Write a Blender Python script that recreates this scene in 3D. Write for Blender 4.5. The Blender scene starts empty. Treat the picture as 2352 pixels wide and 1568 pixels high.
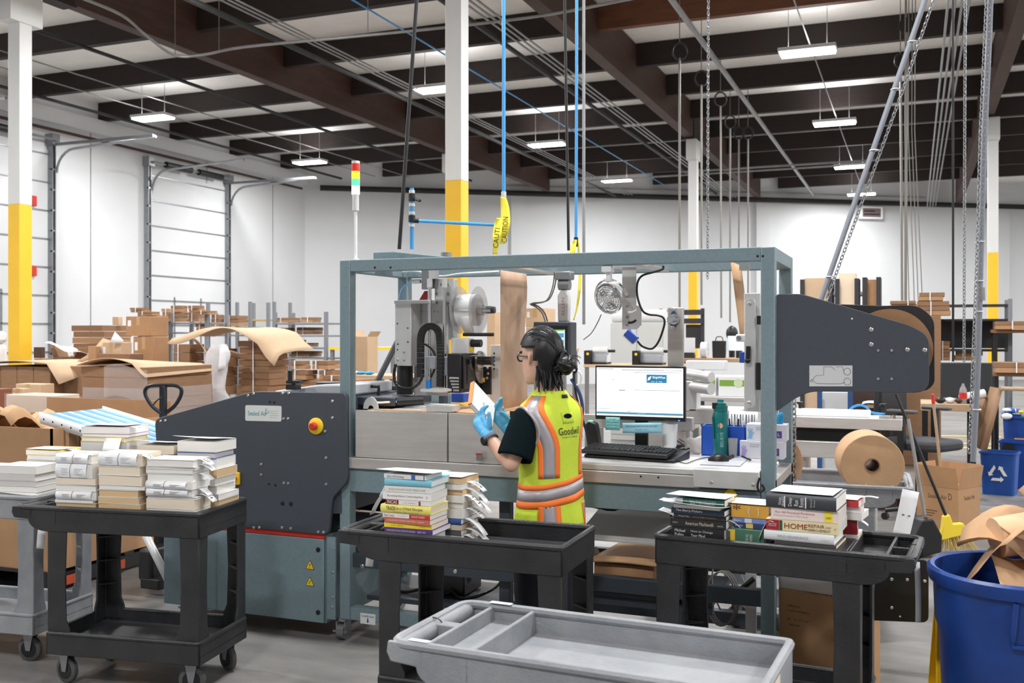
import bpy, bmesh, math, random
from mathutils import Vector, Matrix, Euler
random.seed(7)
S = bpy.context.scene
COL = S.collection
# ------------------------------------------------------------------ camera
TH = math.radians(21.87); F = 2302.0; CX = 1176.0; HY = 766.0; HC = 1.66
FW = Vector((-math.sin(TH), math.cos(TH), 0)); RT = Vector((math.cos(TH), math.sin(TH), 0)); UP = Vector((0, 0, 1))
cd = bpy.data.cameras.new('camera'); cam = bpy.data.objects.new('camera', cd); COL.objects.link(cam)
cam.location = (0, 0, HC); cam.rotation_euler = (math.pi/2, 0, TH)
cd.sensor_width = 36; cd.lens = 36*F/2352; cd.shift_y = -(784-HY)/2352; cd.clip_end = 200
cd.dof.use_dof = True; cd.dof.focus_distance = 4.75; cd.dof.aperture_fstop = 5.0
S.camera = cam
# ------------------------------------------------------------------ world and exposure
W = bpy.data.worlds.new('world'); S.world = W; W.use_nodes = True
W.node_tree.nodes['Background'].inputs[0].default_value = (0.8, 0.86, 1, 1)
W.node_tree.nodes['Background'].inputs[1].default_value = 0.35
S.view_settings.view_transform = 'Standard'; S.view_settings.look = 'None'
S.view_settings.gamma = 1; S.view_settings.use_curve_mapping = False
S.view_settings.exposure = 0.0
LAMP_W = 238.0          # watts of each high-bay fixture
# the grid of ceiling fixtures: x rows, y rows
LX = (-14.9, -8.2, -1.6, 5.0, 11.6); LY = (-1.2, 4.8, 10.8, 16.8, 22.7, 28.8, 34.6)
LZ = 6.2
def wall_back_y(x): return 26.7 + (x + 17.7)*0.645
# ------------------------------------------------------------------ pixels to points
def ray(px, py): return RT*((px-CX)/F) + FW + UP*((HY-py)/F)
CAM = Vector((0, 0, HC))
def pY(px, py, Y): r = ray(px, py); return CAM + r*(Y/r.y)
def pX(px, py, X): r = ray(px, py); return CAM + r*(X/r.x)
def pZ(px, py, Z): r = ray(px, py); return CAM + r*((Z-HC)/r.z)
def pD(px, py, d): return CAM + ray(px, py)*d
def zat(py, d): return HC + (HY-py)*d/F
# ------------------------------------------------------------------ materials
def lin(c):
    out = []
    for v in c[:3]:
        v = v/255.0; out.append(v/12.92 if v <= 0.04045 else ((v+0.055)/1.055)**2.4)
    return (*out, 1)
MATS = {}
def mat(name, c, rough=0.5, metal=0.0, nz=None, bump=None, emit=0, trans=0, alpha=1, c2=None, stretch=None, spec=None, sub=0):
    if name in MATS: return MATS[name]
    m = bpy.data.materials.new(name); m.use_nodes = True; nt = m.node_tree; N = nt.nodes; L = nt.links
    b = N['Principled BSDF']; b.inputs['Base Color'].default_value = lin(c)
    b.inputs['Roughness'].default_value = rough; b.inputs['Metallic'].default_value = metal
    if spec is not None: b.inputs['Specular IOR Level'].default_value = spec
    if trans: b.inputs['Transmission Weight'].default_value = trans
    if sub: b.inputs['Subsurface Weight'].default_value = sub; b.inputs['Subsurface Radius'].default_value = (0.02, 0.008, 0.005)
    if alpha < 1: b.inputs['Alpha'].default_value = alpha
    if emit: b.inputs['Emission Color'].default_value = lin(c); b.inputs['Emission Strength'].default_value = emit
    if nz or bump:
        tc = N.new('ShaderNodeTexCoord'); mp = N.new('ShaderNodeMapping'); L.new(tc.outputs['Object'], mp.inputs[0])
        if stretch: mp.inputs['Scale'].default_value = stretch
    if nz:
        t = N.new('ShaderNodeTexNoise'); t.inputs['Scale'].default_value = nz[0]; t.inputs['Detail'].default_value = 6
        t.inputs['Roughness'].default_value = 0.65
        L.new(mp.outputs[0], t.inputs['Vector'])
        r = N.new('ShaderNodeValToRGB'); r.color_ramp.elements[0].position = 0.3; r.color_ramp.elements[1].position = 0.7
        k = nz[1]; base = lin(c); other = lin(c2) if c2 else tuple(min(1, v*(1+k)) for v in base[:3])+(1,)
        r.color_ramp.elements[0].color = base if c2 else tuple(v*(1-k) for v in base[:3])+(1,)
        r.color_ramp.elements[1].color = other
        L.new(t.outputs[0], r.inputs[0]); L.new(r.outputs[0], b.inputs['Base Color'])
    if bump:
        t2 = N.new('ShaderNodeTexNoise'); t2.inputs['Scale'].default_value = bump[0]; t2.inputs['Detail'].default_value = 4
        L.new(mp.outputs[0], t2.inputs['Vector'])
        bp = N.new('ShaderNodeBump'); bp.inputs['Strength'].default_value = bump[1]; bp.inputs['Distance'].default_value = 0.01
        L.new(t2.outputs[0], bp.inputs['Height']); L.new(bp.outputs[0], b.inputs['Normal'])
    MATS[name] = m
    return m
M_wall = mat('wall paint', (218, 219, 220), 0.75, nz=(0.5, 0.03))
M_ceil = mat('white roof lining', (248, 244, 238), 0.8, nz=(1.2, 0.06), bump=(3, 0.5))
M_wood = mat('dark stained timber', (36, 24, 20), 0.7, nz=(3, 0.35), stretch=(1, 1, 8), bump=(30, 0.3))
M_wood2 = mat('reddish timber', (68, 43, 34), 0.65, nz=(2, 0.3), stretch=(1, 1, 6), bump=(25, 0.3))
M_wood3 = mat('new brown timber', (104, 62, 38), 0.65, nz=(2, 0.3), stretch=(1, 1, 6))
M_floor = mat('concrete floor', (98, 96, 94), 0.4, nz=(1.6, 0.2), c2=(150, 147, 144), bump=(40, 0.12), stretch=(.5, 1.4, 1))
M_colw = mat('column white', (226, 226, 224), 0.6, nz=(2, 0.03))
M_coly = mat('column yellow', (250, 198, 48), 0.55, nz=(3, 0.04))
M_steel = mat('galvanised steel', (150, 152, 155), 0.4, 0.7, nz=(6, 0.12))
M_pipeb = mat('black iron pipe', (44, 43, 42), 0.5, 0.3, nz=(4, 0.3))
M_pipeg = mat('grey conduit', (150, 150, 150), 0.45, 0.5, nz=(5, 0.15))
M_blueh = mat('blue hose', (72, 158, 222), 0.35)
M_black = mat('black plastic', (26, 26, 28), 0.42, nz=(8, 0.25))
M_cartb = mat('black cart plastic', (34, 35, 37), 0.45, nz=(5, 0.35), bump=(120, 0.25), c2=(52, 53, 55))
M_cartg = mat('grey cart plastic', (126, 129, 134), 0.55, nz=(3, 0.2), bump=(120, 0.2), c2=(160, 162, 165))
M_teal = mat('teal powder coat', (124, 145, 152), 0.5, nz=(60, 0.08), bump=(300, 0.12))
M_slate = mat('slate powder coat', (68, 74, 83), 0.5, nz=(60, 0.07), bump=(300, 0.12))
M_navy = mat('dark slate steel', (58, 66, 74), 0.5, nz=(20, 0.1))
M_inox = mat('brushed stainless', (206, 202, 198), 0.36, 0.5, nz=(4, 0.08), stretch=(1, 1, 14))
M_alu = mat('satin aluminium', (216, 216, 215), 0.4, 0.3, nz=(8, 0.06))
M_chrome = mat('chrome', (220, 220, 222), 0.15, 1.0)
M_bolt = mat('bolt steel', (200, 198, 192), 0.3, 0.8)
M_white = mat('white plastic', (236, 237, 238), 0.45)
M_paper = mat('white paper', (243, 244, 246), 0.75, nz=(20, 0.015))
M_page = [mat('pages white', (235, 233, 228), 0.85, nz=(200, 0.05), stretch=(0.05, 0.05, 6)),
          mat('pages cream', (236, 222, 200), 0.85, nz=(200, 0.06), stretch=(0.05, 0.05, 6)),
          mat('pages tan', (218, 186, 142), 0.85, nz=(200, 0.07), stretch=(0.05, 0.05, 6)),
          mat('pages grey', (212, 209, 206), 0.85, nz=(200, 0.05), stretch=(0.05, 0.05, 6))]
M_kraft = mat('kraft paper', (200, 160, 120), 0.75, nz=(5, 0.07), bump=(12, 0.25))
M_kraft2 = mat('dark kraft', (170, 128, 92), 0.75, nz=(5, 0.08), bump=(12, 0.3))
M_card = mat('cardboard', (178, 138, 100), 0.8, nz=(3, 0.1))
M_card2 = mat('cardboard dark', (146, 110, 80), 0.8, nz=(40, 0.15), stretch=(0.2, 0.2, 3))
M_card3 = mat('cardboard pale', (206, 176, 144), 0.8, nz=(3, 0.08))
M_ink = mat('black ink', (24, 24, 26), 0.6)
M_inkg = mat('grey ink', (110, 112, 116), 0.6)
M_inkw = mat('white ink', (240, 240, 240), 0.6)
M_red = mat('red plastic', (206, 50, 40), 0.4)
M_yel = mat('yellow plastic', (248, 208, 40), 0.45)
M_blueb = mat('blue bin plastic', (22, 62, 136), 0.42, nz=(6, 0.18), bump=(40, 0.1))
M_rubber = mat('grey rubber', (82, 82, 82), 0.6)
M_glass = mat('clear acrylic', (196, 197, 199), 0.08, alpha=0.42, spec=0.6)
M_film = mat('stretch film', (240, 236, 236), 0.12, alpha=0.28, bump=(9, 0.8), spec=0.8)
M_bag = mat('plastic bag film', (240, 241, 244), 0.15, alpha=0.55, bump=(14, 1.0), spec=0.8)
M_screen = mat('lit screen', (244, 250, 255), 0.3, emit=0.85)
M_dark = mat('dark interior', (16, 16, 17), 0.7)
M_tealp = mat('teal print', (42, 118, 152), 0.5)
M_cable = mat('black cable', (24, 24, 24), 0.45)
M_cableg = mat('grey cable', (128, 124, 118), 0.5)
# ------------------------------------------------------------------ objects
def link(o): COL.objects.link(o); return o
def adopt(o, parent):
    if parent is not None:
        o.parent = parent
        m = parent.matrix_basis.copy(); p = parent
        while p.parent is not None:
            m = p.parent.matrix_basis @ p.matrix_parent_inverse @ m; p = p.parent
        o.matrix_parent_inverse = m.inverted()
    return o
def tag(o, label=None, cat=None, group=None, kind=None):
    if label: o['label'] = label
    if cat: o['category'] = cat
    if group: o['group'] = group
    if kind: o['kind'] = kind
    return o
def thing(name, label, cat, loc=(0, 0, 0), rz=0.0, group=None):
    o = link(bpy.data.objects.new(name, None)); o.empty_display_size = 0.1
    o.location = loc; o.rotation_euler = (0, 0, rz)
    return tag(o, label, cat, group)
def copy_tree(o, parent=None):
    c = link(o.copy()); inv = o.matrix_parent_inverse.copy()
    if parent is not None: c.parent = parent; c.matrix_parent_inverse = inv
    for ch in list(o.children): copy_tree(ch, c)
    return c
def frame(o, x=(1, 0, 0), z=(0, 0, 1)):
    x = Vector(x).normalized(); z = Vector(z); y = z.cross(x).normalized(); z = x.cross(y)
    return Matrix(((x.x, y.x, z.x, o[0]), (x.y, y.y, z.y, o[1]), (x.z, y.z, z.z, o[2]), (0, 0, 0, 1)))
class MB:
    def __init__(s): s.v = []; s.f = []
    def add(s, vs, fs, M=None):
        n = len(s.v)
        for v in vs:
            v = Vector(v); s.v.append(M @ v if M is not None else v)
        s.f += [tuple(i+n for i in f) for f in fs]; return s
    def box(s, x0, x1, y0, y1, z0, z1, M=None):
        return s.add([(x0,y0,z0),(x1,y0,z0),(x1,y1,z0),(x0,y1,z0),(x0,y0,z1),(x1,y0,z1),(x1,y1,z1),(x0,y1,z1)],
            [(3,2,1,0),(4,5,6,7),(0,1,5,4),(1,2,6,5),(2,3,7,6),(3,0,4,7)], M)
    def bx(s, c, d, M=None):
        return s.box(c[0]-d[0]/2, c[0]+d[0]/2, c[1]-d[1]/2, c[1]+d[1]/2, c[2]-d[2]/2, c[2]+d[2]/2, M)
    def taper(s, c0, d0, c1, d1, M=None):   # rectangle section from c0 (bottom) to c1 (top)
        vs = [(c[0]+sx*d[0]/2, c[1]+sy*d[1]/2, c[2]) for c, d in ((c0, d0), (c1, d1)) for sx, sy in ((-1,-1),(1,-1),(1,1),(-1,1))]
        return s.add(vs, [(3,2,1,0),(4,5,6,7),(0,1,5,4),(1,2,6,5),(2,3,7,6),(3,0,4,7)], M)
    def cyl(s, p0, p1, r, seg=12, r2=None, caps=True, M=None):
        p0 = Vector(p0); p1 = Vector(p1); d = (p1-p0).normalized(); a = d.orthogonal().normalized(); b = d.cross(a)
        r2 = r if r2 is None else r2; vs = []
        for p, rr in ((p0, r), (p1, r2)):
            for i in range(seg):
                t = 2*math.pi*i/seg; vs.append(p+(a*math.cos(t)+b*math.sin(t))*rr)
        fs = [(i, (i+1) % seg, seg+(i+1) % seg, seg+i) for i in range(seg)]
        if caps: fs += [tuple(range(seg))[::-1], tuple(range(seg, 2*seg))]
        return s.add(vs, fs, M)
    def tube(s, pts, r, seg=8, closed=False, caps=True, M=None, flat=None):
        P = [Vector(p) for p in pts]; n = len(P); vs = []; prev = None
        rr = r if isinstance(r, (list, tuple)) else [r]*n
        for i, p in enumerate(P):
            if closed: d = (P[(i+1) % n]-P[i-1]).normalized()
            else: d = (P[min(i+1, n-1)]-P[max(i-1, 0)]).normalized()
            if prev is None: a = d.orthogonal().normalized()
            else:
                a = prev-d*prev.dot(d)
                a = a.normalized() if a.length > 1e-6 else d.orthogonal().normalized()
            prev = a; b = d.cross(a)
            for k in range(seg):
                t = 2*math.pi*(k+0.5)/seg; vs.append(p+(a*math.cos(t)+b*math.sin(t))*rr[i])
        fs = []
        for i in range(n if closed else n-1):
            j = (i+1) % n
            fs += [(i*seg+k, i*seg+(k+1) % seg, j*seg+(k+1) % seg, j*seg+k) for k in range(seg)]
        if caps and not closed: fs += [tuple(range(seg))[::-1], tuple(range((n-1)*seg, n*seg))]
        return s.add(vs, fs, M)
    def lathe(s, prof, seg=24, M=None, ring=False):
        vs = []; n = len(prof)
        for i in range(seg):
            t = 2*math.pi*i/seg
            for (r, z) in prof: vs.append((r*math.cos(t), r*math.sin(t), z))
        fs = []
        for i in range(seg):
            j = (i+1) % seg
            for k in range(n-1): fs.append((i*n+k, j*n+k, j*n+k+1, i*n+k+1))
        if ring:
            for i in range(seg): j = (i+1) % seg; fs.append((i*n+n-1, j*n+n-1, j*n, i*n))
        else:
            if prof[0][0] > 1e-5: fs.append(tuple(i*n for i in range(seg))[::-1])
            if prof[-1][0] > 1e-5: fs.append(tuple(i*n+n-1 for i in range(seg)))
        return s.add(vs, fs, M)
    def prism(s, poly, t0, t1, M=None, axis='y'):  # poly (a,b): axis y -> (a,t,b); z -> (a,b,t); x -> (t,a,b)
        n = len(poly); fn = {'y': lambda a, b, t: (a, t, b), 'z': lambda a, b, t: (a, b, t), 'x': lambda a, b, t: (t, a, b)}[axis]
        vs = [fn(a, b, t) for t in (t0, t1) for a, b in poly]
        fs = [tuple(range(n)), tuple(range(2*n-1, n-1, -1))]+[(i, n+i, n+(i+1) % n, (i+1) % n) for i in range(n)]
        return s.add(vs, fs, M)
    def rings(s, R, closed=True, cap=True, M=None):
        n = len(R[0]); vs = [p for r in R for p in r]; fs = []
        for i in range(len(R)-1):
            for k in range(n if closed else n-1):
                fs.append((i*n+k, i*n+(k+1) % n, (i+1)*n+(k+1) % n, (i+1)*n+k))
        if cap and closed: fs += [tuple(range(n))[::-1], tuple(range((len(R)-1)*n, len(R)*n))]
        return s.add(vs, fs, M)
    def sheet(s, fn, nu, nv, M=None):
        vs = [fn(i/nu, j/nv) for j in range(nv+1) for i in range(nu+1)]
        fs = [(j*(nu+1)+i, j*(nu+1)+i+1, (j+1)*(nu+1)+i+1, (j+1)*(nu+1)+i) for j in range(nv) for i in range(nu)]
        return s.add(vs, fs, M)
    def ball(s, c, r, seg=12, rg=8, M=None):
        r = r if isinstance(r, (tuple, list)) else (r, r, r); vs = []; fs = []
        for j in range(1, rg):
            ph = math.pi*j/rg
            for i in range(seg):
                t = 2*math.pi*i/seg
                vs.append((c[0]+r[0]*math.sin(ph)*math.cos(t), c[1]+r[1]*math.sin(ph)*math.sin(t), c[2]+r[2]*math.cos(ph)))
        top = len(vs); vs.append((c[0], c[1], c[2]+r[2])); bot = len(vs); vs.append((c[0], c[1], c[2]-r[2]))
        for j in range(rg-2):
            for i in range(seg): fs.append((j*seg+i, (j+1)*seg+i, (j+1)*seg+(i+1) % seg, j*seg+(i+1) % seg))
        for i in range(seg):
            fs.append((top, i, (i+1) % seg)); k = (rg-2)*seg; fs.append((bot, k+(i+1) % seg, k+i))
        return s.add(vs, fs, M)
    def build(s, name, m, parent=None, smooth=40, bevel=0, seg=2, solid=0, fix=True, local=False, mods=None):
        me = bpy.data.meshes.new(name); me.from_pydata([tuple(v) for v in s.v], [], s.f); me.update()
        if fix:
            bm = bmesh.new(); bm.from_mesh(me); bmesh.ops.recalc_face_normals(bm, faces=bm.faces); bm.to_mesh(me); bm.free()
        if smooth:
            me.polygons.foreach_set('use_smooth', [True]*len(me.polygons)); me.set_sharp_from_angle(angle=math.radians(smooth))
        me.materials.append(m)
        o = link(bpy.data.objects.new(name, me))
        if local and parent is not None: o.parent = parent
        else: adopt(o, parent)
        if solid:
            md = o.modifiers.new('thickness', 'SOLIDIFY'); md.thickness = solid; md.offset = 0
        if bevel:
            md = o.modifiers.new('bevel', 'BEVEL'); md.width = bevel; md.segments = seg; md.limit_method = 'ANGLE'; md.angle_limit = math.radians(40)
        return o
TXT = {}
def text_mesh(s, bold=False):
    if s in TXT: return TXT[s]
    cu = bpy.data.curves.new('txt', 'FONT'); cu.body = s; cu.resolution_u = 2
    if bold: cu.offset = 0.012
    ob = bpy.data.objects.new('txt', cu); COL.objects.link(ob)
    bpy.context.view_layer.update()
    me = bpy.data.meshes.new_from_object(ob.evaluated_get(bpy.context.evaluated_depsgraph_get()))
    vs = [v.co.copy() for v in me.vertices]; fs = [tuple(p.vertices) for p in me.polygons]
    bpy.data.objects.remove(ob); bpy.data.curves.remove(cu); bpy.data.meshes.remove(me)
    TXT[s] = (vs, fs); return TXT[s]
def text(s, w, h, M, m, parent, name='lettering', lift=0.0008, italic=0):
    """flat print: fits string s into w x h centred on M's origin, M's x along the text, M's z out of the surface"""
    vs, fs = text_mesh(s)
    x0 = min(v.x for v in vs); x1 = max(v.x for v in vs); y0 = min(v.y for v in vs); y1 = max(v.y for v in vs)
    sx = w/max(1e-6, x1-x0); sy = h/max(1e-6, y1-y0)
    mb = MB(); mb.add([((v.x-x0)*sx-w/2+italic*((v.y-y0)*sy-h/2), (v.y-y0)*sy-h/2, lift) for v in vs], fs, M)
    return mb.build(name, m, parent, smooth=0, fix=False)
def fM(o, side='front'):    # text frames facing the camera side (-y), +x, +z (top, read from -y)
    if side == 'front': return frame(o, (1, 0, 0), (0, -1, 0))
    if side == 'right': return frame(o, (0, 1, 0), (1, 0, 0))
    return frame(o, (1, 0, 0), (0, 0, 1))
def bpix(mb, x0, y0, x1, y1, Y, dep):   # box whose front face at plane Y covers a pixel rectangle
    a = pY(x0, y0, Y); b = pY(x1, y1, Y); c = pY(x0, y1, Y); d = pY(x1, y0, Y)
    return mb.box(a.x, b.x, Y, Y+dep, (c.z+b.z)/2, (a.z+d.z)/2)
def polyY(pts, Y): return [(lambda p: (p.x, p.z))(pY(x, y, Y)) for x, y in pts]
def rpoly(poly, r, n=5):   # round the corners of a polygon
    out = []; N = len(poly)
    rs = r if isinstance(r, (list, tuple)) else [r]*N
    for i in range(N):
        p = Vector(poly[i]); a = Vector(poly[i-1]); b = Vector(poly[(i+1) % N]); rr = rs[i]
        da = (a-p); db = (b-p); k = min(rr, da.length*0.45, db.length*0.45)
        if k < 1e-5: out.append(tuple(p)); continue
        p0 = p+da.normalized()*k; p1 = p+db.normalized()*k
        for j in range(n+1):
            t = j/n; q = p0*(1-t)**2+p*2*t*(1-t)+p1*t*t; out.append(tuple(q))
    return out
def smoothpts(pts, n=6):   # catmull-rom
    P = [Vector(p) for p in pts]; out = []
    for i in range(len(P)-1):
        a = P[max(i-1, 0)]; b = P[i]; c = P[i+1]; d = P[min(i+2, len(P)-1)]
        for j in range(n):
            t = j/n
            out.append(0.5*((2*b)+(c-a)*t+(2*a-5*b+4*c-d)*t*t+(3*b-a-3*c+d)*t**3))
    out.append(P[-1]); return out
# ================================================================== the building
XW0, XW1, YW0 = -17.7, 15.0, -11.0
def struct(mb, name, m, **k): return tag(mb.build(name, m, **k), kind='structure')
YB1 = wall_back_y(XW1)
fl = MB(); fl.add([(XW0, YW0, 0), (XW1, YW0, 0), (XW1, YB1, 0), (XW0, 26.7, 0), (XW0, YW0, -.2), (XW1, YW0, -.2), (XW1, YB1, -.2), (XW0, 26.7, -.2)],
    [(0,1,2,3),(7,6,5,4),(0,4,5,1),(1,5,6,2),(2,6,7,3),(3,7,4,0)])
floor = struct(fl, 'floor', M_floor); tag(floor, 'worn grey concrete warehouse floor', 'floor')
# faint yellow floor marking far right
for i, (a, b) in enumerate((((2150, 1000), (2300, 1003)), ((2120, 1016), (2310, 1020)), ((2140, 1027), (2300, 1029)))):
    p = pZ(*a, 0); q = pZ(*b, 0); n = Vector((-(q-p).y, (q-p).x, 0)).normalized()*0.06
    mb = MB(); mb.add([p+n+UP*.002, q+n+UP*.002, q-n+UP*.002, p-n+UP*.002], [(0, 1, 2, 3)])
    mb.build('floor_marking', M_coly, floor, smooth=0)
ZR = 7.05
cl = MB(); cl.add([(XW0, YW0, ZR), (XW1, YW0, ZR), (XW1, YB1, ZR), (XW0, 26.7, ZR), (XW0, YW0, ZR+.15), (XW1, YW0, ZR+.15), (XW1, YB1, ZR+.15), (XW0, 26.7, ZR+.15)],
    [(3,2,1,0),(4,5,6,7),(0,1,5,4),(1,2,6,5),(2,3,7,6),(3,0,4,7)])
ceiling = struct(cl, 'ceiling', M_ceil); tag(ceiling, 'white lined roof deck carried on dark timber purlins', 'ceiling')
# girders run away from the camera along y, purlins across
GX = (-11.0, -4.9, 1.45, 7.7, 13.9)
for gx in GX:
    mb = MB(); y1 = wall_back_y(gx)-.62
    mb.box(gx-.11, gx+.11, YW0, y1, 6.25, ZR-.02)
    g = mb.build('girder', M_wood2, ceiling, bevel=.008)
    k = MB()
    for y in (10.4, 23.6, -2.8):
        k.box(gx-.125, gx+.125, y-.35, y+.35, 6.22, 6.25)
        k.box(gx-.13, gx-.11, y-.3, y+.3, 6.22, 6.75); k.box(gx+.11, gx+.13, y-.3, y+.3, 6.22, 6.75)
    k.build('steel_seat', M_wood, g)
edges = [XW0]+[g for g in GX]+[XW1]
pur_y = [18.2+2.42*k for k in range(-11, 8)]
pm = {}
for i in range(len(edges)-1):
    x0 = edges[i]+(.11 if i else 0); x1 = edges[i+1]-(.11 if i < len(edges)-2 else 0)
    for y in pur_y:
        xa = x0
        if y > wall_back_y(x0)-.2: xa = max(x0, (y-26.7)/.645-17.7+.3)
        if xa > x1-.5: continue
        new = i == 2 and abs(y-15.78) < .1
        key = (round(xa, 2), round(x1, 2))
        if not new and key in pm:
            o = link(bpy.data.objects.new('purlin', pm[key])); o.location = (0, y, 0); o.parent = ceiling
        else:
            mb = MB(); mb.box(xa, x1, -.07, .07, 6.62, ZR-.01)
            o = mb.build('purlin', M_wood3 if new else M_wood, None); o.location = (0, y, 0); o.parent = ceiling
            if not new: pm[key] = o.data
# walls
wl = MB(); wl.box(XW0-.25, XW0, YW0, 26.85, 0, ZR)
wall_left = struct(wl, 'wall_left', M_wall); tag(wall_left, 'white warehouse wall with dock doors', 'wall')
bd = Vector((1, .645, 0)).normalized(); bn = Vector((bd.y, -bd.x, 0))      # bn points into the room
c0 = Vector((XW0, 26.7, 0)); c1 = Vector((XW1, YB1, 0))
mb = MB(); o4 = -bn*.25
mb.add([c0, c1, c1+o4, c0+o4, c0+UP*ZR, c1+UP*ZR, c1+o4+UP*ZR, c0+o4+UP*ZR], [(3,2,1,0),(4,5,6,7),(0,1,5,4),(1,2,6,5),(2,3,7,6),(3,0,4,7)])
wall_back = struct(mb, 'wall_back', M_wall); tag(wall_back, 'plain white panel wall at the far end', 'wall')
def pB(px, py, off=0.0):     # pixel on the back wall, off metres into the room
    r = ray(px, py); q = c0+bn*off; t = (q-CAM).dot(bn)/r.dot(bn); return CAM+r*t
mb = MB(); mb.box(XW1, XW1+.25, YW0, YB1, 0, ZR); struct(mb, 'wall_right', M_wall)
mb = MB(); mb.box(XW0-.25, XW1+.25, YW0-.25, YW0, 0, ZR); struct(mb, 'wall_front', M_wall)
# panel pilasters of the back wall
for px in (1190, 1750, 2300):
    p = pB(px, 600); M = frame((p.x, p.y, 0), bd, UP)
    mb = MB(); mb.box(-.25, .25, -.12, 0, 0, 6.6, M); mb.build('pilaster', M_wall, wall_back)
# joints in the left wall
for y in (12.0, 17.9, 22.0, 25.0):
    mb = MB(); mb.box(XW0-.004, XW0+.008, y-.012, y+.012, 0, 6.4); mb.build('panel_joint', M_pipeg, wall_left)
mb = MB(); mb.box(XW0, XW0+.16, YW0, 26.6, 6.30, 6.62); mb.build('wall_ledger', M_wall, wall_left)
mb = MB(); mb.cyl((XW0+.22, 2, 6.12), (XW0+.22, 26.2, 6.12), .035, 8); tag(mb.build('sprinkler_pipe', M_wood2), 'thin brown pipe running along the top of the left wall', 'pipe')
# dock doors on the left wall (pixel pairs give their jambs)
def door(n, pxa, pxb, ztop, label):
    ya = pX(pxa, 700, XW0).y; yb = pX(pxb, 700, XW0).y
    mb = MB(); mb.box(XW0-.02, XW0+.03, ya, yb, .02, ztop)
    d = struct(mb, 'door_%d' % n, M_wall); tag(d, label, 'door')
    rows = [.02]; 
    while rows[-1] < ztop-.3: rows.append(rows[-1]+.62)
    for z in rows[1:]:
        k = MB(); k.box(XW0+.03, XW0+.05, ya, yb, z-.014, z+.014); k.build('panel_rail', M_steel, d)
    for t in (.33, .66):
        y = ya+(yb-ya)*t; k = MB(); k.box(XW0+.03, XW0+.05, y-.02, y+.02, .02, 2.6); k.build('panel_stile', M_steel, d)
    for y in (ya, yb):
        k = MB(); k.box(XW0+.02, XW0+.16, y-.05, y-.03, 0, ztop+.1); k.box(XW0+.02, XW0+.16, y+.03, y+.05, 0, ztop+.1)
        for q in range(12): k.box(XW0+.10, XW0+.15, y-.05, y+.05, .3+q*.45, .34+q*.45)
        k.box(XW0+.02, XW0+.22, y-.1, y+.1, ztop+.1, ztop+.34)
        k.build('track', M_steel, d)
        # curved top of the track running into the room
        pts = [(XW0+.15, y+.08, ztop-.5)]+[(XW0+.15+.5*(1-math.cos(a)), y+.08, ztop-.5+.5*math.sin(a)) for a in [i*math.pi/12 for i in range(1, 7)]]+[(XW0+2.9, y+.08, ztop+.1)]
        k = MB(); k.tube(pts, .03, 6); k.build('curved_track', M_steel, d)
    k = MB(); k.cyl((XW0+.25, ya, ztop+.2), (XW0+.25, yb, ztop+.2), .03, 8)
    m_ = (ya+yb)/2
    k.build('torsion_shaft', M_steel, d)
    for sgn in (-1, 1):
        k = MB(); k.cyl((XW0+.25, m_+sgn*.15, ztop+.2), (XW0+.25, m_+sgn*1.1, ztop+.2), .085, 10); k.build('torsion_spring', M_black, d)
    k = MB(); k.box(XW0+.15, XW0+2.9, yb-.03, yb+.03, ztop+.08, ztop+.14); k.build('track_hanger', M_steel, d)
zt = zat(392, pX(335, 392, XW0).dot(FW))
door(1, 333, 517, zt, 'white sectional dock door with torsion springs, nearest the far corner')
door(2, -260, 112, zt, 'white sectional dock door at the left edge')
for py in (461, 622):
    p = pX(80, py, XW0+.1); mb = MB(); mb.bx((XW0+.06, p.y, p.z), (.08, .12, .22))
    sg = tag(mb.build('wall_sign', M_red, bevel=.01), 'small red wall box beside the column, %s of two' % ('upper' if py < 500 else 'lower'), 'sign')
# exit-like framed sign on the far wall
p = pB(1998, 489, .12); M = frame(p, bd, UP)
sg = thing('wall_sign', 'white framed sign box with dark red panel on the far wall', 'sign', p)
mb = MB(); mb.box(-.44, .44, -.12, 0, -.22, .22, M); mb.build('case', M_white, sg, bevel=.02)
mb = MB(); mb.box(-.34, .34, -.13, -.12, -.15, .15, M); mb.build('face_panel', mat('dim sign face', (120, 100, 104), .4), sg)
mb = MB(); mb.box(-.30, .3, -.135, -.13, -.08, -.04, M); mb.box(-.3, .12, -.135, -.13, .03, .07, M); mb.build('lettering', M_ink, sg)
# columns
def column(x, y, zy, label, r=.102):
    t = thing('support_column', label, 'column', (x, y, 0), 0, 'white and yellow support columns')
    mb = MB(); mb.box(x-r, x+r, y-r, y+r, 0, zy); mb.build('yellow_base', M_coly, t, bevel=.006)
    mb = MB(); mb.box(x-r, x+r, y-r, y+r, zy, 6.22); mb.build('white_shaft', M_colw, t, bevel=.006)
    mb = MB(); mb.box(x-r-.02, x+r+.02, y-r-.16, y+r+.16, 5.75, 6.22); mb.build('capital', M_colw, t, bevel=.006)
yel = 3.35
column(-11.0, 9.9, zat(471, 13.3), 'white column with yellow lower half, far left beside the carton piles')
column(-4.9, 10.5, zat(416, 11.55), 'big white and yellow column behind the label applicator')
column(-11.0, 23.2, zat(640, 25.6), 'thin white column just left of the big yellow column')
column(-4.85, 23.6, zat(600, 23.8), 'distant white and yellow column seen behind the grey sensor bracket')
column(1.55, 23.6, zat(580, 21.3), 'distant white and yellow column at the right by the chains')
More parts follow.
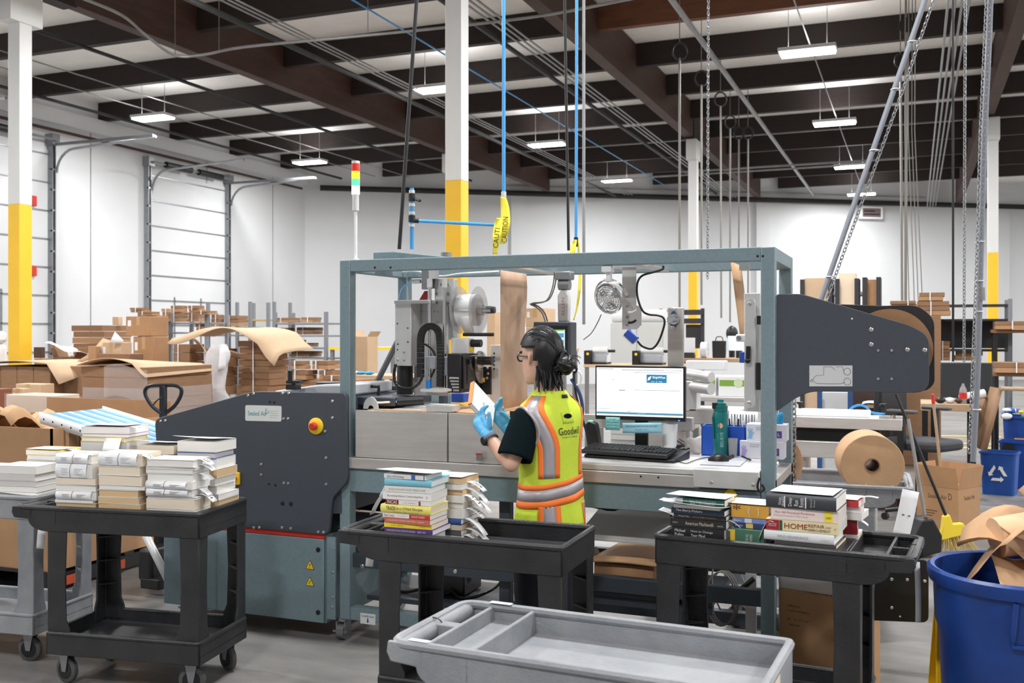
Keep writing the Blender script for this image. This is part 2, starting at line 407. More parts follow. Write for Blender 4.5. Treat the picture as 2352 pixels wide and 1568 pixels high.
# ------------------------------------------------------------------ ceiling lights
M_diff = mat('light diffuser', (255, 255, 255), .5, emit=14)
M_house = mat('light housing', (200, 202, 205), .5)
lamp0 = None; cnt = 0
names = {(-14.9, 16.8): 'over the left carton piles, nearer of two', (-14.9, 22.7): 'by the far left corner above the door track',
         (-8.2, 16.8): 'just left of the big column', (-8.2, 22.7): 'right of the big column, nearer of two', (-8.2, 28.8): 'right of the big column, farther of two',
         (-1.6, 16.8): 'nearest and largest in the right row', (-1.6, 22.7): 'second in the right row', (-1.6, 28.8): 'third in the right row', (-1.6, 34.6): 'last and farthest in the right row'}
for x in LX:
    for y in LY:
        if y > wall_back_y(x)-1: continue
        lab = 'lit rectangular high-bay light ' + names[(x, y)] if (x, y) in names else 'lit rectangular high-bay light outside the view'
        if lamp0 is None:
            t = thing('ceiling_light', lab, 'light', (x, y, LZ), 0, 'rectangular high-bay lights')
            mb = MB(); mb.box(x-.45, x+.45, y-.2, y+.2, LZ+.012, LZ+.07); mb.build('housing', M_house, t, bevel=.01)
            mb = MB(); mb.box(x-.42, x+.42, y-.17, y+.17, LZ-.02, LZ+.012); mb.build('diffuser', M_diff, t)
            mb = MB(); mb.cyl((x-.3, y, LZ+.07), (x-.3, y, ZR), .006, 6); mb.build('hanger', M_pipeg, t)
            mb = MB(); mb.cyl((x+.3, y, LZ+.07), (x+.3, y, ZR), .006, 6); mb.build('hanger', M_pipeg, t)
            ld = bpy.data.lights.new('high_bay', 'AREA'); ld.shape = 'RECTANGLE'; ld.size = .84; ld.size_y = .34; ld.energy = LAMP_W; ld.color = (.985, .99, 1)
            lo = link(bpy.data.objects.new('bulb', ld)); lo.location = (x, y, LZ-.03); adopt(lo, t)
            lu = bpy.data.lights.new('roof_fill', 'AREA'); lu.shape = 'RECTANGLE'; lu.size = .84; lu.size_y = .34; lu.energy = LAMP_W*.06; lu.color = (.985, .99, 1)  # added upward fill that brightens the roof deck, no visible source
            lo = link(bpy.data.objects.new('roof_fill_light', lu)); lo.location = (x, y, LZ+.08); lo.rotation_euler = (math.pi, 0, 0); adopt(lo, t)
            lamp0 = t
        else:
            t = copy_tree(lamp0); t.location = (x, y, LZ); tag(t, lab)
# ------------------------------------------------------------------ ceiling services
def line(name, pa, pb, z, r, m, label, ext=(0, 0), cat='pipe', seg=8):
    a = pZ(*pa, z); b = pZ(*pb, z); x = (a.x+b.x)/2
    y0 = a.y-ext[0]; y1 = min(b.y+ext[1], wall_back_y(x)-.75)
    mb = MB(); mb.cyl((x, y0, z), (x, y1, z), r, seg)
    return tag(mb.build(name, m), label, cat)
line('sprinkler_pipe', (84, 72), (622, 255), 6.50, .035, M_pipeb, 'black sprinkler pipe crossing under purlins left of the big girder', (8, 15))
line('sprinkler_pipe', (430, 0), (1031, 271), 6.15, .045, M_pipeb, 'black sprinkler pipe right of the big girder', (8, 18))
line('sprinkler_pipe', (77, 217), (673, 381), 6.45, .035, M_pipeb, 'black sprinkler pipe nearest the left wall', (8, 15))
for k in range(3):
    line('conduit', (505+k*16, 0), (1031, 252-k*7), 6.19, .014, M_pipeg, 'thin silver conduit in the bundle left of the big column, %s' % ('lowest', 'middle', 'uppermost')[k], (8, 20), 'conduit', 6)
for k in range(3):
    line('conduit', (1095+k*14, 10), (1500, 335-k*10), 6.19, .016, M_pipeg, 'silver conduit in the bundle right of the big column, %s' % ('lowest', 'middle', 'uppermost')[k], (8, 20), 'conduit', 6)
line('sprinkler_pipe', (1100, 60), (1560, 385), 6.3, .04, M_pipeb, 'dark sprinkler pipe right of the big column', (8, 18))
line('sprinkler_pipe', (1557, 0), (1855, 437), 6.35, .045, M_pipeg, 'grey sprinkler pipe crossing the bay of right lights', (8, 18))
line('conduit', (1842, 0), (1963, 410), 6.4, .012, M_pipeg, 'thin conduit feeding the row of right lights', (8, 12), 'conduit', 6)
line('conduit', (814, 0), (1031, 133), 6.4, .014, M_blueh, 'thin blue air line under the roof', (6, 16), 'conduit', 6)
for k, (a, b) in enumerate((((77, 145), (640, 310)), ((80, 175), (720, 365)))):
    line('conduit', a, b, 6.55, .014, M_pipeg, 'thin grey conduit above the left carton piles, %s' % ('upper', 'lower')[k], (6, 12), 'conduit', 6)
for k in range(4):
    line('conduit', (2225-k*14, 0), (2155-k*8, 440), 6.1-.04*k, .018, M_pipeg, 'silver conduit of the far right bundle, %s from the right' % ('first', 'second', 'third', 'fourth')[k], (6, 6), 'conduit', 6)
# sagging flexible cable
pts = [pZ(187, -5, 6.1), pZ(280, 35, 6.1), pZ(340, 85, 6.0), pZ(402, 127, 5.9), pZ(470, 125, 5.95), pZ(560, 108, 6.05), pZ(800, 85, 6.08), pZ(1031, 62, 6.1), pZ(1250, 35, 6.1), pZ(1460, -5, 6.1)]
pts = [Vector((p.x, p.y, p.z)) for p in pts]
mb = MB(); mb.tube(smoothpts(pts, 5), .022, 6); tag(mb.build('flexible_conduit', M_pipeg), 'grey flexible conduit sagging below the roof from the left', 'conduit')
mb = MB()
for px, py in ((402, 127), (503, 118), (845, 80)):
    p = pZ(px, py, 5.98); mb.cyl(p, p+UP*1.0, .006, 5)
    tag(mb.build('hanger_wire', M_pipeg), 'thin wire holding the sagging conduit at %s' % {402: 'its low bend', 503: 'its rising part', 845: 'its middle'}[px], 'wire'); mb = MB()
# pipes on the back wall
a = pB(735, 424, .25); b = pB(1500, 455, .25); b2 = pB(2345, 470, .25)
mb = MB(); mb.cyl((a.x, a.y, 6.2), (b2.x+3*bd.x, b2.y+3*bd.y, 6.2), .09, 10); tag(mb.build('main_pipe', M_pipeb), 'thick black main pipe along the far wall', 'pipe')
for k, (z, la) in enumerate(((6.45, 'upper'),)):
    p = pB(1760, 450, .2); mb = MB()
    mb.cyl((p.x-9*bd.x, p.y-9*bd.y, z), (p.x+6*bd.x, p.y+6*bd.y, z), .03, 6); tag(mb.build('conduit', M_pipeg), 'grey conduit along the far wall above the black pipe', 'conduit')
# conduit runs across the bays at far right
for k, (py, x0, x1) in enumerate(((395, 1560, 2100), (415, 1350, 1930))):
    q0 = pZ(x0, py, 6.17); y = q0.y; q1 = pY(x1, py, y)
    mb = MB(); mb.cyl((q0.x, y, 6.17), (q1.x, y, 6.17), .025, 6); tag(mb.build('conduit', M_pipeg), 'grey conduit crossing below the roof on the right, %s of two' % ('nearer', 'farther')[k], 'conduit')
# ================================================================== the packing machine
YF, YK = 4.68, 5.40          # front and rear planes of the steel frame
ZT = 2.057; TB = .064
XL = pY(780, 700, YF).x; XR = pY(1780, 700, YF).x
mach = thing('packing_machine', 'large teal and slate packing machine with overhead frame and steel worktop', 'machine', (XL, YF, 0))
def part(mb, name, m, parent=None, **k): return mb.build(name, m, parent or mach, **k)
def bolts(pix, Y, r, parent, m=None, name='bolt', dep=.006):
    for px, py in pix:
        p = pY(px, py, Y); mb = MB(); mb.lathe([(r, 0), (r, dep*.5), (r*.7, dep), (0, dep)], 10, frame(p, (1, 0, 0), (0, -1, 0))); mb.build(name, m or M_bolt, parent)
# overhead frame
for i, (x, y, la) in enumerate(((XL, YF, 0), (XR-TB, YF, 0), (XL, YK-TB, 0), (XR-TB, YK-TB, 0))):
    mb = MB(); mb.box(x, x+TB, y, y+TB, .12, ZT-.001); part(mb, 'frame_post', M_teal, bevel=.004)
for y in (YF, YK-TB):
    mb = MB(); mb.box(XL+TB, XR-TB, y+.001, y+TB-.001, ZT-TB, ZT); r_ = part(mb, 'frame_rail', M_teal, bevel=.004)
    if y == YF:
        for px in (861, 897, 1740, 1752): bolts([(px, 614 if px < 1000 else 588)], YF, .006, r_, M_dark, 'bolt_hole', .002)
for x in (XL, XR-TB):
    mb = MB(); mb.box(x+.001, x+TB-.001, YF+TB, YK-TB, ZT-TB, ZT); part(mb, 'frame_rail', M_teal, bevel=.004)
for t in (.42, .70):
    x = XL+(XR-XL)*t; mb = MB(); mb.box(x, x+.05, YF+TB, YK-TB, ZT-TB, ZT-TB+.012); part(mb, 'cross_plate', M_inox)
# wedge shaped duct on the roof
mb = MB(); a = pY(857, 590, 4.95)
mb.prism([(a.x, ZT), (a.x+.55, ZT), (a.x+.55, ZT+.012), (a.x+.13, ZT+.062), (a.x, ZT+.062)], 4.95, 5.15); part(mb, 'roof_duct', M_teal, bevel=.004)
p = pY(1025, 580, 5.0); mb = MB(); mb.lathe([(.05, ZT), (.05, ZT+.02), (.03, ZT+.022), (.03, ZT+.05), (0, ZT+.05)], 16, Matrix.Translation((p.x, 5.0, 0))); part(mb, 'roof_gland', M_steel)
# bench
xa = XL+.03; xb = XR
mb = MB(); mb.box(xa, xb-TB, YF+.005, YF+.06, .81, .935); beam = part(mb, 'bench_beam', M_teal, bevel=.004)
mb = MB(); mb.box(xa, xb, YK-.06, YK, .81, .935); part(mb, 'bench_beam', M_teal, bevel=.004)
p = pY(1678, 1137, YF); mb = MB(); mb.cyl((p.x, YF+.005, p.z), (p.x, YF-.004, p.z), .028, 20); part(mb, 'round_sticker', M_yel, beam)
xs = pY(1318, 1060, YF).x
mb = MB(); mb.box(xa, pY(1607, 1090, YF).x, YF-.012, YF+.10, .937, .995); strip = part(mb, 'steel_band', M_inox, bevel=.003)
bolts([(1472, 1094), (1512, 1096)], YF-.012, .005, strip, M_dark, 'bolt_hole', .002)
mb = MB(); mb.box(xa, xb, YF+.02, YK, .94, .99); part(mb, 'worktop', M_inox, bevel=.003)
xc = pY(1195, 1060, YF).x
mb = MB(); mb.box(xc, xb-TB-.002, YF-.004, YK-.066, .997, 1.027); ctr = part(mb, 'counter_plate', M_alu, bevel=.006)
x1 = pY(1595, 1090, YF).x
mb = MB(); mb.box(x1, xb-TB-.002, YF-.03, YF+.10, .945, 1.03); blk = part(mb, 'counter_end_block', M_alu, bevel=.004)
bolts([(1634, 1107), (1730, 1113)], YF-.03, .008, blk)
mb = MB(); p = pY(1748, 1112, YF-.04)
mb.tube(smoothpts([p+Vector((-.006, 0, .03)), p+Vector((-.016, 0, -.01)), p+Vector((-.004, 0, -.034)), p+Vector((.014, 0, -.02)), p+Vector((.004, 0, .0))], 5), .005, 6); part(mb, 'cord_loop', M_cable)
# raised stainless infeed box on the left of the bench, two front panels
za, zb = .997, 1.25
for (u, v) in ((815, 1026), (1029, 1180)):
    mb = MB(); mb.box(pY(u, 1000, YF).x, pY(v, 1000, YF).x, YF+.004, YF+.03, za, zb); pn = part(mb, 'infeed_panel', M_inox, bevel=.003)
x0 = pY(815, 1000, YF).x; x2 = pY(1180, 1000, YF).x
mb = MB(); mb.box(x0, x2, YF+.03, YK-.06, za, zb-.012); ib = part(mb, 'infeed_body', M_inox, bevel=.003)
mb = MB(); mb.box(x0+.02, x2-.03, YF+.1, YK-.1, zb-.012, zb-.003); part(mb, 'kraft_web_flat', M_kraft)
mb = MB(); mb.box(x0+.16, x0+.33, YF+.12, YK-.12, zb-.003, zb+.002); part(mb, 'slide_plate', M_alu)
p = pY(1105, 1053, YF); mb = MB(); mb.cyl((p.x, YF, p.z), (p.x, YF-.03, p.z), .006, 8); mb.box(p.x-.012, p.x+.02, YF-.034, YF-.026, p.z-.006, p.z+.03); part(mb, 'toggle_latch', M_steel)
p = pY(1106, 1047, YF); mb = MB(); mb.box(p.x-.016, p.x+.012, YF-.036, YF-.024, p.z+.01, p.z+.018); part(mb, 'latch_grip', M_red)
mb = MB(); p = pY(1020, 935, YF+.05); mb.box(p.x-.09, p.x+.05, YF+.02, YF+.14, zb+.002, zb+.036); part(mb, 'small_steel_box', M_alu, bevel=.003)
p = pY(1180, 953, YF); mb = MB(); mb.box(p.x-.02, p.x+.035, YF-.004, YF+.006, p.z-.022, p.z+.02); ml = part(mb, 'machine_label', M_black)
text('MS', .03, .018, fM((p.x+.012, YF-.004, p.z)), M_inkw, ml)
# tension roller with semicircular bracket on the infeed
p = pY(855, 935, YF+.12)
arc = [(p.x+.045*math.cos(t), zb+.0+.065*math.sin(t)) for t in [math.pi*i/14 for i in range(15)]]
arc2 = [(p.x+.02*math.cos(t), zb+.02*math.sin(t)) for t in [math.pi*(14-i)/14 for i in range(15)]]
mb = MB(); mb.prism(arc+arc2, YF+.1, YF+.112); part(mb, 'arc_bracket', M_alu)
mb = MB(); a = Vector((p.x+.01, YF+.15, zb+.03)); b = Vector((p.x+.40, YF+.30, zb+.055)); mb.cyl(a, a.lerp(b, .3), .008, 8); sp = part(mb, 'roller_shaft', M_chrome)
mb = MB(); mb.cyl(a.lerp(b, .27), a.lerp(b, .62), .026, 14); part(mb, 'roller_sleeve', M_black, sp)
# hydraulic style dark hood left of the posts, behind slate side panel
YP = YF-.02
pp = polyY([(358, 962), (585, 898), (798, 902), (801, 1105), (766, 1142), (757, 1228), (374, 1192)], YP)
pp = rpoly(pp, [.04, .06, .03, .03, .03, .04, .03])
mb = MB(); mb.prism(pp, YP-.012, YP+.012); side = part(mb, 'side_panel', M_slate, bevel=.004)
mb = MB(); mb.prism(pp, YK-.02, YK+.004); part(mb, 'side_panel', M_slate, bevel=.004)
h = polyY([(392, 1000), (585, 912), (780, 912), (780, 1180), (392, 1180)], YP)
mb = MB(); mb.prism(h, YP+.013, YK-.021); part(mb, 'hood_body', M_slate)
q = polyY([(600, 900), (700, 886), (780, 884), (780, 911), (600, 911)], YP)
mb = MB(); mb.prism(q, YP+.12, YK-.15); lid = part(mb, 'hood_lid', mat('light grey lid', (196, 199, 203), .4), bevel=.01)
p = pY(760, 882, YP+.3); mb = MB(); mb.cyl((p.x, YP+.3, p.z-.008), (p.x, YP+.3, p.z+.012), .085, 24); part(mb, 'lid_cap', M_black, lid)
p = pY(674, 882, YP+.06)
mb = MB(); mb.box(p.x-.03, p.x+.03, YP+.03, YP+.09, p.z-.03, p.z); mb.box(p.x-.035, p.x+.05, YP+.04, YP+.08, p.z+.004, p.z+.02); mb.cyl((p.x, YP+.06, p.z), (p.x, YP+.06, p.z+.01), .012, 8)
mb.cyl((p.x-.022, YP+.06, p.z+.02), (p.x-.022, YP+.06, p.z+.075), .014, 10); part(mb, 'crank_handle', M_black)
bolts([(369, 967), (380, 966), (570, 908), (583, 904), (650, 903), (664, 903), (764, 921), (764, 959), (747, 990), (749, 1051), (749, 1112), (652, 961), (662, 961),
       (600, 1066), (600, 1090), (652, 1109), (662, 1110), (583, 1211), (596, 1211), (648, 1211), (668, 1213), (731, 1221), (743, 1222)], YP-.012, .0085, side)
bolts([(620, 923), (630, 924), (618, 1111), (633, 1114)], YP-.012, .007, side, M_dark, 'panel_hole', .002)
bolts([(649, 1156), (668, 1157)], YP-.012, .013, side, M_dark, 'panel_hole', .002)
mb = MB(); n0 = rpoly(polyY([(563, 930), (646, 932), (646, 968), (563, 966)], YP-.016), .012); mb.prism(n0, YP-.015, YP-.011); npl = part(mb, 'name_plate', mat('plate white', (226, 230, 226), .35), side)
a = pY(592, 949, YP-.016); text('Sealed Air', .125, .026, fM((a.x-.004, YP-.0155, a.z)), mat('teal ink', (96, 152, 168), .5), npl)
a = pY(614, 946, YP-.016); mb = MB(); mb.tube([(a.x-.01, YP-.0165, a.z-.014), (a.x-.01, YP-.0165, a.z+.02), (a.x+.012, YP-.0165, a.z+.002), (a.x-.002, YP-.0165, a.z-.008)], .0016, 5); part(mb, 'logo_mark', mat('teal ink', (96, 152, 168)), npl)
for k in range(4):
    a = pY(630, 944+k*5, YP-.016); mb = MB(); mb.box(a.x-.03, a.x+.025-.01*(k % 2), YP-.0162, YP-.0155, a.z-.0012, a.z+.0012); mb.build('fine_print', mat('pale print', (190, 200, 200)), npl)
a = pY(727, 978, YP-.012); mb = MB(); mb.lathe([(.045, 0), (.045, .01), (.04, .014), (0, .014)], 28, frame(a, (1, 0, 0), (0, -1, 0))); es = part(mb, 'emergency_plate', M_yel, side)
mb = MB(); a2 = pY(722, 978, YP-.03); mb.lathe([(.016, -.02), (.016, 0), (.022, .004), (.022, .02), (.016, .026), (0, .026)], 22, frame(a2, (1, 0, 0), (0, -1, 0))); part(mb, 'emergency_button', M_red, es)
a = pY(546, 1098, YP-.012); mb = MB(); mb.box(a.x-.03, a.x+.02, YP-.03, YP-.012, a.z-.035, a.z+.035); sw = part(mb, 'switch_plate', M_yel, side, bevel=.004)
mb = MB(); mb.cyl((a.x-.006, YP-.03, a.z), (a.x-.006, YP-.05, a.z), .016, 16); part(mb, 'switch_knob', M_red, sw)
# teal cabinet below
cx0 = pY(376, 1300, YF).x; cx1 = pY(750, 1300, YF).x
mb = MB(); mb.box(cx0, cx1, YF+.0, YK-.02, .085, .565); cab = part(mb, 'cabinet', M_teal, bevel=.004)
mb = MB(); mb.box(cx0+.40, cx1-.006, YF-.022, YF-.001, .09, .545); dr = part(mb, 'cabinet_door', M_teal, cab, bevel=.005)
mb = MB(); mb.box(cx0+.25, cx1-.004, YF-.018, YF-.001, .548, .58); part(mb, 'red_trim', M_red, cab)
for (px, py) in ((731, 1262), (731, 1406)):
    a = pY(px, py, YF-.022); mb = MB(); mb.lathe([(.013, 0), (.013, .004), (.009, .006), (0, .006)], 14, frame(a, (1, 0, 0), (0, -1, 0))); mb.build('door_lock', M_black, dr)
for (px, py, c) in ((712, 1297, '!'), (712, 1335, '/')):
    a = pY(px, py, YF-.023); mb = MB(); mb.prism(rpoly([(a.x-.028, a.z-.024), (a.x+.028, a.z-.024), (a.x, a.z+.027)], .006), YF-.0235, YF-.022); w_ = mb.build('warning_triangle', M_ink, dr)
    mb = MB(); mb.prism(rpoly([(a.x-.024, a.z-.0215), (a.x+.024, a.z-.0215), (a.x, a.z+.0225)], .005), YF-.0245, YF-.0235); mb.build('triangle_fill', M_yel, dr)
    text(c, .005 if c == '!' else .012, .022, fM((a.x, YF-.0245, a.z-.004)), M_ink, dr)
hx0 = pY(752, 1300, YF).x; hx1 = pY(773, 1300, YF).x
mb = MB(); mb.box(hx0+.004, hx1, YF-.012, YF, .115, .56); hs = part(mb, 'hinge_plate', M_teal)
bolts([(764, 1260), (764, 1314), (764, 1371), (764, 1393)], YF-.012, .008, hs)
# lower frame
mb = MB(); mb.box(XL+TB, pY(1165, 1420, YF).x, YF+.002, YF+TB, .12, .19); lr = part(mb, 'base_rail', M_teal, bevel=.004)
mb = MB(); a = pY(845, 1421, YF); mb.box(a.x-.046, a.x+.046, YF-.001, YF+.002, a.z-.028, a.z+.028); fl_ = part(mb, 'forklift_label', M_white, lr)
text('Forklift Point', .075, .012, fM((a.x, YF-.001, a.z+.014)), mat('blue ink', (40, 60, 120)), fl_)
mb = MB(); mb.box(a.x-.003, a.x+.003, YF-.0018, YF-.001, a.z-.012, a.z+.004); mb.add([(a.x-.008, YF-.0018, a.z-.01), (a.x+.008, YF-.0018, a.z-.01), (a.x, YF-.0018, a.z-.022)], [(0, 1, 2)]); part(mb, 'arrow_print', mat('blue ink', (40, 60, 120)), fl_)
mb = MB(); mb.box(XL+TB, XR-TB, YF+.03, YF+.08, .40, .475); mr = part(mb, 'middle_rail', M_navy, bevel=.004)
bolts([(832, 1300), (1046, 1312)], YF+.03, .012, mr)
mb = MB(); mb.box(XL, XL+.08, YF+TB, YK-TB, .40, .475); part(mb, 'middle_rail', M_navy, bevel=.004)
mb = MB(); mb.box(XL+TB, XR-TB, YK-.08, YK-.03, .40, .475); part(mb, 'middle_rail', M_navy, bevel=.004)
mb = MB(); mb.box(XL+TB, XR-TB, YK-TB, YK, .12, .19); part(mb, 'base_rail', M_navy, bevel=.004)
for px in (1140, 1535):
    a = pY(px, 1300, YF+.05); mb = MB(); mb.box(a.x, a.x+.06, YF+.085, YF+.14, .19, .81); part(mb, 'inner_post', M_navy, bevel=.004)
mb = MB(); mb.box(XL+.1, pY(1130, 1300, YF).x, YF+.12, YK-.1, .205, .23); part(mb, 'lower_tray', M_navy)
a = pY(1350, 1340, YF+.1); b = pY(1560, 1340, YF+.1)
mb = MB(); mb.box(a.x, XR-.3, YF+.085, YK-.09, .36, .385); sh = part(mb, 'lower_shelf', M_navy, bevel=.003)
mb = MB(); mb.box(a.x, XR-.3, YF+.083, YF+.13, .325, .36); part(mb, 'shelf_edge', M_navy)
mb = MB(); mb.prism([(YF+.15, .62), (YK-.05, .72), (YK-.05, .735), (YF+.15, .635)], pY(1330, 1200, YF+.2).x, XR-.25, axis='x'); part(mb, 'sloping_plate', mat('grey plate', (196, 193, 189), .5), bevel=.002)
mb = MB(); mb.cyl((pY(1330, 1270, YF+.3).x, YF+.25, .5), (pY(1370, 1270, YF+.3).x, YF+.32, .53), .025, 12); part(mb, 'steel_roller', M_chrome)
# sealing bar upright, motor and cables under the bench on the left
mb = MB(); mb.cyl((XL+.2, YF+.3, .66), (XL+.5, YF+.42, .70), .055, 16); part(mb, 'drive_motor', M_black)
mb = MB(); mb.box(XL+.36, XL+.62, YF+.26, YF+.5, .235, .36); part(mb, 'drive_box', M_black, bevel=.01)
for k in range(3):
    x_ = XL+.15+.18*k; mb = MB(); mb.tube(smoothpts([(x_, YF+.3, .30), (x_+.1, YF+.22, .24), (x_+.22, YF+.26, .26), (x_+.3, YF+.34, .33), (x_+.24, YF+.4, .45)], 5), .008, 6); part(mb, 'power_cable', M_cable)
x_ = pY(1400, 1190, YF+.45).x
for k in range(2):
    mb = MB(); c = Vector((x_-.05, YF+.42, .76)); mb.tube([c+Vector((.13*math.cos(t), .08*math.sin(t), .01*k+.02*math.sin(2*t+k))) for t in [2*math.pi*i/18 for i in range(18)]], .006, 6, closed=True); part(mb, 'coiled_cable', M_cable)
# casters
for x, y in ((XL+.0, YF+.04), (XR-.05, YF+.04), (XL+.0, YK-.04), (XR-.05, YK-.04), (cx0+.1, YF+.1)):
    mb = MB(); mb.cyl((x, y, .10), (x, y, .12), .03, 12); mb.box(x-.03, x-.022, y-.03, y+.03, .03, .10); mb.box(x+.022, x+.03, y-.03, y+.03, .03, .10); mb.box(x-.045, x+.045, y-.04, y-.03, .045, .055); cs = part(mb, 'caster', M_steel)
    mb = MB(); mb.cyl((x-.021, y, .045), (x+.021, y, .045), .045, 18); part(mb, 'caster_wheel', M_steel, cs)
# ------------------------------------------------------------------ roll housing on the right
YG = YF+.02
hp = rpoly(polyY([(1783, 676), (1838, 674), (2088, 746), (2134, 770), (2134, 902), (1862, 899), (1826, 915), (1783, 945)], YG), [.01, .03, .03, .05, .06, .03, .02, .01])
mb = MB(); mb.prism(hp, YG, YG+.014); hpl = part(mb, 'roll_plate', M_slate, bevel=.003)
bolts([(2001, 757), (2001, 791)], YG, .010, hpl); bolts([(2017, 805), (2048, 805), (2017, 870), (2048, 870)], YG, .007, hpl); bolts([(2084, 803), (2124, 804)], YG, .010, hpl)
bolts([(1957, 732)], YG, .004, hpl, M_inkw)
mb = MB(); n1 = polyY([(1859, 839), (1958, 839), (1958, 887), (1859, 887)], YG); mb.prism(n1, YG-.002, YG); dg = part(mb, 'web_diagram', mat('plate grey white', (214, 215, 217), .4), hpl)
for pts, cl_ in (([(1866, 873), (1870, 866), (1875, 862), (1892, 861), (1892, 842), (1910, 842), (1914, 845), (1918, 850)], 0), ([(1868, 874), (1874, 880), (1900, 881), (1930, 881), (1940, 878)], 0), ([(1920, 842), (1935, 842), (1938, 852)], 0)):
    mb = MB(); mb.tube([pY(x, y, YG-.003) for x, y in pts], .0009, 4); mb.build('diagram_line', M_inkg, dg)
for x, y, r in ((1946, 853, 8), (1946, 876, 8), (1864, 874, 2.5)):
    mb = MB(); mb.tube([pY(x+r*math.cos(t), y+r*math.sin(t), YG-.003) for t in [2*math.pi*i/20 for i in range(20)]], .0009, 4, closed=True); mb.build('diagram_line', M_inkg, dg)
# rear black plate and the kraft roll between the plates
YH = 5.36
hb = rpoly(polyY([(1925, 698), (2030, 702), (2070, 700), (2110, 702), (2146, 730), (2147, 880), (2130, 897), (1925, 897)], YH), [.02, .02, .02, .04, .06, .05, .05, .02])
mb = MB(); mb.prism(hb, YH, YH+.012); part(mb, 'roll_plate', mat('black steel', (30, 31, 33), .5, nz=(8, .2)), bevel=.003)
a = pY(2046, 800, 5.02); a.y = 5.02
mb = MB(); rr = abs(pY(2046, 712, 5.02).z-pY(2046, 800, 5.02).z); mb.lathe([(.04, -.26), (rr, -.26), (rr, .26), (.04, .26)], 48, frame(a, (1, 0, 0), (0, -1, 0)), True); part(mb, 'kraft_roll_upper', M_kraft2)
# lower roll arm plate
YL = 4.74
lp = rpoly(polyY([(1960, 1282), (2133, 1285), (2133, 1430), (1985, 1424), (1960, 1424)], YL), .03)
mb = MB(); mb.prism(lp, YL, YL+.012); lpl = part(mb, 'lower_roll_plate', mat('black steel', (30, 31, 33)), bevel=.003)
bolts([(2048, 1330), (2084, 1331), (2124, 1334), (2048, 1395)], YL, .008, lpl); bolts([(2067, 1415)], YL, .004, lpl, M_inkw)
mb = MB(); mb.box(XR, pY(2100, 1350, 5.2).x, 5.2, 5.26, .42, .5); part(mb, 'lower_roll_arm', M_navy)
# web of kraft between roll and infeed
mb = MB(); X = -2.012
M_web = mat('thin kraft web', (190, 158, 132), .7, nz=(6, .08), bump=(10, .2), c2=(176, 142, 116))
mb.sheet(lambda u, v: (X+.008*math.sin(v*9)*u, 4.85+.37*u, 1.262+(ZT-TB-1.262)*v), 4, 10); part(mb, 'kraft_web_hanging', M_web, solid=.001)
a = pY(1690, 605, 5.1); b = pY(1712, 780, 5.1)
mb = MB(); mb.sheet(lambda u, v: (a.x+(b.x-a.x)*v, 4.95+.32*u, a.z+(b.z-a.z)*v), 2, 4); part(mb, 'kraft_web_hanging', M_kraft, solid=.001)
# stainless uprights and levers inside the right end
YI = 4.80
mb = MB(); bpix(mb, 1709, 673, 1747, 945, YI+.05, .014); part(mb, 'upright_plate', M_alu, bevel=.002)
lv = rpoly(polyY([(1712, 685), (1735, 685), (1735, 936), (1710, 936)], YI), .04)
mb = MB(); mb.prism(lv, YI-.01, YI+.008); lev = part(mb, 'lever_plate', M_alu, bevel=.002)
bolts([(1721, 697), (1721, 925)], YI-.01, .01, lev)
mb = MB(); a = pY(1719, 795, YI-.03); b = pY(1717, 828, YI-.03); mb.cyl(a, b, .011, 10); mb.ball(tuple(b), .014, 10, 6); mb.cyl(a.lerp(b, .6), a.lerp(b, .6)+Vector((.01, .05, 0)), .006, 6); part(mb, 'clamp_handle', M_black)
mb = MB(); bpix(mb, 1738, 725, 1748, 745, YI-.02, .03); part(mb, 'guide_block', M_black)
mb = MB(); bpix(mb, 1736, 833, 1747, 895, YI-.02, .03); part(mb, 'guide_block', M_black)
a = pY(1700, 776, YI+.02); mb = MB(); mb.box(a.x-.02, a.x+.03, YI+.01, YI+.04, a.z-.018, a.z+.018); bk = part(mb, 'white_bracket', M_white, bevel=.006)
mb = MB(); mb.cyl((a.x-.004, YI+.01, a.z), (a.x-.004, YI-.002, a.z), .011, 14); part(mb, 'knurled_nut', M_steel, bk)
mb = MB(); bpix(mb, 1698, 808, 1712, 833, YI+.04, .02); part(mb, 'blue_sensor', mat('sensor blue', (44, 84, 180), .4), bevel=.003)
mb = MB(); bpix(mb, 1698, 604, 1720, 620, YI-.04, .04); part(mb, 'white_bracket', M_white)
# rear upright with blue bearing flange
YU = 5.28
mb = MB(); bpix(mb, 1533, 706, 1569, 960, YU, .03); rup = part(mb, 'rear_upright', M_inox, bevel=.004)
fg = rpoly(polyY([(1547, 708), (1562, 735), (1547, 757), (1533, 735)], YU-.012), .02)
mb = MB(); mb.prism(fg, YU-.014, YU); bf = part(mb, 'bearing_flange', mat('bearing blue', (52, 84, 116), .45), rup, bevel=.003)
bolts([(1546, 710), (1546, 752)], YU-.014, .010, bf)
a = pY(1549, 733, YU-.014); mb = MB(); mb.lathe([(.028, 0), (.028, .02), (.018, .02), (.018, 0.10), (.0, .1)], 18, frame(a, (1, 0, 0), (-.55, -.83, 0))); part(mb, 'bearing_shaft', M_chrome, rup)
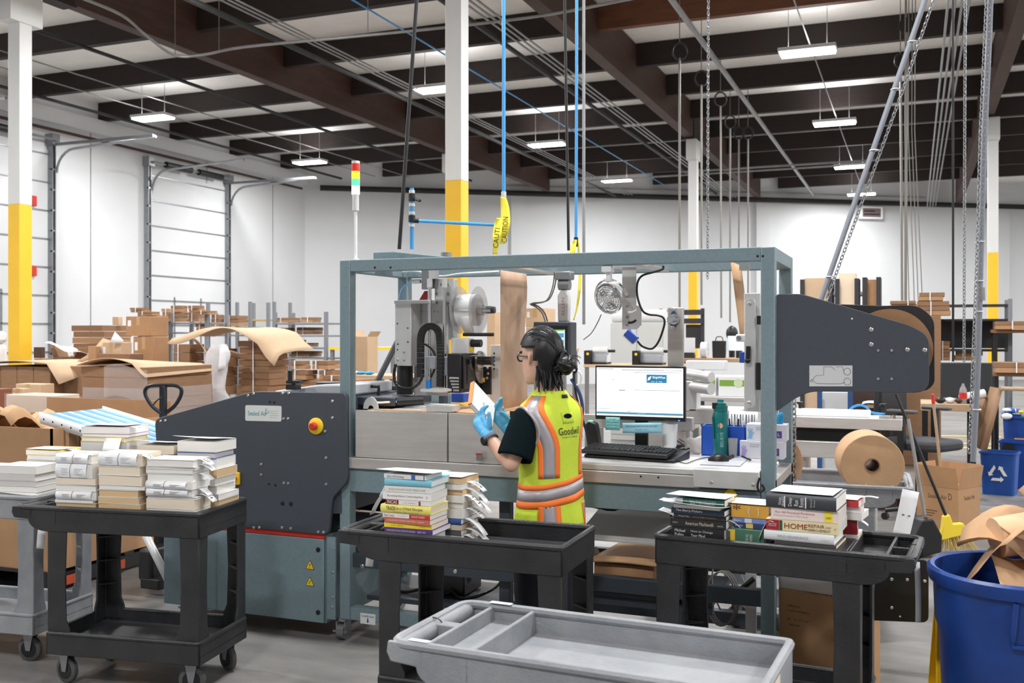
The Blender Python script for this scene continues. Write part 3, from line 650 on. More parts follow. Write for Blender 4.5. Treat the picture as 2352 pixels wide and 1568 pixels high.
# grey metal bracket with code reader hanging from the rail
YS = 4.90
mb = MB(); sp = polyY([(1429, 612), (1461, 612), (1461, 700), (1473, 705), (1473, 746), (1463, 756), (1429, 756)], YS); mb.prism(sp, YS, YS+.006); sbr = part(mb, 'sensor_bracket', M_inox)
mb = MB(); a = pY(1452, 612, YS); mb.box(a.x-.1, a.x+.12, YS-.02, YS+.12, a.z-.004, a.z+.004); part(mb, 'bracket_plate', M_inox)
for (u, v, du) in ((1452, 717, 10), (1452, 740, 9)):
    pts = [pY(u-du+2*du*t, v-6*t+3*math.sin(3*t), YS-.001) for t in (0, .25, .5, .75, 1)]
    mb = MB(); mb.tube(pts, .006, 6); mb.build('curved_slot', M_dark if v > 730 else M_inkw, sbr)
for (s_, v) in (('C', 680), ('5', 703), ('8', 728), ('R', 745)):
    a = pY(1441, v, YS); text(s_, .014, .018, frame((a.x, YS-.001, a.z), (0, 0, 1), (0, -1, 0)), M_inkg, sbr)
a = pY(1450, 772, YS-.02); Mx = frame(a, (1, 0, -.9), (0, -1, 0))
mb = MB(); mb.box(-.033, .033, -.02, .02, -.02, .02, Mx); rd = part(mb, 'code_reader', mat('sensor blue', (44, 84, 180)), bevel=.005)
mb = MB(); mb.box(-.033, .033, -.026, -.02, -.018, .018, Mx); part(mb, 'reader_window', M_alu, rd)
pts = [pY(x, y, YS-.02) for x, y in ((1464, 783), (1475, 795), (1494, 801), (1505, 795), (1516, 777), (1526, 745), (1524, 730), (1510, 724), (1490, 722), (1475, 712), (1464, 680), (1464, 650), (1475, 633), (1500, 625), (1522, 618), (1523, 610))]
mb = MB(); mb.tube(smoothpts(pts, 4), .0055, 8); part(mb, 'reader_cable', M_cable)
# ================================================================== utility carts
def cart(label, corner, rz, m, hs=-1, dims=(.99, .45, .84), group='plastic utility carts', bins=1):
    """corner: front-left rim corner in the world; local x runs along the cart, y away from the camera; hs: side of the handle"""
    L, Wd, H = dims
    ex = Vector((math.cos(rz), math.sin(rz), 0)); ey = Vector((-math.sin(rz), math.cos(rz), 0))
    c = Vector((corner[0], corner[1], 0))+ex*L/2+ey*Wd/2
    t = thing('utility_cart', label, 'cart', c, rz, group)
    def S_(x): return -hs*x              # profile is written with the handle at negative x
    h = Wd/2; a0 = -L/2; a1 = L/2; zf = H-.07; zb = H-.115; xl = a0+.19
    prof = [(a0+.012, H-.055), (a0, H-.03), (a0+.004, H), (a1, H), (a1, zb), (xl, zb)]+[(xl-.10*math.sin(u), zb+.055*(1-math.cos(u))) for u in [math.pi/2*i/6 for i in range(1, 7)]]
    mb = MB()
    for y0, y1 in ((-h, -h+.012), (h-.012, h)):
        mb.prism([(S_(x), z) for x, z in prof], y0, y1)
    mb.box(*sorted((S_(a1-.012), S_(a1))), -h, h, zb, H)
    mb.box(*sorted((S_(a0+.10), S_(a0+.112))), -h, h, H-.055, H-.004)        # divider behind the grip
    mb.box(*sorted((S_(a0+.235), S_(a0+.247))), -h, h, zf-.01, H-.003)         # divider of the small bin
    if bins == 2: mb.box(*sorted((S_(a0+.03), S_(a0+.105))), -h+.01, h-.01, H-.055, H-.047)
    mb.box(*sorted((S_(a0+.235), S_(a1))), -h+.002, h-.002, zf-.01, zf)
    mb.box(*sorted((S_(a0+.105), S_(a0+.24))), -h+.002, h-.002, H-.055, H-.047)
    mb.box(*sorted((S_(a0+.02), S_(a0+.105))), -(.02 if bins == 1 else .006), (.02 if bins == 1 else .006), H-.045, H-.006)      # bridge between the two hand holes
    top = mb.build('top_shelf', m, t, bevel=.004, local=True)
    rim = rpoly([(S_(a0+.012), -h+.008), (S_(a1-.004), -h+.004), (S_(a1-.004), h-.004), (S_(a0+.012), h-.008)], [.05, .02, .02, .05], 6)
    mb = MB(); mb.tube([(x, y, H-.006) for x, y in rim], .013, 8, closed=True); mb.build('rim', m, top, local=True)
    mb = MB(); mb.tube([(S_(a0+.024), y, H-.024) for y in (-h+.02, -.1, 0, .1, h-.02)], .022, 12); mb.build('handle', m, t, local=True)
    # bottom shelf
    zb0, zb1 = .145, .25; bx0 = xl; mb = MB()
    lo, hi = sorted((S_(bx0), S_(a1)))
    mb.box(lo, hi, -h, -h+.012, zb0, zb1); mb.box(lo, hi, h-.012, h, zb0, zb1); mb.box(lo, lo+.012, -h, h, zb0, zb1); mb.box(hi-.012, hi, -h, h, zb0, zb1)
    mb.box(lo, hi, -h+.002, h-.002, .178, .19); bot = mb.build('bottom_shelf', m, t, bevel=.004, local=True)
    mb = MB(); mb.tube([(x, y, zb1-.004) for x, y in rpoly([(lo+.004, -h+.004), (hi-.004, -h+.004), (hi-.004, h-.004), (lo+.004, h-.004)], .02, 4)], .010, 8, closed=True); mb.build('rim', m, bot, local=True)
    # legs: angle section, flared foot, little gussets inside
    for sx in (0, 1):
        for sy in (-1, 1):
            x0 = S_(bx0) if sx == 0 else S_(a1); dx = -hs if sx == 0 else hs; y0 = sy*h; dy = -sy
            mb = MB(); lw = .105; th = .016
            def ang(w, z): return [(x0+dx*.004, y0+dy*.004, z), (x0+dx*w, y0+dy*.004, z), (x0+dx*w, y0+dy*th, z), (x0+dx*th, y0+dy*th, z), (x0+dx*th, y0+dy*w*.8, z), (x0+dx*.004, y0+dy*w*.8, z)]
            mb.rings([ang(lw*1.18, .20), ang(lw*1.15, .27), ang(lw*.98, .31), ang(lw*.92, .5), ang(lw, zb+.004)])
            leg = mb.build('leg', m, t, bevel=.004, local=True)
            for z in (.38, .5, .62):
                g = MB(); g.add([(x0+dx*th, y0+dy*th, z), (x0+dx*lw*.85, y0+dy*th, z), (x0+dx*th, y0+dy*lw*.7, z), (x0+dx*th, y0+dy*th, z+.008), (x0+dx*lw*.85, y0+dy*th, z+.008), (x0+dx*th, y0+dy*lw*.7, z+.008)], [(0, 1, 2), (3, 5, 4), (0, 3, 4, 1), (1, 4, 5, 2), (2, 5, 3, 0)])
                g.build('gusset', m, leg, local=True)
            # caster
            cx = x0+dx*.07; cy = y0+dy*.06; r = .062; an = random.uniform(-.6, .6); Mx = Matrix.Translation((cx, cy, 0)) @ Matrix.Rotation(an, 4, 'Z')
            k = MB(); k.box(-.03, .03, -.03, .03, .138, .146, Mx)
            for s in (-1, 1): k.prism([(-.012, .055), (.012, .055), (.028, .14), (-.028, .14)], s*.019, s*.023, Mx)
            ck = k.build('caster', M_steel, t, local=True)
            k = MB(); k.lathe([(.02, -.014), (r-.008, -.015), (r, -.010), (r, .010), (r-.008, .015), (.02, .014)], 24, Mx @ Matrix.Translation((.0, 0, r)) @ Matrix.Rotation(math.pi/2, 4, 'X'), True); wl = k.build('wheel', M_rubber, ck, local=True)
            k = MB(); k.cyl((0, -.017, r), (0, .017, r), .042, 18, M=Mx); k.build('wheel_hub', M_black, ck, local=True)
    return t, ex, ey, c
def rimp(px, py, z=.84): return pZ(px, py, z)
cartL = cart('black utility cart at left loaded with fore-edge stacks of white books', rimp(26, 1161), math.radians(9.0), M_cartb)
cartM = cart('black utility cart in front of the worker with one book stack', rimp(774, 1216), math.radians(1.2), M_cartb)
cartR = cart('black utility cart at right with handle tray and book stacks', rimp(1504, 1228), math.radians(-4.6), M_cartb, hs=1, bins=2)
cartF = cart('empty scuffed grey utility cart closest to the viewer', rimp(887, 1470), math.radians(-2.6), M_cartg)
q = pZ(66, 1426, .25); rz = math.radians(7); exg = Vector((math.cos(rz), math.sin(rz), 0))
cartG = cart('grey utility cart cut off by the left edge, behind black cart', q-exg*1.04+Vector((-.01, .09, 0)), rz, M_cartg)
q = pZ(2100, 1121, .84)
cartK = cart('grey utility cart behind the machine carrying the big kraft roll', q-Vector((1.0, .05, 0)), math.radians(2), M_cartg, hs=1, dims=(1.0, .62, .84))
def cl(cartt, x, y, z=0):    # cart-local to world
    t, ex, ey, c = cartt; return c+ex*x+ey*y+UP*z
# stickers, ties and tags on the carts
t = cartF[0]
def sticker(cartt, x, y, w, d, z, name, m, rz=0):
    mb = MB(); mb.box(x-w/2, x+w/2, y-d/2, y+d/2, z, z+.001); return mb.build(name, m, cartt[0], local=True)
sticker(cartF, -.40, -.212, .06, .018, .8475, 'tape_label', M_paper); sticker(cartF, -.36, .212, .07, .02, .8475, 'tape_label', M_paper)
mb = MB(); mb.box(.487, .4965, -.13, .02, .745, .815); lb = mb.build('taped_note', mat('cream tape', (226, 212, 190), .7), cartF[0], local=True)
o = text('1/12', .06, .035, frame((.4965, -.07, .78), (0, 1, 0), (1, 0, 0)), M_ink, None); o.parent = lb
mb = MB(); mb.tube([(-.495, .0, .80+.03*math.sin(u)) if False else (-.471+.03*math.cos(u), 0, .816+.03*math.sin(u)) for u in [2*math.pi*i/14 for i in range(14)]], .002, 5, closed=True); mb.build('cable_tie', M_cable, cartF[0], local=True)
mb = MB(); mb.tube([(.471+.03*math.cos(u), .02, .816+.03*math.sin(u)) for u in [2*math.pi*i/14 for i in range(14)]], .002, 5, closed=True); mb.build('cable_tie', M_cable, cartR[0], local=True)
mb = MB(); mb.sheet(lambda u, v: (-.40+.018*u-.012*v, .10, .70+.085*v-.0), 1, 4); mb.build('hanging_tag', M_paper, cartF[0], local=True, solid=.001)
def hangtag(px, py, Yc, w, h, tilt, label, line=True):
    p = pD(px, py, Yc); M = frame(p, RT, -FW) @ Matrix.Rotation(tilt, 4, 'Z')
    t = thing('paper_tag', label, 'tag', p)
    mb = MB(); mb.sheet(lambda u, v: ((u-.5)*w, -h*v, .006*math.sin(v*3)), 2, 6, M); mb.build('tag_sheet', M_paper, t, solid=.0008)
    if line: text('- -', w*.5, h*.03, M @ Matrix.Translation((0, -h*.5, .01)), M_inkg, t)
    return t
hangtag(853, 1258, 4.42, .034, .082, -.12, 'small white paper tag hanging under the middle cart handle')
hangtag(2092, 1126, 4.98, .085, .25, -.22, 'long white card tag hanging from the grey cart with the roll')
hangtag(2106, 1290, 3.86, .022, .23, .02, 'narrow white paper strip hanging below the right cart handle', False)
hangtag(100, 1190, 4.95, .04, .15, -.1, 'curled white paper slip hanging between the two left carts', False)
# ================================================================== books
ORD = ['bottom', 'second', 'third', 'fourth', 'fifth', 'sixth', 'seventh', 'eighth', 'ninth', 'tenth', 'eleventh', 'twelfth', 'thirteenth']
nslip = 0
def slip(b, L, Wd, T, side, pos, ln, wd, droop, txt=None):
    """paper strip tucked in the book, sticking out of +x/-x/-y side and curling"""
    mb = MB()
    def f(u, v):
        s = u*ln; z = T*.6 + .006 - droop*(u**2)*ln + .012*math.sin(u*3.0)
        w_ = (v-.5)*wd
        if side == '+x': return (L-.03+s, pos+w_+s*.15, z)
        if side == '-x': return (.03-s, pos+w_+s*.15, z)
        return (pos+w_+s*.2, .03-s, z)
    mb.sheet(f, 7, 1); sl = mb.build('paper_slip', M_paper, b, local=True, solid=.0006)
    if txt and side != '-y':
        vs, fs = text_mesh(txt); x0 = min(v.x for v in vs); x1 = max(v.x for v in vs); y0 = min(v.y for v in vs); y1 = max(v.y for v in vs)
        k = MB(); pts = []
        for v in vs:
            u = .52+.34*(v.x-x0)/(x1-x0); vv = .18+.55*(v.y-y0)/(y1-y0)
            p = Vector(f(u, vv if side == '+x' else 1-vv)); pts.append(p+Vector((0, 0, .0014)))
        k.add(pts, fs); k.build('lettering', M_ink, sl, local=True, smooth=0, fix=False)
def book(p, rz, L, Wd, T, cov, pages=0, face='spine', txt=None, tcol=None, hard=False, label='', group='', slips=(), sheet=None, blocks=(), wrap=False):
    """origin: front-left-bottom corner; x along the length, y away. face: what looks at the camera"""
    t = thing('book', label, 'book', p, rz, group)
    e = .003 if hard else .0006; c = .003 if hard else .0012
    mc = mat('cover %d %d %d' % cov, cov, .4)
    y_sp = 0 if face == 'spine' else Wd
    mb = MB(); mb.box(0, L, 0, Wd, 0, c); mb.box(0, L, 0, Wd, T-c, T)
    if face == 'spine':
        # rounded or square spine
        if hard: mb.prism([(0, 0), (0, T), (-.004, T-.004), (-.006, T/2), (-.004, .004)], 0, L, axis='x')
        else: mb.box(0, L, -.0008, .001, 0, T)
    else: mb.box(0, L, Wd-.002, Wd, 0, T)
    cv = mb.build('cover', mc, t, local=True)
    mb = MB(); mb.box(e, L-e, e if face == 'fore' else .002, Wd-(.002 if face == 'fore' else e), c, T-c); mb.build('pages', M_page[pages], t, local=True)
    ys = -.0065 if hard else -.0012
    for (u0, u1, col) in blocks:
        k = MB(); k.box(L*u0, L*u1, ys-.0006, ys+.003, T*.04, T*.96); k.build('spine_block', mat('cover %d %d %d' % col, col, .4), cv, local=True)
    if txt:
        if isinstance(txt, str): txt = ((txt, .5, .5, .8, .5),)
        for item in txt:
            s_, uc, vc, wf, hf = item[:5]; tc = item[5] if len(item) > 5 else (tcol or (40, 40, 44)); vert = len(item) > 6
            o = (L*uc, ys-.0012, T*vc)
            Mx = frame(o, (0, 0, 1), (0, -1, 0)) if vert else frame(o, (1, 0, 0), (0, -1, 0))
            ob = text(s_, (T*wf if vert else L*wf), (L*hf if vert else T*hf), Mx, mat('ink %d %d %d' % tc, tc, .6), None); ob.parent = cv
    for s in slips: slip(t, L, Wd, T, *s)
    if wrap:      # invoice folded round the visible edge, held by a rubber band
        w0 = L*.03; w1 = L*random.uniform(.86, .95); bul = .012
        prof = [(.09, T+.0015), (.02, T+.002), (-.004, T), (-bul, T*.72), (-bul-.001, T*.4), (-.005, .003), (.0, .001)]
        k = MB(); k.sheet(lambda u, v: (w0+(w1-w0)*u, prof[min(6, int(round(v*6)))][0], prof[min(6, int(round(v*6)))][1]), 3, 6); wr = k.build('invoice_wrap', M_paper, t, local=True, solid=.0006)
        k = MB(); xb_ = L*random.uniform(.4, .5)
        k.tube([(xb_+.008*(1-i/6), q[0]-.0015, q[1]+.0006) for i, q in enumerate(prof[:6])], .0013, 5); k.build('rubber_band', mat('rubber band', (150, 120, 95), .7), wr, local=True)
        k = MB()
        for q in range(4):
            z = T*(.68-.12*q); k.box(L*.2, L*(.38-.03*(q % 2)), -bul-.0030, -bul-.0018, z-.0006, z+.0006); k.box(L*.55, L*(.78-.05*(q % 3)), -bul-.0030, -bul-.0018, z-.0006, z+.0006)
        k.build('printed_lines', mat('pale grey ink', (176, 178, 182), .7), wr, local=True, smooth=0)['kind'] = 'stuff'
    if sheet:     # loose sheet lying on the top cover, hanging over the edges
        x0, x1, y0, y1, cu = sheet; k = MB()
        k.sheet(lambda u, v: (x0+(x1-x0)*u, y0+(y1-y0)*v, T+.003+cu*(.012*math.sin(u*2.6+.5)*(1-v)+.01*(u-.5)**2*4*(1-v))-.0*v), 8, 4); sh_ = k.build('loose_sheet', M_paper, t, local=True, solid=.0006)
    return t
def stack(cartt, x, y, specs, where, group, z0=.771, rz=0.0, lift=0, sc=1.0, st=1.0):
    specs = [dict(s, L=s['L']*sc, T=s['T']*st) for s in specs]
    if lift: specs = [dict(d='plain thick grey book', L=specs[0]['L']*.95, Wd=.14, T=lift, cov=(120, 118, 116), pages=3, dx=.003, dy=.006, a=0)]+specs
    z = z0; n = len(specs)
    tr = cartt[0].rotation_euler[2]
    for i, s in enumerate(specs):
        s = dict(s); dx = s.pop('dx', random.uniform(-.004, .004)); dy = s.pop('dy', random.uniform(-.004, .004)); a = s.pop('a', random.uniform(-.03, .03))
        desc = s.pop('d'); pos = 'top' if i == n-1 else ORD[i]
        lab = '%s, %s %s' % (desc, ('%s book of' % pos if pos in ('top', 'bottom') else '%s from bottom of' % pos), where)
        book(cl(cartt, x+dx, y+dy, z), tr+rz+a, label=lab, group=group, **s); z += s['T']+.0012
    return z
# ---- middle cart, front stack with spines to the camera
g = 'books on the middle cart'
W_ = (238, 237, 233)
stack(cartM, -.292, -.19, [
  dict(d='purple paperback with white title', L=.250, Wd=.18, T=.022, cov=(96, 66, 142), txt=(('THE PROCESS OF HIGHLY EFFECTIVE COACHING', .35, .5, .6, .35, (235, 230, 240)), ("ROBERT F. HICKS", .78, .5, .17, .35, (235, 230, 240))), a=0, slips=(('-x', .06, .08, .03, .3),)),
  dict(d='bright yellow paperback', L=.245, Wd=.17, T=.020, cov=(248, 220, 60), txt=(('Just Play  (un)learning', .28, .5, .26, .4, (160, 130, 20)), ('T. G. Gwendoline', .8, .5, .13, .3, (190, 160, 40))), a=.02),
  dict(d='coral red paperback with pale title', L=.238, Wd=.16, T=.0205, cov=(206, 112, 92), txt=(('THE ELECTRICITY OF EVERY LIVING THING', .38, .55, .62, .34, (250, 225, 215)), ('KATHERINE MAY', .80, .5, .15, .3, (250, 225, 215))), dx=.004, slips=(('-x', .07, .09, .03, .2),)),
  dict(d='white paperback with red author block', L=.250, Wd=.16, T=.019, cov=(240, 236, 230), blocks=((.56, .99, (204, 60, 48)),), txt=(('DAVID ROISSE', .75, .5, .27, .4, (250, 240, 235)), ('Dial Cease', .14, .55, .22, .6, (190, 70, 60)), ('Discipline', .42, .5, .2, .3, (150, 150, 150))), dx=-.006),
  dict(d='thick pale yellow TRADE hardback', L=.262, Wd=.17, T=.036, cov=(242, 230, 122), pages=1, hard=True, txt=(('TRADE', .21, .6, .18, .46, (60, 52, 30)), ('Like an', .37, .62, .12, .3, (90, 80, 40)), ("O'Neil Disciple", .65, .58, .4, .42, (60, 52, 30)), ('How We Made 18,000% in the Stock Market', .52, .15, .5, .16, (90, 80, 40))), dx=-.014, slips=(('-x', .07, .07, .04, .3),)),
  dict(d='white INCAS paperback with dark red block', L=.230, Wd=.16, T=.020, cov=(236, 232, 226), blocks=((.0, .30, (130, 32, 48)), (.76, .80, (150, 40, 50))), txt=(('INCAS', .16, .5, .22, .7, (250, 240, 235)), ('A.R. Pagden', .55, .5, .28, .35, (170, 165, 160))), dx=.006),
  dict(d='white paperback about recovering history', L=.248, Wd=.17, T=.031, cov=(242, 240, 236), txt=(('Recovering History, Constructing Race', .47, .5, .74, .32, (120, 34, 40)), ('>', .92, .5, .03, .4, (150, 140, 140))), dx=-.006, slips=(('-x', .06, .12, .045, .9),)),
  dict(d='white paperback with embossed grey title', L=.232, Wd=.16, T=.026, cov=(232, 230, 226), txt=(('BABY MOVES AND MEDICINE', .5, .5, .8, .3, (176, 172, 168)),), dx=.004, slips=(('-x', .08, .09, .05, .6),)),
  dict(d='sky blue hardback', L=.240, Wd=.20, T=.030, cov=(134, 200, 220), hard=True, txt=(('UNDERSTANDING', .32, .5, .35, .25, (160, 214, 230)), ('THE PRESENT', .72, .5, .25, .25, (160, 214, 230))), dx=.004, slips=(('-x', .08, .09, .05, 1.0),)),
  dict(d='white blue-marked book under a sheet', L=.220, Wd=.15, T=.020, cov=(230, 228, 226), blocks=((.66, .75, (66, 104, 170)), (.95, .97, (66, 104, 170))), txt=(('Joy of Living', .28, .45, .4, .6, (70, 70, 90)),), dx=0, sheet=(-.03, .23, -.015, .16, 1.0)),
], 'front stack on middle cart', g, lift=.066, sc=.88, st=.95)
sl9 = [('+x', .06, random.uniform(.10, .14), .05, random.uniform(.5, 1.1), None) for k in range(9)]
cols = [((226, 222, 214), 1, .035), ((90, 90, 96), 3, .02), ((214, 200, 178), 2, .022), ((52, 84, 148), 0, .026), ((232, 230, 226), 0, .04), ((228, 224, 216), 1, .024), ((236, 234, 230), 0, .03), ((214, 180, 140), 2, .022), ((238, 236, 232), 0, .022), ((222, 190, 150), 2, .022)]
desc2 = ['cream', 'dark grey', 'tan', 'blue hardback', 'thick white', 'off-white', 'white', 'brown-edged', 'plain white', 'tan-paged']
tx2 = ['1260', None, '', None, '0142', None, '571', None, '009', None]
stack(cartM, -.19, -.005, [dict(d=desc2[k]+' book with curled slips', L=.17, Wd=.19, T=cols[k][2], cov=cols[k][0], pages=cols[k][1], hard=(k == 3), slips=(('+x', .04+.02*(k % 3), .10+.02*(k % 2), .045, .35+.08*(k % 4), tx2[k] or None),) if k != 9 else (), sheet=(-.01, .17, 0, .18, .5) if k == 9 else None) for k in range(10)], 'rear slip stack on middle cart', g)
# ---- right cart
g = 'books on the right cart'
tz = stack(cartR, -.435, -.19, [
  dict(d='yellow-edged thin paperback', L=.205, Wd=.14, T=.012, cov=(226, 190, 60)),
  dict(d='black two-line-title paperback', L=.215, Wd=.15, T=.046, cov=(38, 38, 40), txt=(('Michael', .16, .68, .2, .25, (235, 235, 235)), ('Pollan', .145, .33, .17, .25, (235, 235, 235)), ('How to Change', .58, .68, .42, .25, (215, 215, 215)), ('Your Mind', .505, .33, .27, .25, (235, 235, 235))), slips=(('+x', .05, .07, .05, .2),)),
  dict(d='black paperback with cream script title', L=.230, Wd=.15, T=.032, cov=(40, 40, 42), txt=(('American Machiavelli', .53, .5, .5, .45, (214, 200, 176)), ('CHERNOW', .1, .5, .1, .2, (180, 180, 180)), ('HAMILTON', .9, .4, .1, .2, (200, 200, 200))), dx=-.006, slips=(('-x', .06, .09, .07, -.3), ('+x', .06, .09, .06, .4))),
  dict(d='thin black paperback with brown title', L=.215, Wd=.145, T=.018, cov=(52, 50, 50), txt=(('Morgan Talty', .2, .5, .2, .35, (200, 200, 200)), ('Let the Eagle at Nowhere', .6, .5, .44, .38, (170, 130, 100))), dx=.008),
  dict(d='dark blue novel under a sheet', L=.220, Wd=.145, T=.022, cov=(36, 50, 66), txt=(('The Berry Pickers', .34, .6, .5, .5, (226, 226, 226)),), sheet=(-.03, .23, -.03, .14, 1.6), slips=(('-x', .06, .1, .06, -.2),)),
  dict(d='white paperback between loose sheets', L=.19, Wd=.15, T=.014, cov=(226, 222, 216), dx=.01, sheet=(-.03, .21, -.02, .14, 1.2)),
  dict(d='green book with white author name', L=.200, Wd=.15, T=.026, cov=(28, 96, 80), pages=1, txt=(('EMILY DICKINSON', .55, .28, .5, .24, (236, 240, 236)), ('THE COLLECTED POEMS', .55, .68, .55, .2, (200, 220, 210))), blocks=((.0, .14, (214, 216, 220)),), dx=.02, sheet=(-.035, .21, -.025, .16, .8)),
], 'left stack on right cart', g, lift=.045)
stack(cartR, -.195, -.14, [
  dict(d='green and yellow thick book', L=.135, Wd=.15, T=.060, cov=(74, 118, 96), blocks=((.0, .14, (240, 200, 60)),), txt=(('THE HILL', .5, .5, .55, .09, (200, 220, 206), 1), ('FARMERS', .62, .5, .5, .08, (200, 220, 206), 1)), a=-.05, dy=-.03),
  dict(d='blue paperback with logo squares', L=.14, Wd=.15, T=.020, cov=(56, 66, 110), blocks=((.35, .55, (230, 196, 110)),), txt=(('Basics', .15, .5, .2, .4, (230, 230, 240)),)),
  dict(d='light blue paperback with white squares', L=.14, Wd=.15, T=.018, cov=(118, 138, 196), blocks=((.35, .55, (224, 226, 240)),), txt=(('Basics', .15, .5, .2, .4, (236, 236, 246)),)),
  dict(d='orange book with round white seal', L=.148, Wd=.16, T=.050, cov=(232, 174, 72), txt=(('(   )', .6, .5, .3, .7, (240, 230, 214)), ('*', .15, .8, .2, .4, (60, 44, 36))), dx=-.008, sheet=(-.012, .15, -.008, .16, .3)),
], 'middle stack on right cart', g, lift=.05)
stack(cartR, -.04, -.19, [
  dict(d='wide black picture book', L=.27, Wd=.25, T=.014, cov=(40, 40, 44), dx=.0, hard=True, txt=(('SKETCHES', .62, .5, .3, .5, (90, 120, 180)),)),
  dict(d='grey picture book', L=.22, Wd=.21, T=.014, cov=(84, 82, 76), pages=1, dx=.02),
  dict(d='white WILD ABUNDANCE hardback', L=.250, Wd=.21, T=.040, cov=(236, 237, 238), hard=True, txt=(('WILD ABUNDANCE', .42, .5, .45, .24, (150, 152, 156)), ('artisan', .88, .45, .12, .16, (176, 178, 180))), dx=-.02, slips=(('-x', .04, .07, .06, .9),)),
  dict(d='cream home repair book', L=.258, Wd=.22, T=.044, cov=(238, 226, 180), pages=3, blocks=((.0, .185, (168, 40, 52)), (.19, .23, (48, 92, 70))), txt=(('CREATIVE', .09, .58, .12, .17, (240, 226, 220)), ('HOMEOWNER', .09, .4, .11, .1, (240, 226, 220)), ('HOME', .42, .5, .32, .5, (150, 40, 34)), ('REPAIR', .70, .66, .22, .3, (140, 62, 50)), ('AND', .86, .6, .07, .16, (140, 62, 50)), ('IMPROVEMENT', .74, .26, .30, .26, (110, 60, 52)), ('<', .95, .5, .02, .25, (160, 120, 90))), dx=-.012, slips=(('-x', .02, .06, .06, 1.3),)),
  dict(d='pale pink textbook with used sticker', L=.240, Wd=.22, T=.046, cov=(240, 222, 218), pages=3, txt=(('For All Practical Purposes', .36, .62, .58, .22, (176, 60, 56)), ('Mathematical Literacy in Today\'s World', .30, .34, .5, .12, (120, 120, 126)), ('USED', .85, .4, .08, .16, (80, 70, 20))), blocks=((.79, .91, (246, 226, 60)),), dx=.006),
  dict(d='big black cookbook', L=.250, Wd=.24, T=.056, cov=(66, 68, 72), hard=True, txt=(('Vivian', .205, .5, .55, .05, (230, 230, 230), 1), ('Howard', .25, .5, .62, .05, (230, 230, 230), 1), ('Deep', .36, .5, .6, .065, (236, 236, 236), 1), ('Run', .44, .45, .42, .06, (236, 236, 236), 1), ('Roots', .515, .5, .66, .065, (236, 236, 236), 1), ('Stories and', .65, .5, .6, .03, (190, 190, 190), 1), ('Recipes', .70, .5, .5, .03, (190, 190, 190), 1), ('|', .275, .5, .02, .8, (220, 220, 220)), ('|', .575, .5, .02, .8, (220, 220, 220))), dx=-.012, sheet=(.012, .25, .012, .232, .3)),
], 'right stack on right cart', g, lift=.056, sc=1.06, st=.95)
stack(cartR, .12, .06, [
  dict(d='cream thick book', L=.14, Wd=.15, T=.05, cov=(230, 224, 214), pages=1),
  dict(d='red cloth binder', L=.13, Wd=.15, T=.06, cov=(140, 24, 38), hard=True, pages=0, a=.1, slips=(('+x', .05, .07, .05, .2),)),
  dict(d='white pamphlet', L=.15, Wd=.15, T=.026, cov=(234, 230, 226), a=-.06),
  dict(d='white booklet', L=.15, Wd=.15, T=.022, cov=(238, 236, 232), a=.06),
  dict(d='white paper bundle with red edge', L=.145, Wd=.15, T=.026, cov=(196, 60, 62), a=-.05, slips=(('+x', .08, .09, .03, -.1),), sheet=(0, .14, 0, .14, .2)),
], 'rear right stack on right cart', g, lift=.03)
# ---- left cart: fore-edges to the camera
g = 'books on the left black cart'
def rnd(n, L, Wd, T, pages, wraps=(), extra=None):
    out = []
    nm = ['white', 'cream', 'tan', 'grey']
    for k in range(n):
        cov = [(236, 235, 231), (230, 226, 218), (240, 239, 237), (226, 224, 222)][(k*7+n) % 4]
        d_ = dict(d='%s-paged book%s' % (nm[pages[k]], ' wrapped with an invoice' if k in wraps else ''), L=L+random.uniform(-.016, .012), Wd=Wd, T=T[k], cov=cov, pages=pages[k], face='fore', hard=(k % 3 == 1), wrap=k in wraps)
        if extra and k in extra: d_.update(extra[k])
        out.append(d_)
    return out
stack(cartL, -.28, -.195, rnd(8, .205, .15, (.052, .036, .012, .040, .030, .030, .066, .044), (0, 2, 0, 0, 0, 1, 0, 0), (0, 3, 6, 7)), 'front left stack on black cart', g)
stack(cartL, -.045, -.195, rnd(9, .225, .15, (.026, .032, .032, .028, .036, .018, .046, .044, .058), (2, 0, 2, 2, 2, 0, 1, 1, 1), (8,), {8: dict(slips=(('+x', .02, .07, .05, .2, '771'),))}), 'front middle stack on black cart', g)
stack(cartL, .205, -.195, rnd(11, .245, .15, (.034, .030, .012, .044, .012, .034, .032, .036, .016, .012, .034), (1, 0, 0, 1, 3, 0, 0, 0, 0, 3, 0), (5, 6), {k: dict(slips=(('+x', .06, .085, .05, .45-.02*k, None if k % 2 else '%d' % (610+k)),)) for k in (4, 5, 7, 9, 10)}), 'front right stack on black cart', g)
stack(cartL, .245, .0, rnd(9, .215, .19, (.040, .055, .025, .036, .038, .042, .046, .030, .050), (0, 2, 0, 0, 0, 2, 0, 3, 0), (), {7: dict(cov=(70, 110, 190)), 0: dict(cov=(60, 120, 170)), 8: dict(sheet=(-.02, .21, -.01, .18, 1.5))}), 'rear right stack on black cart', g)
stack(cartL, .03, .0, rnd(9, .19, .17, (.04, .04, .04, .04, .045, .036, .036, .020, .040), (1, 0, 2, 0, 1, 0, 2, 0, 1), (), {8: dict(sheet=(-.01, .19, -.01, .16, 1.6))}), 'rear middle stack on black cart', g)
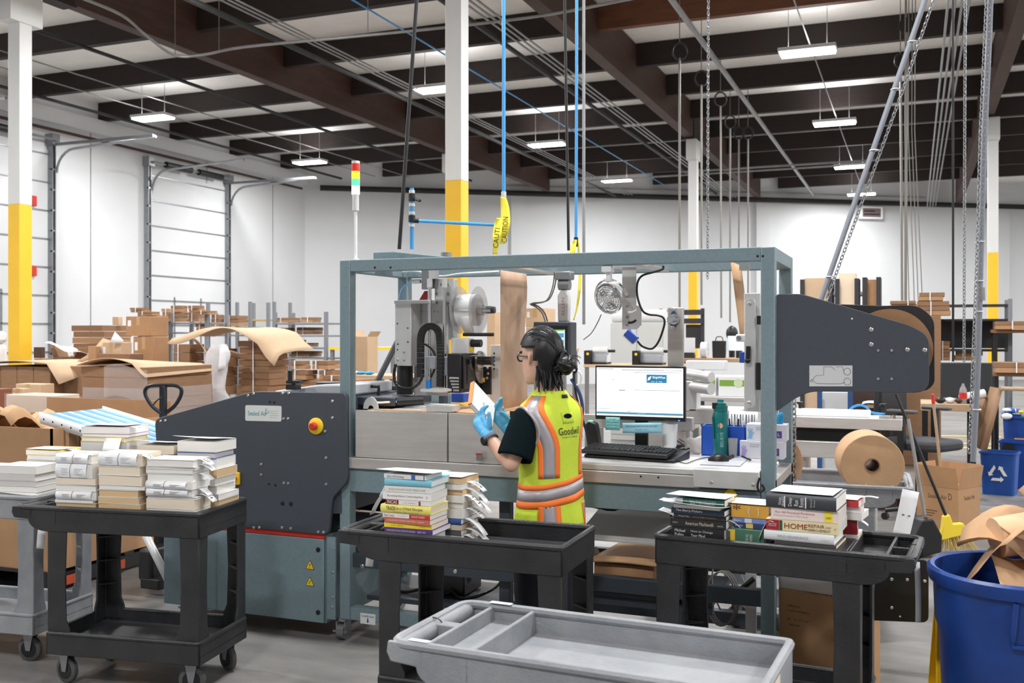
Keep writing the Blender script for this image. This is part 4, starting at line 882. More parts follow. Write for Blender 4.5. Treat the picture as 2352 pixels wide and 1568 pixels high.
stack(cartL, -.28, .0, rnd(10, .25, .19, (.045, .055, .05, .05, .055, .05, .044, .022, .014, .034), (0, 1, 0, 2, 1, 0, 3, 0, 0, 0), (), {6: dict(cov=(200, 196, 188)), 7: dict(cov=(238, 214, 90), slips=(('-y', .18, .07, .09, .9),)), 8: dict(cov=(196, 170, 190)), 9: dict(cov=(226, 204, 216), a=.05, slips=(('+x', .03, .08, .06, .1, '571'),), sheet=(.0, .24, .0, .17, .6))}), 'rear left stack on black cart', g)
# ---- far left grey cart
g = 'books on the left grey cart'
stack(cartG, .245, -.19, rnd(7, .235, .17, (.022, .03, .03, .028, .03, .03, .04), (0, 1, 0, 0, 3, 3, 0), (1,), {0: dict(slips=(('+x', .05, .11, .05, .4, '205'),)), 1: dict(sheet=(0, .25, -.01, .15, 2.0), slips=(('+x', .03, .1, .05, .5),))}), 'near stack on left grey cart', g)
stack(cartG, .26, .0, rnd(9, .225, .19, (.034, .036, .032, .03, .034, .024, .026, .026, .024), (0, 0, 3, 3, 0, 3, 0, 0, 0), (), {8: dict(cov=(246, 214, 80), sheet=(0, .2, 0, .15, .3), slips=(('+x', .04, .08, .05, .1),))}), 'tall rear stack on left grey cart', g)
stack(cartG, .0, -.19, rnd(6, .22, .17, (.03, .04, .032, .03, .034, .034), (0, 1, 0, 2, 0, 0), ()), 'cut-off stack on left grey cart', g)
# ================================================================== label applicator hanging in the frame
YA = 4.98
ap = thing('label_applicator', 'aluminium label printer applicator with black cable chain inside the frame', 'label printer', (pY(1000, 900, YA).x, YA, 1.25))
def P(mb, name, m, parent=ap, **k): return mb.build(name, m, parent, **k)
def rod(px, y0, y1, Y, r, name, m, parent=ap, seg=12):
    a = pY(px, y0, Y); b = pY(px, y1, Y); mb = MB(); mb.cyl((a.x, Y, b.z), (a.x, Y, a.z), r, seg); return P(mb, name, m, parent)
mb = MB(); bpix(mb, 907, 696, 944, 840, YA-.03, .12); mp = P(mb, 'main_housing', M_alu, bevel=.003)
bolts([(928, 808), (928, 826), (914, 826)], YA-.03, .008, mp); bolts([(937, 753), (937, 785), (913, 743), (914, 790), (913, 803)], YA-.03, .004, mp, M_dark, 'screw')
mb = MB(); bpix(mb, 905, 689, 985, 697, YA-.035, .20); P(mb, 'top_cap', M_alu, bevel=.002)
rod(930, 838, 905, YA+.05, .045, 'stroke_motor', M_black, seg=20)
mb = MB(); bpix(mb, 951, 698, 1030, 908, YA+.10, .012); bp_ = P(mb, 'back_plate', M_alu, bevel=.002)
bolts([(969, 714), (997, 715), (1006, 716), (1004, 740)], YA+.10, .006, bp_)
mb = MB(); bpix(mb, 1027, 690, 1050, 780, YA+.12, .02); P(mb, 'side_plate', M_alu)
mb = MB(); bpix(mb, 998, 640, 1043, 702, YA+.06, .05); tb = P(mb, 'carriage_block', M_alu, bevel=.003)
bolts([(1003, 653), (1015, 653), (1028, 654), (1003, 674), (1029, 675), (1003, 695), (1028, 697)], YA+.06, .009, tb, M_steel)
mb = MB(); bpix(mb, 968, 620, 985, 664, YA, .04); P(mb, 'hanger_bracket', M_steel, bevel=.002)
mb = MB(); bpix(mb, 985, 618, 999, 640, YA, .05); P(mb, 'hanger_bracket', M_alu)
mb = MB(); bpix(mb, 982, 612, 1000, 662, YA+.03, .03); P(mb, 'hanger_post', M_steel)
a = pY(955, 646, YA); mb = MB(); mb.cyl((a.x-.02, YA, a.z), (a.x+.03, YA, a.z), .012, 10); P(mb, 'air_fitting', M_chrome)
mb = MB(); mb.prism(polyY([(962, 690), (975, 668), (984, 668), (984, 690)], YA+.06), YA+.06, YA+.1); P(mb, 'red_knob', mat('dark red', (150, 40, 40), .5))
r1 = rod(987, 655, 895, YA-.01, .0105, 'guide_rod', M_chrome); r2 = rod(1021, 655, 895, YA-.01, .0105, 'guide_rod', M_chrome)
rod(987, 640, 660, YA-.01, .016, 'rod_clamp', M_alu); rod(1021, 640, 660, YA-.01, .016, 'rod_clamp', M_alu)
mb = MB(); bpix(mb, 977, 818, 1000, 847, YA-.04, .05); P(mb, 'grey_cylinder', mat('applicator grey', (158, 162, 168), .5), bevel=.003)
mb = MB(); bpix(mb, 1018, 819, 1037, 862, YA-.04, .05); gc = P(mb, 'grey_cylinder', mat('applicator grey', (158, 162, 168), .5), bevel=.003)
mb = MB(); bpix(mb, 1031, 836, 1037, 850, YA-.042, .003); P(mb, 'yellow_tag', M_yel, gc)
# label roll with clear discs, axis along x
ca = pY(1056, 712, YA+.1); cb = pY(1099, 712, YA+.1); R = .132
def XM(x, z, y=YA+.1): return frame((x, y, z), (0, 1, 0), (1, 0, 0))
for c in (ca, cb):
    mb = MB(); mb.lathe([(.0, -.0015), (R, -.0015), (R, .0015), (0, .0015)], 40, XM(c.x, c.z)); P(mb, 'clear_disc', M_glass)
mb = MB(); mb.lathe([(.03, .003), (.088, .003), (.088, cb.x-ca.x-.003), (.03, cb.x-ca.x-.003)], 40, XM(ca.x, ca.z), True); P(mb, 'label_roll', M_paper)
mb = MB(); mb.lathe([(.03, .0), (.03, .03), (.022, .03), (.022, .03+.05), (0, .08)], 20, XM(cb.x, cb.z)); hb_ = P(mb, 'roll_hub', M_chrome)
mb = MB(); mb.lathe([(.019, .03), (.019, .098), (0, .1)], 14, XM(cb.x, cb.z)); P(mb, 'hub_knob', mat('smoke grey', (70, 72, 76), .3), hb_)
mb = MB(); yv = YA+.1-.088; mb.add([(ca.x+.01, yv, ca.z), (cb.x-.01, yv, cb.z), (cb.x+.0, yv+.03, cb.z-.125), (ca.x+.055, yv+.03, cb.z-.125)], [(0, 1, 2, 3)]); P(mb, 'label_web', M_paper, solid=.001)
a = pY(1072, 768, YA+.05); mb = MB(); mb.cyl((a.x-.02, YA+.05, a.z), (a.x+.16, YA+.05, a.z), .010, 12); P(mb, 'guide_roller', M_black)
mb = MB(); bpix(mb, 1036, 776, 1076, 812, YA+.04, .08); P(mb, 'white_cover', M_white, bevel=.004)
a = pY(1079, 788, YA+.08); mb = MB(); mb.cyl((a.x, YA+.08, a.z), (a.x+.07, YA+.08, a.z), .021, 18); P(mb, 'black_roller', M_black)
mb = MB(); bpix(mb, 1076, 797, 1086, 807, YA+.06, .02); P(mb, 'yellow_tag', M_yel)
# printer body
mb = MB(); bpix(mb, 1027, 812, 1058, 902, YA-.05, .26); pr = P(mb, 'printer_body', M_black, bevel=.004)
X0 = pY(1058, 850, YA-.05).x; mb = MB(); mb.box(X0, X0+.012, YA-.03, YA+.19, 1.36, 1.54); dr_ = P(mb, 'printer_door', mat('printer door', (38, 38, 41), .3), pr, bevel=.004)
mb = MB(); mb.box(X0+.012, X0+.014, YA+.0, YA+.16, 1.385, 1.52); P(mb, 'door_window', mat('smoked window', (26, 27, 30), .1), pr)
for k in range(5):
    mb = MB(); a = pY(1044, 868+k*7, YA-.06); mb.cyl((a.x-.025+.006*k, YA-.07, a.z), (a.x+.03, YA-.07, a.z), .006, 8); P(mb, 'peel_roller', M_steel)
cc = pY(1100, 828, YA+.14)
for k, (dx, r, m, nm) in enumerate(((.0, .055, M_chrome, 'rewind_flange'), (.012, .024, M_black, 'rewind_core'))):
    mb = MB(); mb.lathe([(0, 0), (r, 0), (r, .012 if k == 0 else .07), (0, .012 if k == 0 else .07)], 24, XM(cc.x+dx, cc.z, YA+.14)); P(mb, nm, m)
mb = MB(); mb.lathe([(0, 0), (.09, 0), (.09, .002), (0, .002)], 32, XM(cc.x-.01, cc.z-.04, YA+.2)); P(mb, 'clear_disc', M_glass)
mb = MB(); bpix(mb, 1085, 842, 1126, 905, YA+.22, .02); bk_ = P(mb, 'control_plate', M_black)
bolts([(1120, 845), (1121, 858), (1119, 868)], YA+.22, .008, bk_); mb = MB(); bpix(mb, 1104, 867, 1113, 877, YA+.215, .004); P(mb, 'yellow_tag', M_yel, bk_)
mb = MB(); bpix(mb, 1126, 792, 1150, 920, YA+.24, .08); st_ = P(mb, 'steel_case', M_alu, bevel=.003)
for k in range(5): bolts([(1135, 811+k*9)], YA+.24, .005, st_, M_dark, 'screw')
# foot plate and cable chain
mb = MB(); fp = polyY([(966, 893), (1012, 890), (1036, 893), (1036, 898), (1012, 901), (966, 899)], YA-.06); mb.prism(fp, YA-.06, YA+.06); P(mb, 'tamp_pad', M_alu)
rod(1013, 872, 893, YA-.03, .012, 'pad_post', M_chrome); rod(985, 873, 892, YA-.05, .017, 'blue_valve', mat('valve blue', (36, 128, 206), .4), seg=8)
ch = [pY(x, y, YA-.06) for x, y in ((966, 866), (966, 800), (967, 772), (973, 757), (985, 749), (998, 751), (1008, 763), (1011, 785), (1012, 830), (1011, 888))]
cp = smoothpts(ch, 6); chain = None
mb = MB()
for i in range(len(cp)-1):
    d = (cp[i+1]-cp[i]); m_ = cp[i].lerp(cp[i+1], .5); ln = d.length
    mb.box(-ln*.47, ln*.47, -.017, .017, -.013, .013, frame(m_, d, (0, -1, 0)))
P(mb, 'cable_chain', mat('chain black', (20, 20, 21), .55), smooth=0)['kind'] = 'stuff'
hs = smoothpts([pY(x, y, YA-.07) for x, y in ((909, 836), (905, 860), (909, 880), (922, 890), (945, 891), (962, 880), (972, 860))], 5)
mb = MB(); mb.tube(hs, [.010 if i % 2 else .0075 for i in range(len(hs))], 8); P(mb, 'corrugated_hose', M_cable)
hs = smoothpts([pY(x, y, YA-.02) for x, y in ((976, 790), (990, 800), (999, 815), (1000, 840), (990, 866))], 5); mb = MB(); mb.tube(hs, .006, 6); P(mb, 'signal_cable', M_cable)
hs = smoothpts([pY(x, y, YA+.05) for x, y in ((915, 690), (922, 665), (940, 650), (955, 646))], 5); mb = MB(); mb.tube(hs, .005, 6); P(mb, 'air_tube', mat('clear blue tube', (120, 180, 220), .2))
hs = smoothpts([pY(x, y, YA+.3) for x, y in ((900, 630), (950, 622), (1010, 634), (1060, 628), (1146, 623))], 5); mb = MB(); mb.tube(hs, .006, 6); tag(P(mb, 'signal_wire', M_white, None), 'white wire strung under the frame beside the label roll', 'wire')
mb = MB(); bpix(mb, 1008, 903, 1020, 935, YA+.30, .05); P(mb, 'support_post', M_navy)
mb = MB(); bpix(mb, 968, 902, 1036, 935, 5.36, .02); part(mb, 'rear_guard', mat('pale teal', (170, 190, 196), .4))
o = MB(); bpix(o, 1036, 903, 1064, 924, 5.25, .09); o = o.build('blue_bin', mat('bin blue', (40, 84, 190), .4), bevel=.004); tag(o, 'small blue plastic bin behind the label applicator', 'bin')
# diagonal dark bar and handle behind left post
mb = MB(); mb.cyl(pY(852, 905, 5.30), pY(915, 780, 5.30), .018, 8); part(mb, 'gas_strut', mat('gunmetal', (92, 94, 98), .4))
mb = MB(); a = pY(852, 890, 5.0); mb.tube([(a.x-.03, 5.0, 1.31), (a.x-.03, 5.0, 1.36), (a.x+.05, 5.0, 1.36), (a.x+.05, 5.0, 1.31)], .011, 8); part(mb, 'hatch_handle', M_black)
mb = MB(); a = pY(816, 900, 4.9); mb.box(a.x, a.x+.28, 4.85, 5.3, 1.262, 1.31); part(mb, 'dark_hatch', M_slate, bevel=.006)
# ================================================================== operator panel on its arm
YO = 5.05
hm = thing('operator_panel', 'dark operator touch panel hanging on a jointed arm behind the worker', 'control panel', (pY(1280, 740, YO).x, YO, 1.5))
mb = MB(); bpix(mb, 1225, 739, 1311, 846, YO, .10); bx_ = mb.build('panel_box', mat('panel grey', (66, 70, 78), .45), hm, bevel=.005)
mb = MB(); bpix(mb, 1235, 748, 1303, 814, YO-.004, .004); mb.build('bezel', M_dark, bx_)
mb = MB(); bpix(mb, 1243, 757, 1297, 805, YO-.006, .002); sc_ = mb.build('touch_screen', mat('panel screen', (214, 232, 246), .3, emit=.7), bx_)
for (y0, y1, c) in ((757, 760, (120, 200, 90)), (765, 775, (70, 150, 210)), (780, 790, (70, 150, 210))):
    mb = MB(); bpix(mb, 1262, y0, 1295, y1, YO-.007, .001); mb.build('screen_button', mat('scr %d' % y0, c, .3, emit=.5), sc_)
mb = MB(); bpix(mb, 1285, 821, 1306, 842, YO-.003, .003); lp_ = mb.build('logo_plate', M_dark, bx_)
for k in range(3):
    a = pY(1292+k*5, 835, YO-.004); mb = MB(); mb.cyl(a, a+Vector((.012, 0, .022)), .0012, 4); mb.build('logo_stroke', M_pipeg, lp_)
mb = MB(); a = pY(1296, 739, YO+.05)
mb.prism([(a.x-.03, a.z), (a.x+.025, a.z), (a.x+.03, a.z+.14), (a.x+.012, a.z+.17), (a.x-.014, a.z+.17), (a.x-.033, a.z+.14)], YO+.03, YO+.08); ar = mb.build('arm_link', M_alu, hm, bevel=.006)
mb = MB(); mb.cyl((a.x-.03, YO+.055, a.z+.20), (a.x+.03, YO+.055, a.z+.20), .03, 16); mb.build('arm_joint', M_steel, hm)
mb = MB(); mb.box(a.x-.045, a.x+.045, YO+.02, YO+.09, a.z+.225, ZT-TB); mb.build('arm_mount', M_steel, hm, bevel=.006)
text('ALLEN', .10, .018, frame((a.x, YO+.029, a.z+.08), (0, 0, 1), (0, -1, 0)), mat('faded red ink', (190, 140, 134), .6), ar)
pts = [pY(x, y, YO+.03) for x, y in ((1253, 740), (1246, 720), (1233, 706), (1218, 698), (1235, 696), (1255, 690), (1266, 670), (1272, 645), (1273, 625))]
for k in range(2):
    mb = MB(); mb.tube([p+Vector((.008*k, .01*k, .004*k)) for p in smoothpts(pts, 4)], .004, 6); mb.build('panel_cable', M_cableg, hm)
# ================================================================== clip-on fan
YN = 4.80; a = pY(1397, 686, YN)
fn = thing('clip_fan', 'small chrome round clip fan hanging from the top rail', 'fan', (a.x, YN, a.z))
Mf = frame(a, (.95, -.3, 0), (-.25, -.9, -.35)); R = .074
mb = MB(); mb.tube([(R*math.cos(t), R*math.sin(t), 0) for t in [2*math.pi*i/36 for i in range(36)]], .007, 8, closed=True, M=Mf); mb.build('grille_ring', M_chrome, fn)
for k in range(1, 6):
    r = R*k/6; mb = MB(); mb.tube([(r*math.cos(t), r*math.sin(t), .012*(1-(r/R)**2)) for t in [2*math.pi*i/28 for i in range(28)]], .0018, 5, closed=True, M=Mf); mb.build('grille_wire', M_chrome, fn)
for k in range(16):
    t = 2*math.pi*k/16; mb = MB(); mb.tube([(r*math.cos(t+.5*r/R), r*math.sin(t+.5*r/R), .012*(1-(r/R)**2)) for r in (R*.2, R*.45, R*.7, R)], .0018, 5, M=Mf); mb.build('grille_wire', M_chrome, fn)
mb = MB(); mb.lathe([(0, .016), (R*.22, .014), (R*.24, .008), (0, .006)], 20, Mf); mb.build('hub_cap', M_alu, fn)
for k in range(3):
    t = 2*math.pi*k/3; mb = MB(); mb.sheet(lambda u, v: ((.015+.048*u)*math.cos(t+v*.9), (.015+.048*u)*math.sin(t+v*.9), -.012-.014*v), 3, 4, Mf); mb.build('blade', mat('fan blade grey', (170, 172, 176), .4), fn, solid=.0015)
mb = MB(); mb.lathe([(R*1.02, 0), (R*1.02, -.02), (R*.8, -.06), (R*.4, -.075), (0, -.078)], 28, Mf); mb.build('rear_cage', mat('chrome mesh', (190, 192, 196), .25, .8, alpha=.35), fn)
mb = MB(); mb.tube([(R*1.22*math.cos(t), R*1.22*math.sin(t), -.03) for t in [math.pi*(.02+.96*i/20) for i in range(21)]], .006, 8, M=Mf); mb.build('hoop', M_chrome, fn)
c = pY(1405, 632, YN-.03); mb = MB(); mb.box(c.x-.03, c.x+.02, YN-.11, YN-.05, ZT-TB-.035, ZT-TB-.004); mb.box(c.x-.012, c.x+.012, YN-.09, YN-.06, ZT-TB-.08, ZT-TB-.03); mb.cyl((c.x, YN-.075, ZT-TB-.07), (a.x+.004, YN-.03, a.z+.09), .012, 10); mb.build('clip', M_white, fn, bevel=.004)
hs = smoothpts([pY(x, y, YN+.02) for x, y in ((1381, 722), (1372, 742), (1358, 765), (1340, 780))], 5); mb = MB(); mb.tube(hs, .003, 5); mb.build('power_cord', M_cableg, fn)
# ================================================================== things on the counter
ZC = 1.028
ym = 5.19
mo = thing('computer_monitor', 'black framed computer monitor showing a white shipping page', 'monitor', (pY(1470, 960, ym).x, ym, ZC))
q = polyY([(1367, 839), (1574, 845), (1574, 968), (1367, 962)], ym); x0 = q[0][0]; x1 = q[1][0]; z1 = q[0][1]; z0 = q[3][1]
mb = MB(); mb.box(x0, x1, ym, ym+.03, z0, z1); mf = mb.build('bezel', mat('monitor black', (28, 28, 30), .35), mo, bevel=.004)
mb = MB(); mb.box(x0+.05, x1-.05, ym+.03, ym+.055, z0+.04, z1-.05); mb.build('rear_case', M_black, mo, bevel=.01)
w = x1-x0; h_ = z1-z0
def scr(u0, u1, v0, v1, c, name='screen_element', e=.6, lift=.002):
    mb = MB(); mb.box(x0+w*u0, x0+w*u1, ym-lift, ym-lift+.0008, z1-h_*v1, z1-h_*v0); return mb.build(name, mat('scr %d %d %d' % c, c, .35, emit=e), mf)
sc = scr(.018, .978, .035, .925, (246, 251, 255), 'screen', .82, .0012)
scr(.02, .976, .855, .893, (84, 140, 166), 'footer_bar'); scr(.58, .80, .155, .305, (44, 122, 160), 'logo_banner')
for (u0, u1, v0, v1) in ((.30, .77, .068, .078), (.77, .97, .075, .082), (.44, .95, .112, .119), (.44, .95, .44, .447), (.27, .345, .445, .458), (.03, .21, .05, .06), (.19, .22, .25, .258), (.02, .2, .8, .806), (.36, .41, .835, .843)):
    scr(u0, u1, v0, v1, (120, 130, 138), 'text_line', .3)
scr(.435, .437, .1, .83, (222, 230, 236), 'divider', .7)
o = text('ShipWise', w*.14, h_*.055, fM((x0+w*.715, ym-.0022, z1-h_*.21)), mat('scr white', (255, 255, 255), .4, emit=.9), mf)
mb = MB(); lx = x0+w*.61; lz = z1-h_*.225; mb.prism([(lx-.010, lz-.012), (lx+.004, lz-.006), (lx+.012, lz+.012), (lx-.004, lz+.006)], ym-.0032, ym-.0024); mb.build('logo_mark', mat('scr white', (255, 255, 255)), mf)
text('.... .. ....', w*.12, h_*.012, fM((x0+w*.69, ym-.0022, z1-h_*.282)), mat('scr white', (255, 255, 255)), mf)
text('ShipWise', w*.09, h_*.024, fM((x0+w*.52, ym-.0022, z1-h_*.874)), mat('scr aqua', (120, 210, 226), .4, emit=.7), mf)
text('- -- - --- --', w*.16, h_*.01, fM((x0+w*.86, ym-.001, z0+.006)), M_inkg, mf)
mb = MB(); a = pY(1560, 966, ym-.002); mb.box(a.x-.006, a.x+.004, ym-.002, ym, a.z-.002, a.z+.003); mb.build('power_light', mat('blue led', (60, 120, 255), .3, emit=2), mf)
xm = (x0+x1)/2
mb = MB(); mb.box(xm-.035, xm+.035, ym+.035, ym+.06, ZC+.012, z0+.12); mb.build('stand_neck', M_black, mo, bevel=.004)
mb = MB(); mb.prism(rpoly([(xm-.11, ym-.03), (xm+.11, ym-.03), (xm+.11, ym+.15), (xm-.11, ym+.15)], .04), ZC, ZC+.012, axis='z'); mb.build('stand_base', M_black, mo)
# keyboard on a black wedge tray
a = pZ(1331, 1034, ZC+.035); b = pZ(1532, 1047, ZC+.035); rk = math.atan2(b.y-a.y, b.x-a.x); kw = (b-a).length
kt = thing('keyboard_tray', 'low black sloped tray under the keyboard', 'tray', (a.x, a.y, ZC), rk)
mb = MB(); mb.prism([(.012, 0), (.24, 0), (.24, .04), (.012, .014)], .02, kw+.03, axis='x'); mb.build('tray_body', M_black, kt, local=True, bevel=.003)
kb = thing('keyboard', 'black full-size computer keyboard in front of the monitor', 'keyboard', (a.x, a.y, ZC+.018), rk)
kb.rotation_euler = (math.radians(6.5), 0, rk)
mb = MB(); mb.prism(rpoly([(0, 0), (kw, 0), (kw-.006, .165), (.006, .165)], .012), .002, .02, axis='z'); base = mb.build('key_base', M_black, kb, local=True, bevel=.003)
mk = mat('key black', (34, 34, 36), .4)
for r in range(6):
    n = 15 if r else 8; y0 = .03+.0215*r; x = .012
    ws = [1]*15
    if r == 0: ws = [1.3, 1.3, 1.3, 5.2, 1.3, 1.3, 1.3, 1.3]
    u = kw*.655/sum(ws)
    for k in ws:
        m_ = MB(); m_.taper((x+u*k/2, y0+.009, .02), (u*k-.002, .018), (x+u*k/2, y0+.01, .028), (u*k-.006, .013)); m_.build('key', mk, base, local=True); x += u*k
    for blk, nk in ((.69, 3), (.82, 4)):
        if blk == .69 and r in (1, 2) : continue
        if blk == .82 and r == 5: continue
        for k in range(nk):
            x_ = kw*blk+k*.0195; m_ = MB(); m_.taper((x_+.009, y0+.009, .02), (.017, .018), (x_+.009, y0+.01, .028), (.013, .013)); m_.build('key', mk, base, local=True)
# tangled cord right of the keyboard
c = pZ(1560, 1030, ZC+.02); pts = []
for i in range(46):
    t = i*.62; pts.append((c.x+.055*math.cos(t)+.02*math.sin(t*.37), c.y+.05*math.sin(t*1.1)+.02*math.cos(t*.53), ZC+.012+.022*abs(math.sin(t*.7))))
mb = MB(); mb.tube(smoothpts(pts, 3), .0032, 6); tag(mb.build('tangled_cord', M_cable), 'tangled black cord lying right of the keyboard', 'cord')
mb = MB(); mb.tube(smoothpts([pZ(x, y, ZC+.004) for x, y in ((1548, 1046), (1558, 1058), (1575, 1064), (1592, 1058), (1612, 1052), (1629, 1050))], 5), .0022, 6); tag(mb.build('computer_cable', M_cable), 'thin mouse cord curving across the counter', 'cord')
mb = MB(); p_ = pZ(1560, 1012, ZC+.04); q_ = pZ(1590, 1030, ZC+.02); mb.cyl(p_, q_, .012, 10); tag(mb.build('black_marker', M_black), 'thick black rod lying behind the tangled cord', 'marker')
# scanner in its cradle
p_ = pZ(1361, 1008, ZC); p_.y = 5.12; p_.x = pY(1361, 985, 5.12).x
sn = thing('scanner_cradle', 'black barcode scanner cradle with green light left of the monitor', 'scanner', p_)
mb = MB(); mb.prism(rpoly([(-.02, 0), (.05, 0), (.025, .155), (-.015, .167), (-.04, .145)], .012), -.02, .035, Matrix.Translation(p_)); mb.build('cradle_body', M_black, sn, bevel=.006)
mb = MB(); mb.box(-.022, -.002, -.012, .02, .163, .169, Matrix.Translation(p_)); mb.build('green_light', mat('green led', (90, 230, 150), .3, emit=1.2), sn)
# notes
def note(px0, py0, px1, py1, Y, m, name, label, lines, tilt=0.0, ink=None):
    A = pY(px0, py0, Y); B = pY(px1, py1, Y); c = (A+B)/2; t = thing(name, label, 'note', c)
    Mx = frame(c, (math.cos(tilt), 0, math.sin(tilt)), (0, -1, 0)); w = B.x-A.x; h = A.z-B.z
    mb = MB(); mb.sheet(lambda u, v: ((u-.5)*w, (v-.5)*h, .004*(1-v)**2), 2, 4, Mx); mb.build('paper', m, t, solid=.0006)
    for (s_, v, wf, hf) in lines: text(s_, w*wf, h*hf, Mx @ Matrix.Translation((0, h*v, .003)), ink or M_inkg, t)
note(1391, 957, 1424, 988, ym-.008, mat('aqua note', (132, 206, 206), .7), 'sticky_note', 'aqua handwritten sticky note hanging under the monitor', (('shuf-', .35, .5, .12), ('~~-~~~', .1, .8, .08), ('-~~~-', -.12, .8, .08), ('~--~', -.34, .6, .08)))
note(1430, 969, 1520, 996, ym-.06, mat('pale blue card', (150, 204, 222), .7), 'paper_sign', 'pale blue printed paper sign below the monitor', (('PLEASE RESTART AT END OF SHIFT', .16, .82, .17), ('THANK YOU! :)', -.2, .38, .17)), .04, M_inkg)
p_ = pY(1538, 1003, 5.25); p_.z = ZC; mb = MB(); mb.lathe([(.0, 0), (.034, 0), (.044, .155), (.042, .155), (.033, .004), (0, .004)], 24, Matrix.Translation(p_)); mb.build('paper_cup', M_white); tag(bpy.data.objects['paper_cup'], 'white paper cup behind the keyboard at the right', 'cup')
# water bottle
p_ = pZ(1655, 1050, ZC); bt = thing('water_bottle', 'tall translucent teal water bottle with flip lid', 'bottle', p_)
T_ = Matrix.Translation(p_) @ Matrix.Scale(1.06, 4); M_bt = mat('teal bottle', (10, 128, 128), .3, trans=.25, nz=(6, .06))
mb = MB(); mb.lathe([(0, 0), (.033, 0), (.036, .006), (.035, .10), (.0345, .19), (.036, .205), (.031, .222), (0, .222)], 28, T_); bb = mb.build('bottle_body', M_bt, bt)
mb = MB(); mb.lathe([(.0315, .222), (.034, .224), (.034, .24), (.0345, .242), (.0345, .25), (.0, .252)], 28, T_); mb.build('lid_collar', mat('teal lid', (14, 110, 112), .4), bt)
mb = MB(); mb.lathe([(.028, .25), (.028, .262), (.016, .268), (.014, .280), (0, .282)], 22, T_); mb.build('flip_lid', mat('teal lid', (14, 110, 112)), bt)
mb = MB(); mb.box(-.036, -.012, -.03, .0, .235, .266, T_); mb.build('lid_latch', M_black, bt, bevel=.004)
mb = MB(); mb.tube([Vector(v)+p_ for v in ((-.03, -.012, .226), (-.036, -.02, .2), (-.03, -.03, .15), (-.028, -.03, .10), (-.034, -.02, .13), (-.036, -.01, .2))], .005, 6); mb.build('carry_strap', mat('dark teal strap', (10, 92, 92), .5), bt)
mb = MB(); mb.lathe([(0, 0), (.013, 0), (.013, .001), (0, .001)], 20, frame(p_+Vector((.006, -.0355, .165)), (1, 0, 0), (0, -1, 0))); mb.build('round_sticker', mat('peach sticker', (226, 170, 140), .6), bt)
text('BELIEVE', .075, .016, frame(p_+Vector((.012, -.0355, .095)), (0, 0, 1), (.2, -1, 0)), mat('aqua print', (150, 214, 212), .6), bt)
for k in range(6):
    mb = MB(); z = .06+k*.012; mb.lathe([(0, 0), (.0025, 0), (.0025, .001), (0, .001)], 8, frame(p_+Vector((-.006, -.0355, z)), (1, 0, 0), (0, -1, 0))); mb.build('dot_mark', mat('aqua print', (150, 214, 212)), bt)
# mousepad, mouse, pen
A = pZ(1607, 1066, ZC+.0); mb = MB(); pad = [pZ(x, y, ZC+.0005) for x, y in ((1607, 1067), (1700, 1071), (1722, 1050), (1636, 1046))]
mb.add([tuple(p) for p in pad]+[(p.x, p.y, ZC+.004) for p in pad], [(0, 1, 2, 3), (4, 5, 6, 7), (0, 1, 5, 4), (1, 2, 6, 5), (2, 3, 7, 6), (3, 0, 4, 7)]); tag(mb.build('mouse_pad', mat('grey pad', (188, 190, 196), .6)), 'light grey mouse pad at the counter corner', 'mouse pad')
p_ = pZ(1650, 1058, ZC+.004); mb = MB(); Mx = Matrix.Translation(p_) @ Matrix.Rotation(.2, 4, 'Z'); prf = []
R_ = []
for i in range(9):
    t = i/8; x = -.05+.1*t; hw = .03*math.sin(math.pi*(.12+.76*t))+.004; hh = .034*math.sin(math.pi*(.10+.72*t))+.003
    R_.append([(x, hw*math.cos(a_), max(0, hh*math.sin(a_))) for a_ in [math.pi*k/8 for k in range(9)]])
mb.rings(R_, M=Mx); ms = mb.build('computer_mouse', M_black); tag(ms, 'black computer mouse on the grey mouse pad', 'mouse')
mb = MB(); mb.cyl(pZ(1672, 1052, ZC+.012), pZ(1690, 1044, ZC+.012), .008, 10); tag(mb.build('black_marker', M_black), 'short black marker behind the mouse', 'marker')
mb = MB(); mb.cyl(pZ(1703, 1047, ZC+.008), pZ(1724, 1056, ZC+.008), .0045, 8); tag(mb.build('pen', M_black), 'black pen lying beside the glove boxes', 'pen')
# blue organiser with pens, plastic tumbler, glove boxes
A = pY(1611, 1030, 5.2); B = pY(1712, 980, 5.2); og = thing('desk_organizer', 'bright blue plastic desk organizer behind the bottle', 'organizer', (A.x, 5.2, ZC))
mb = MB(); zt_ = B.z; MO = mat('organizer blue', (24, 84, 190), .4)
mb.box(A.x, B.x, 5.2, 5.206, ZC, zt_); mb.box(A.x, B.x, 5.30, 5.306, ZC, zt_); mb.box(A.x, A.x+.006, 5.2, 5.306, ZC, zt_); mb.box(B.x-.006, B.x, 5.2, 5.306, ZC, zt_); mb.box(A.x, B.x, 5.2, 5.306, ZC, ZC+.006); mb.build('tub', MO, og, bevel=.002)
for k in range(5):
    x = A.x+.14+.012*k; mb = MB(); mb.cyl((x, 5.225, ZC+.02), (x+.012*(k-2), 5.22, zt_+.03+.008*(k % 2)), .004, 6); tag(mb.build('pen', M_black if k % 2 else M_white), '%s pen in the blue organizer, %s from the left' % ('black' if k % 2 else 'white', ('first', 'second', 'third', 'fourth', 'last')[k]), 'pen')
p_ = pY(1683, 1010, 5.15); mb = MB(); mb.lathe([(0, ZC), (.02, ZC), (.026, ZC+.10), (.0245, ZC+.10), (.019, ZC+.003), (0, ZC+.003)], 20, Matrix.Translation((p_.x, 5.15, 0))); tag(mb.build('plastic_cup', M_glass), 'clear plastic cup right of the teal bottle', 'cup')
p_ = pY(1612, 1000, 5.2); mb = MB()
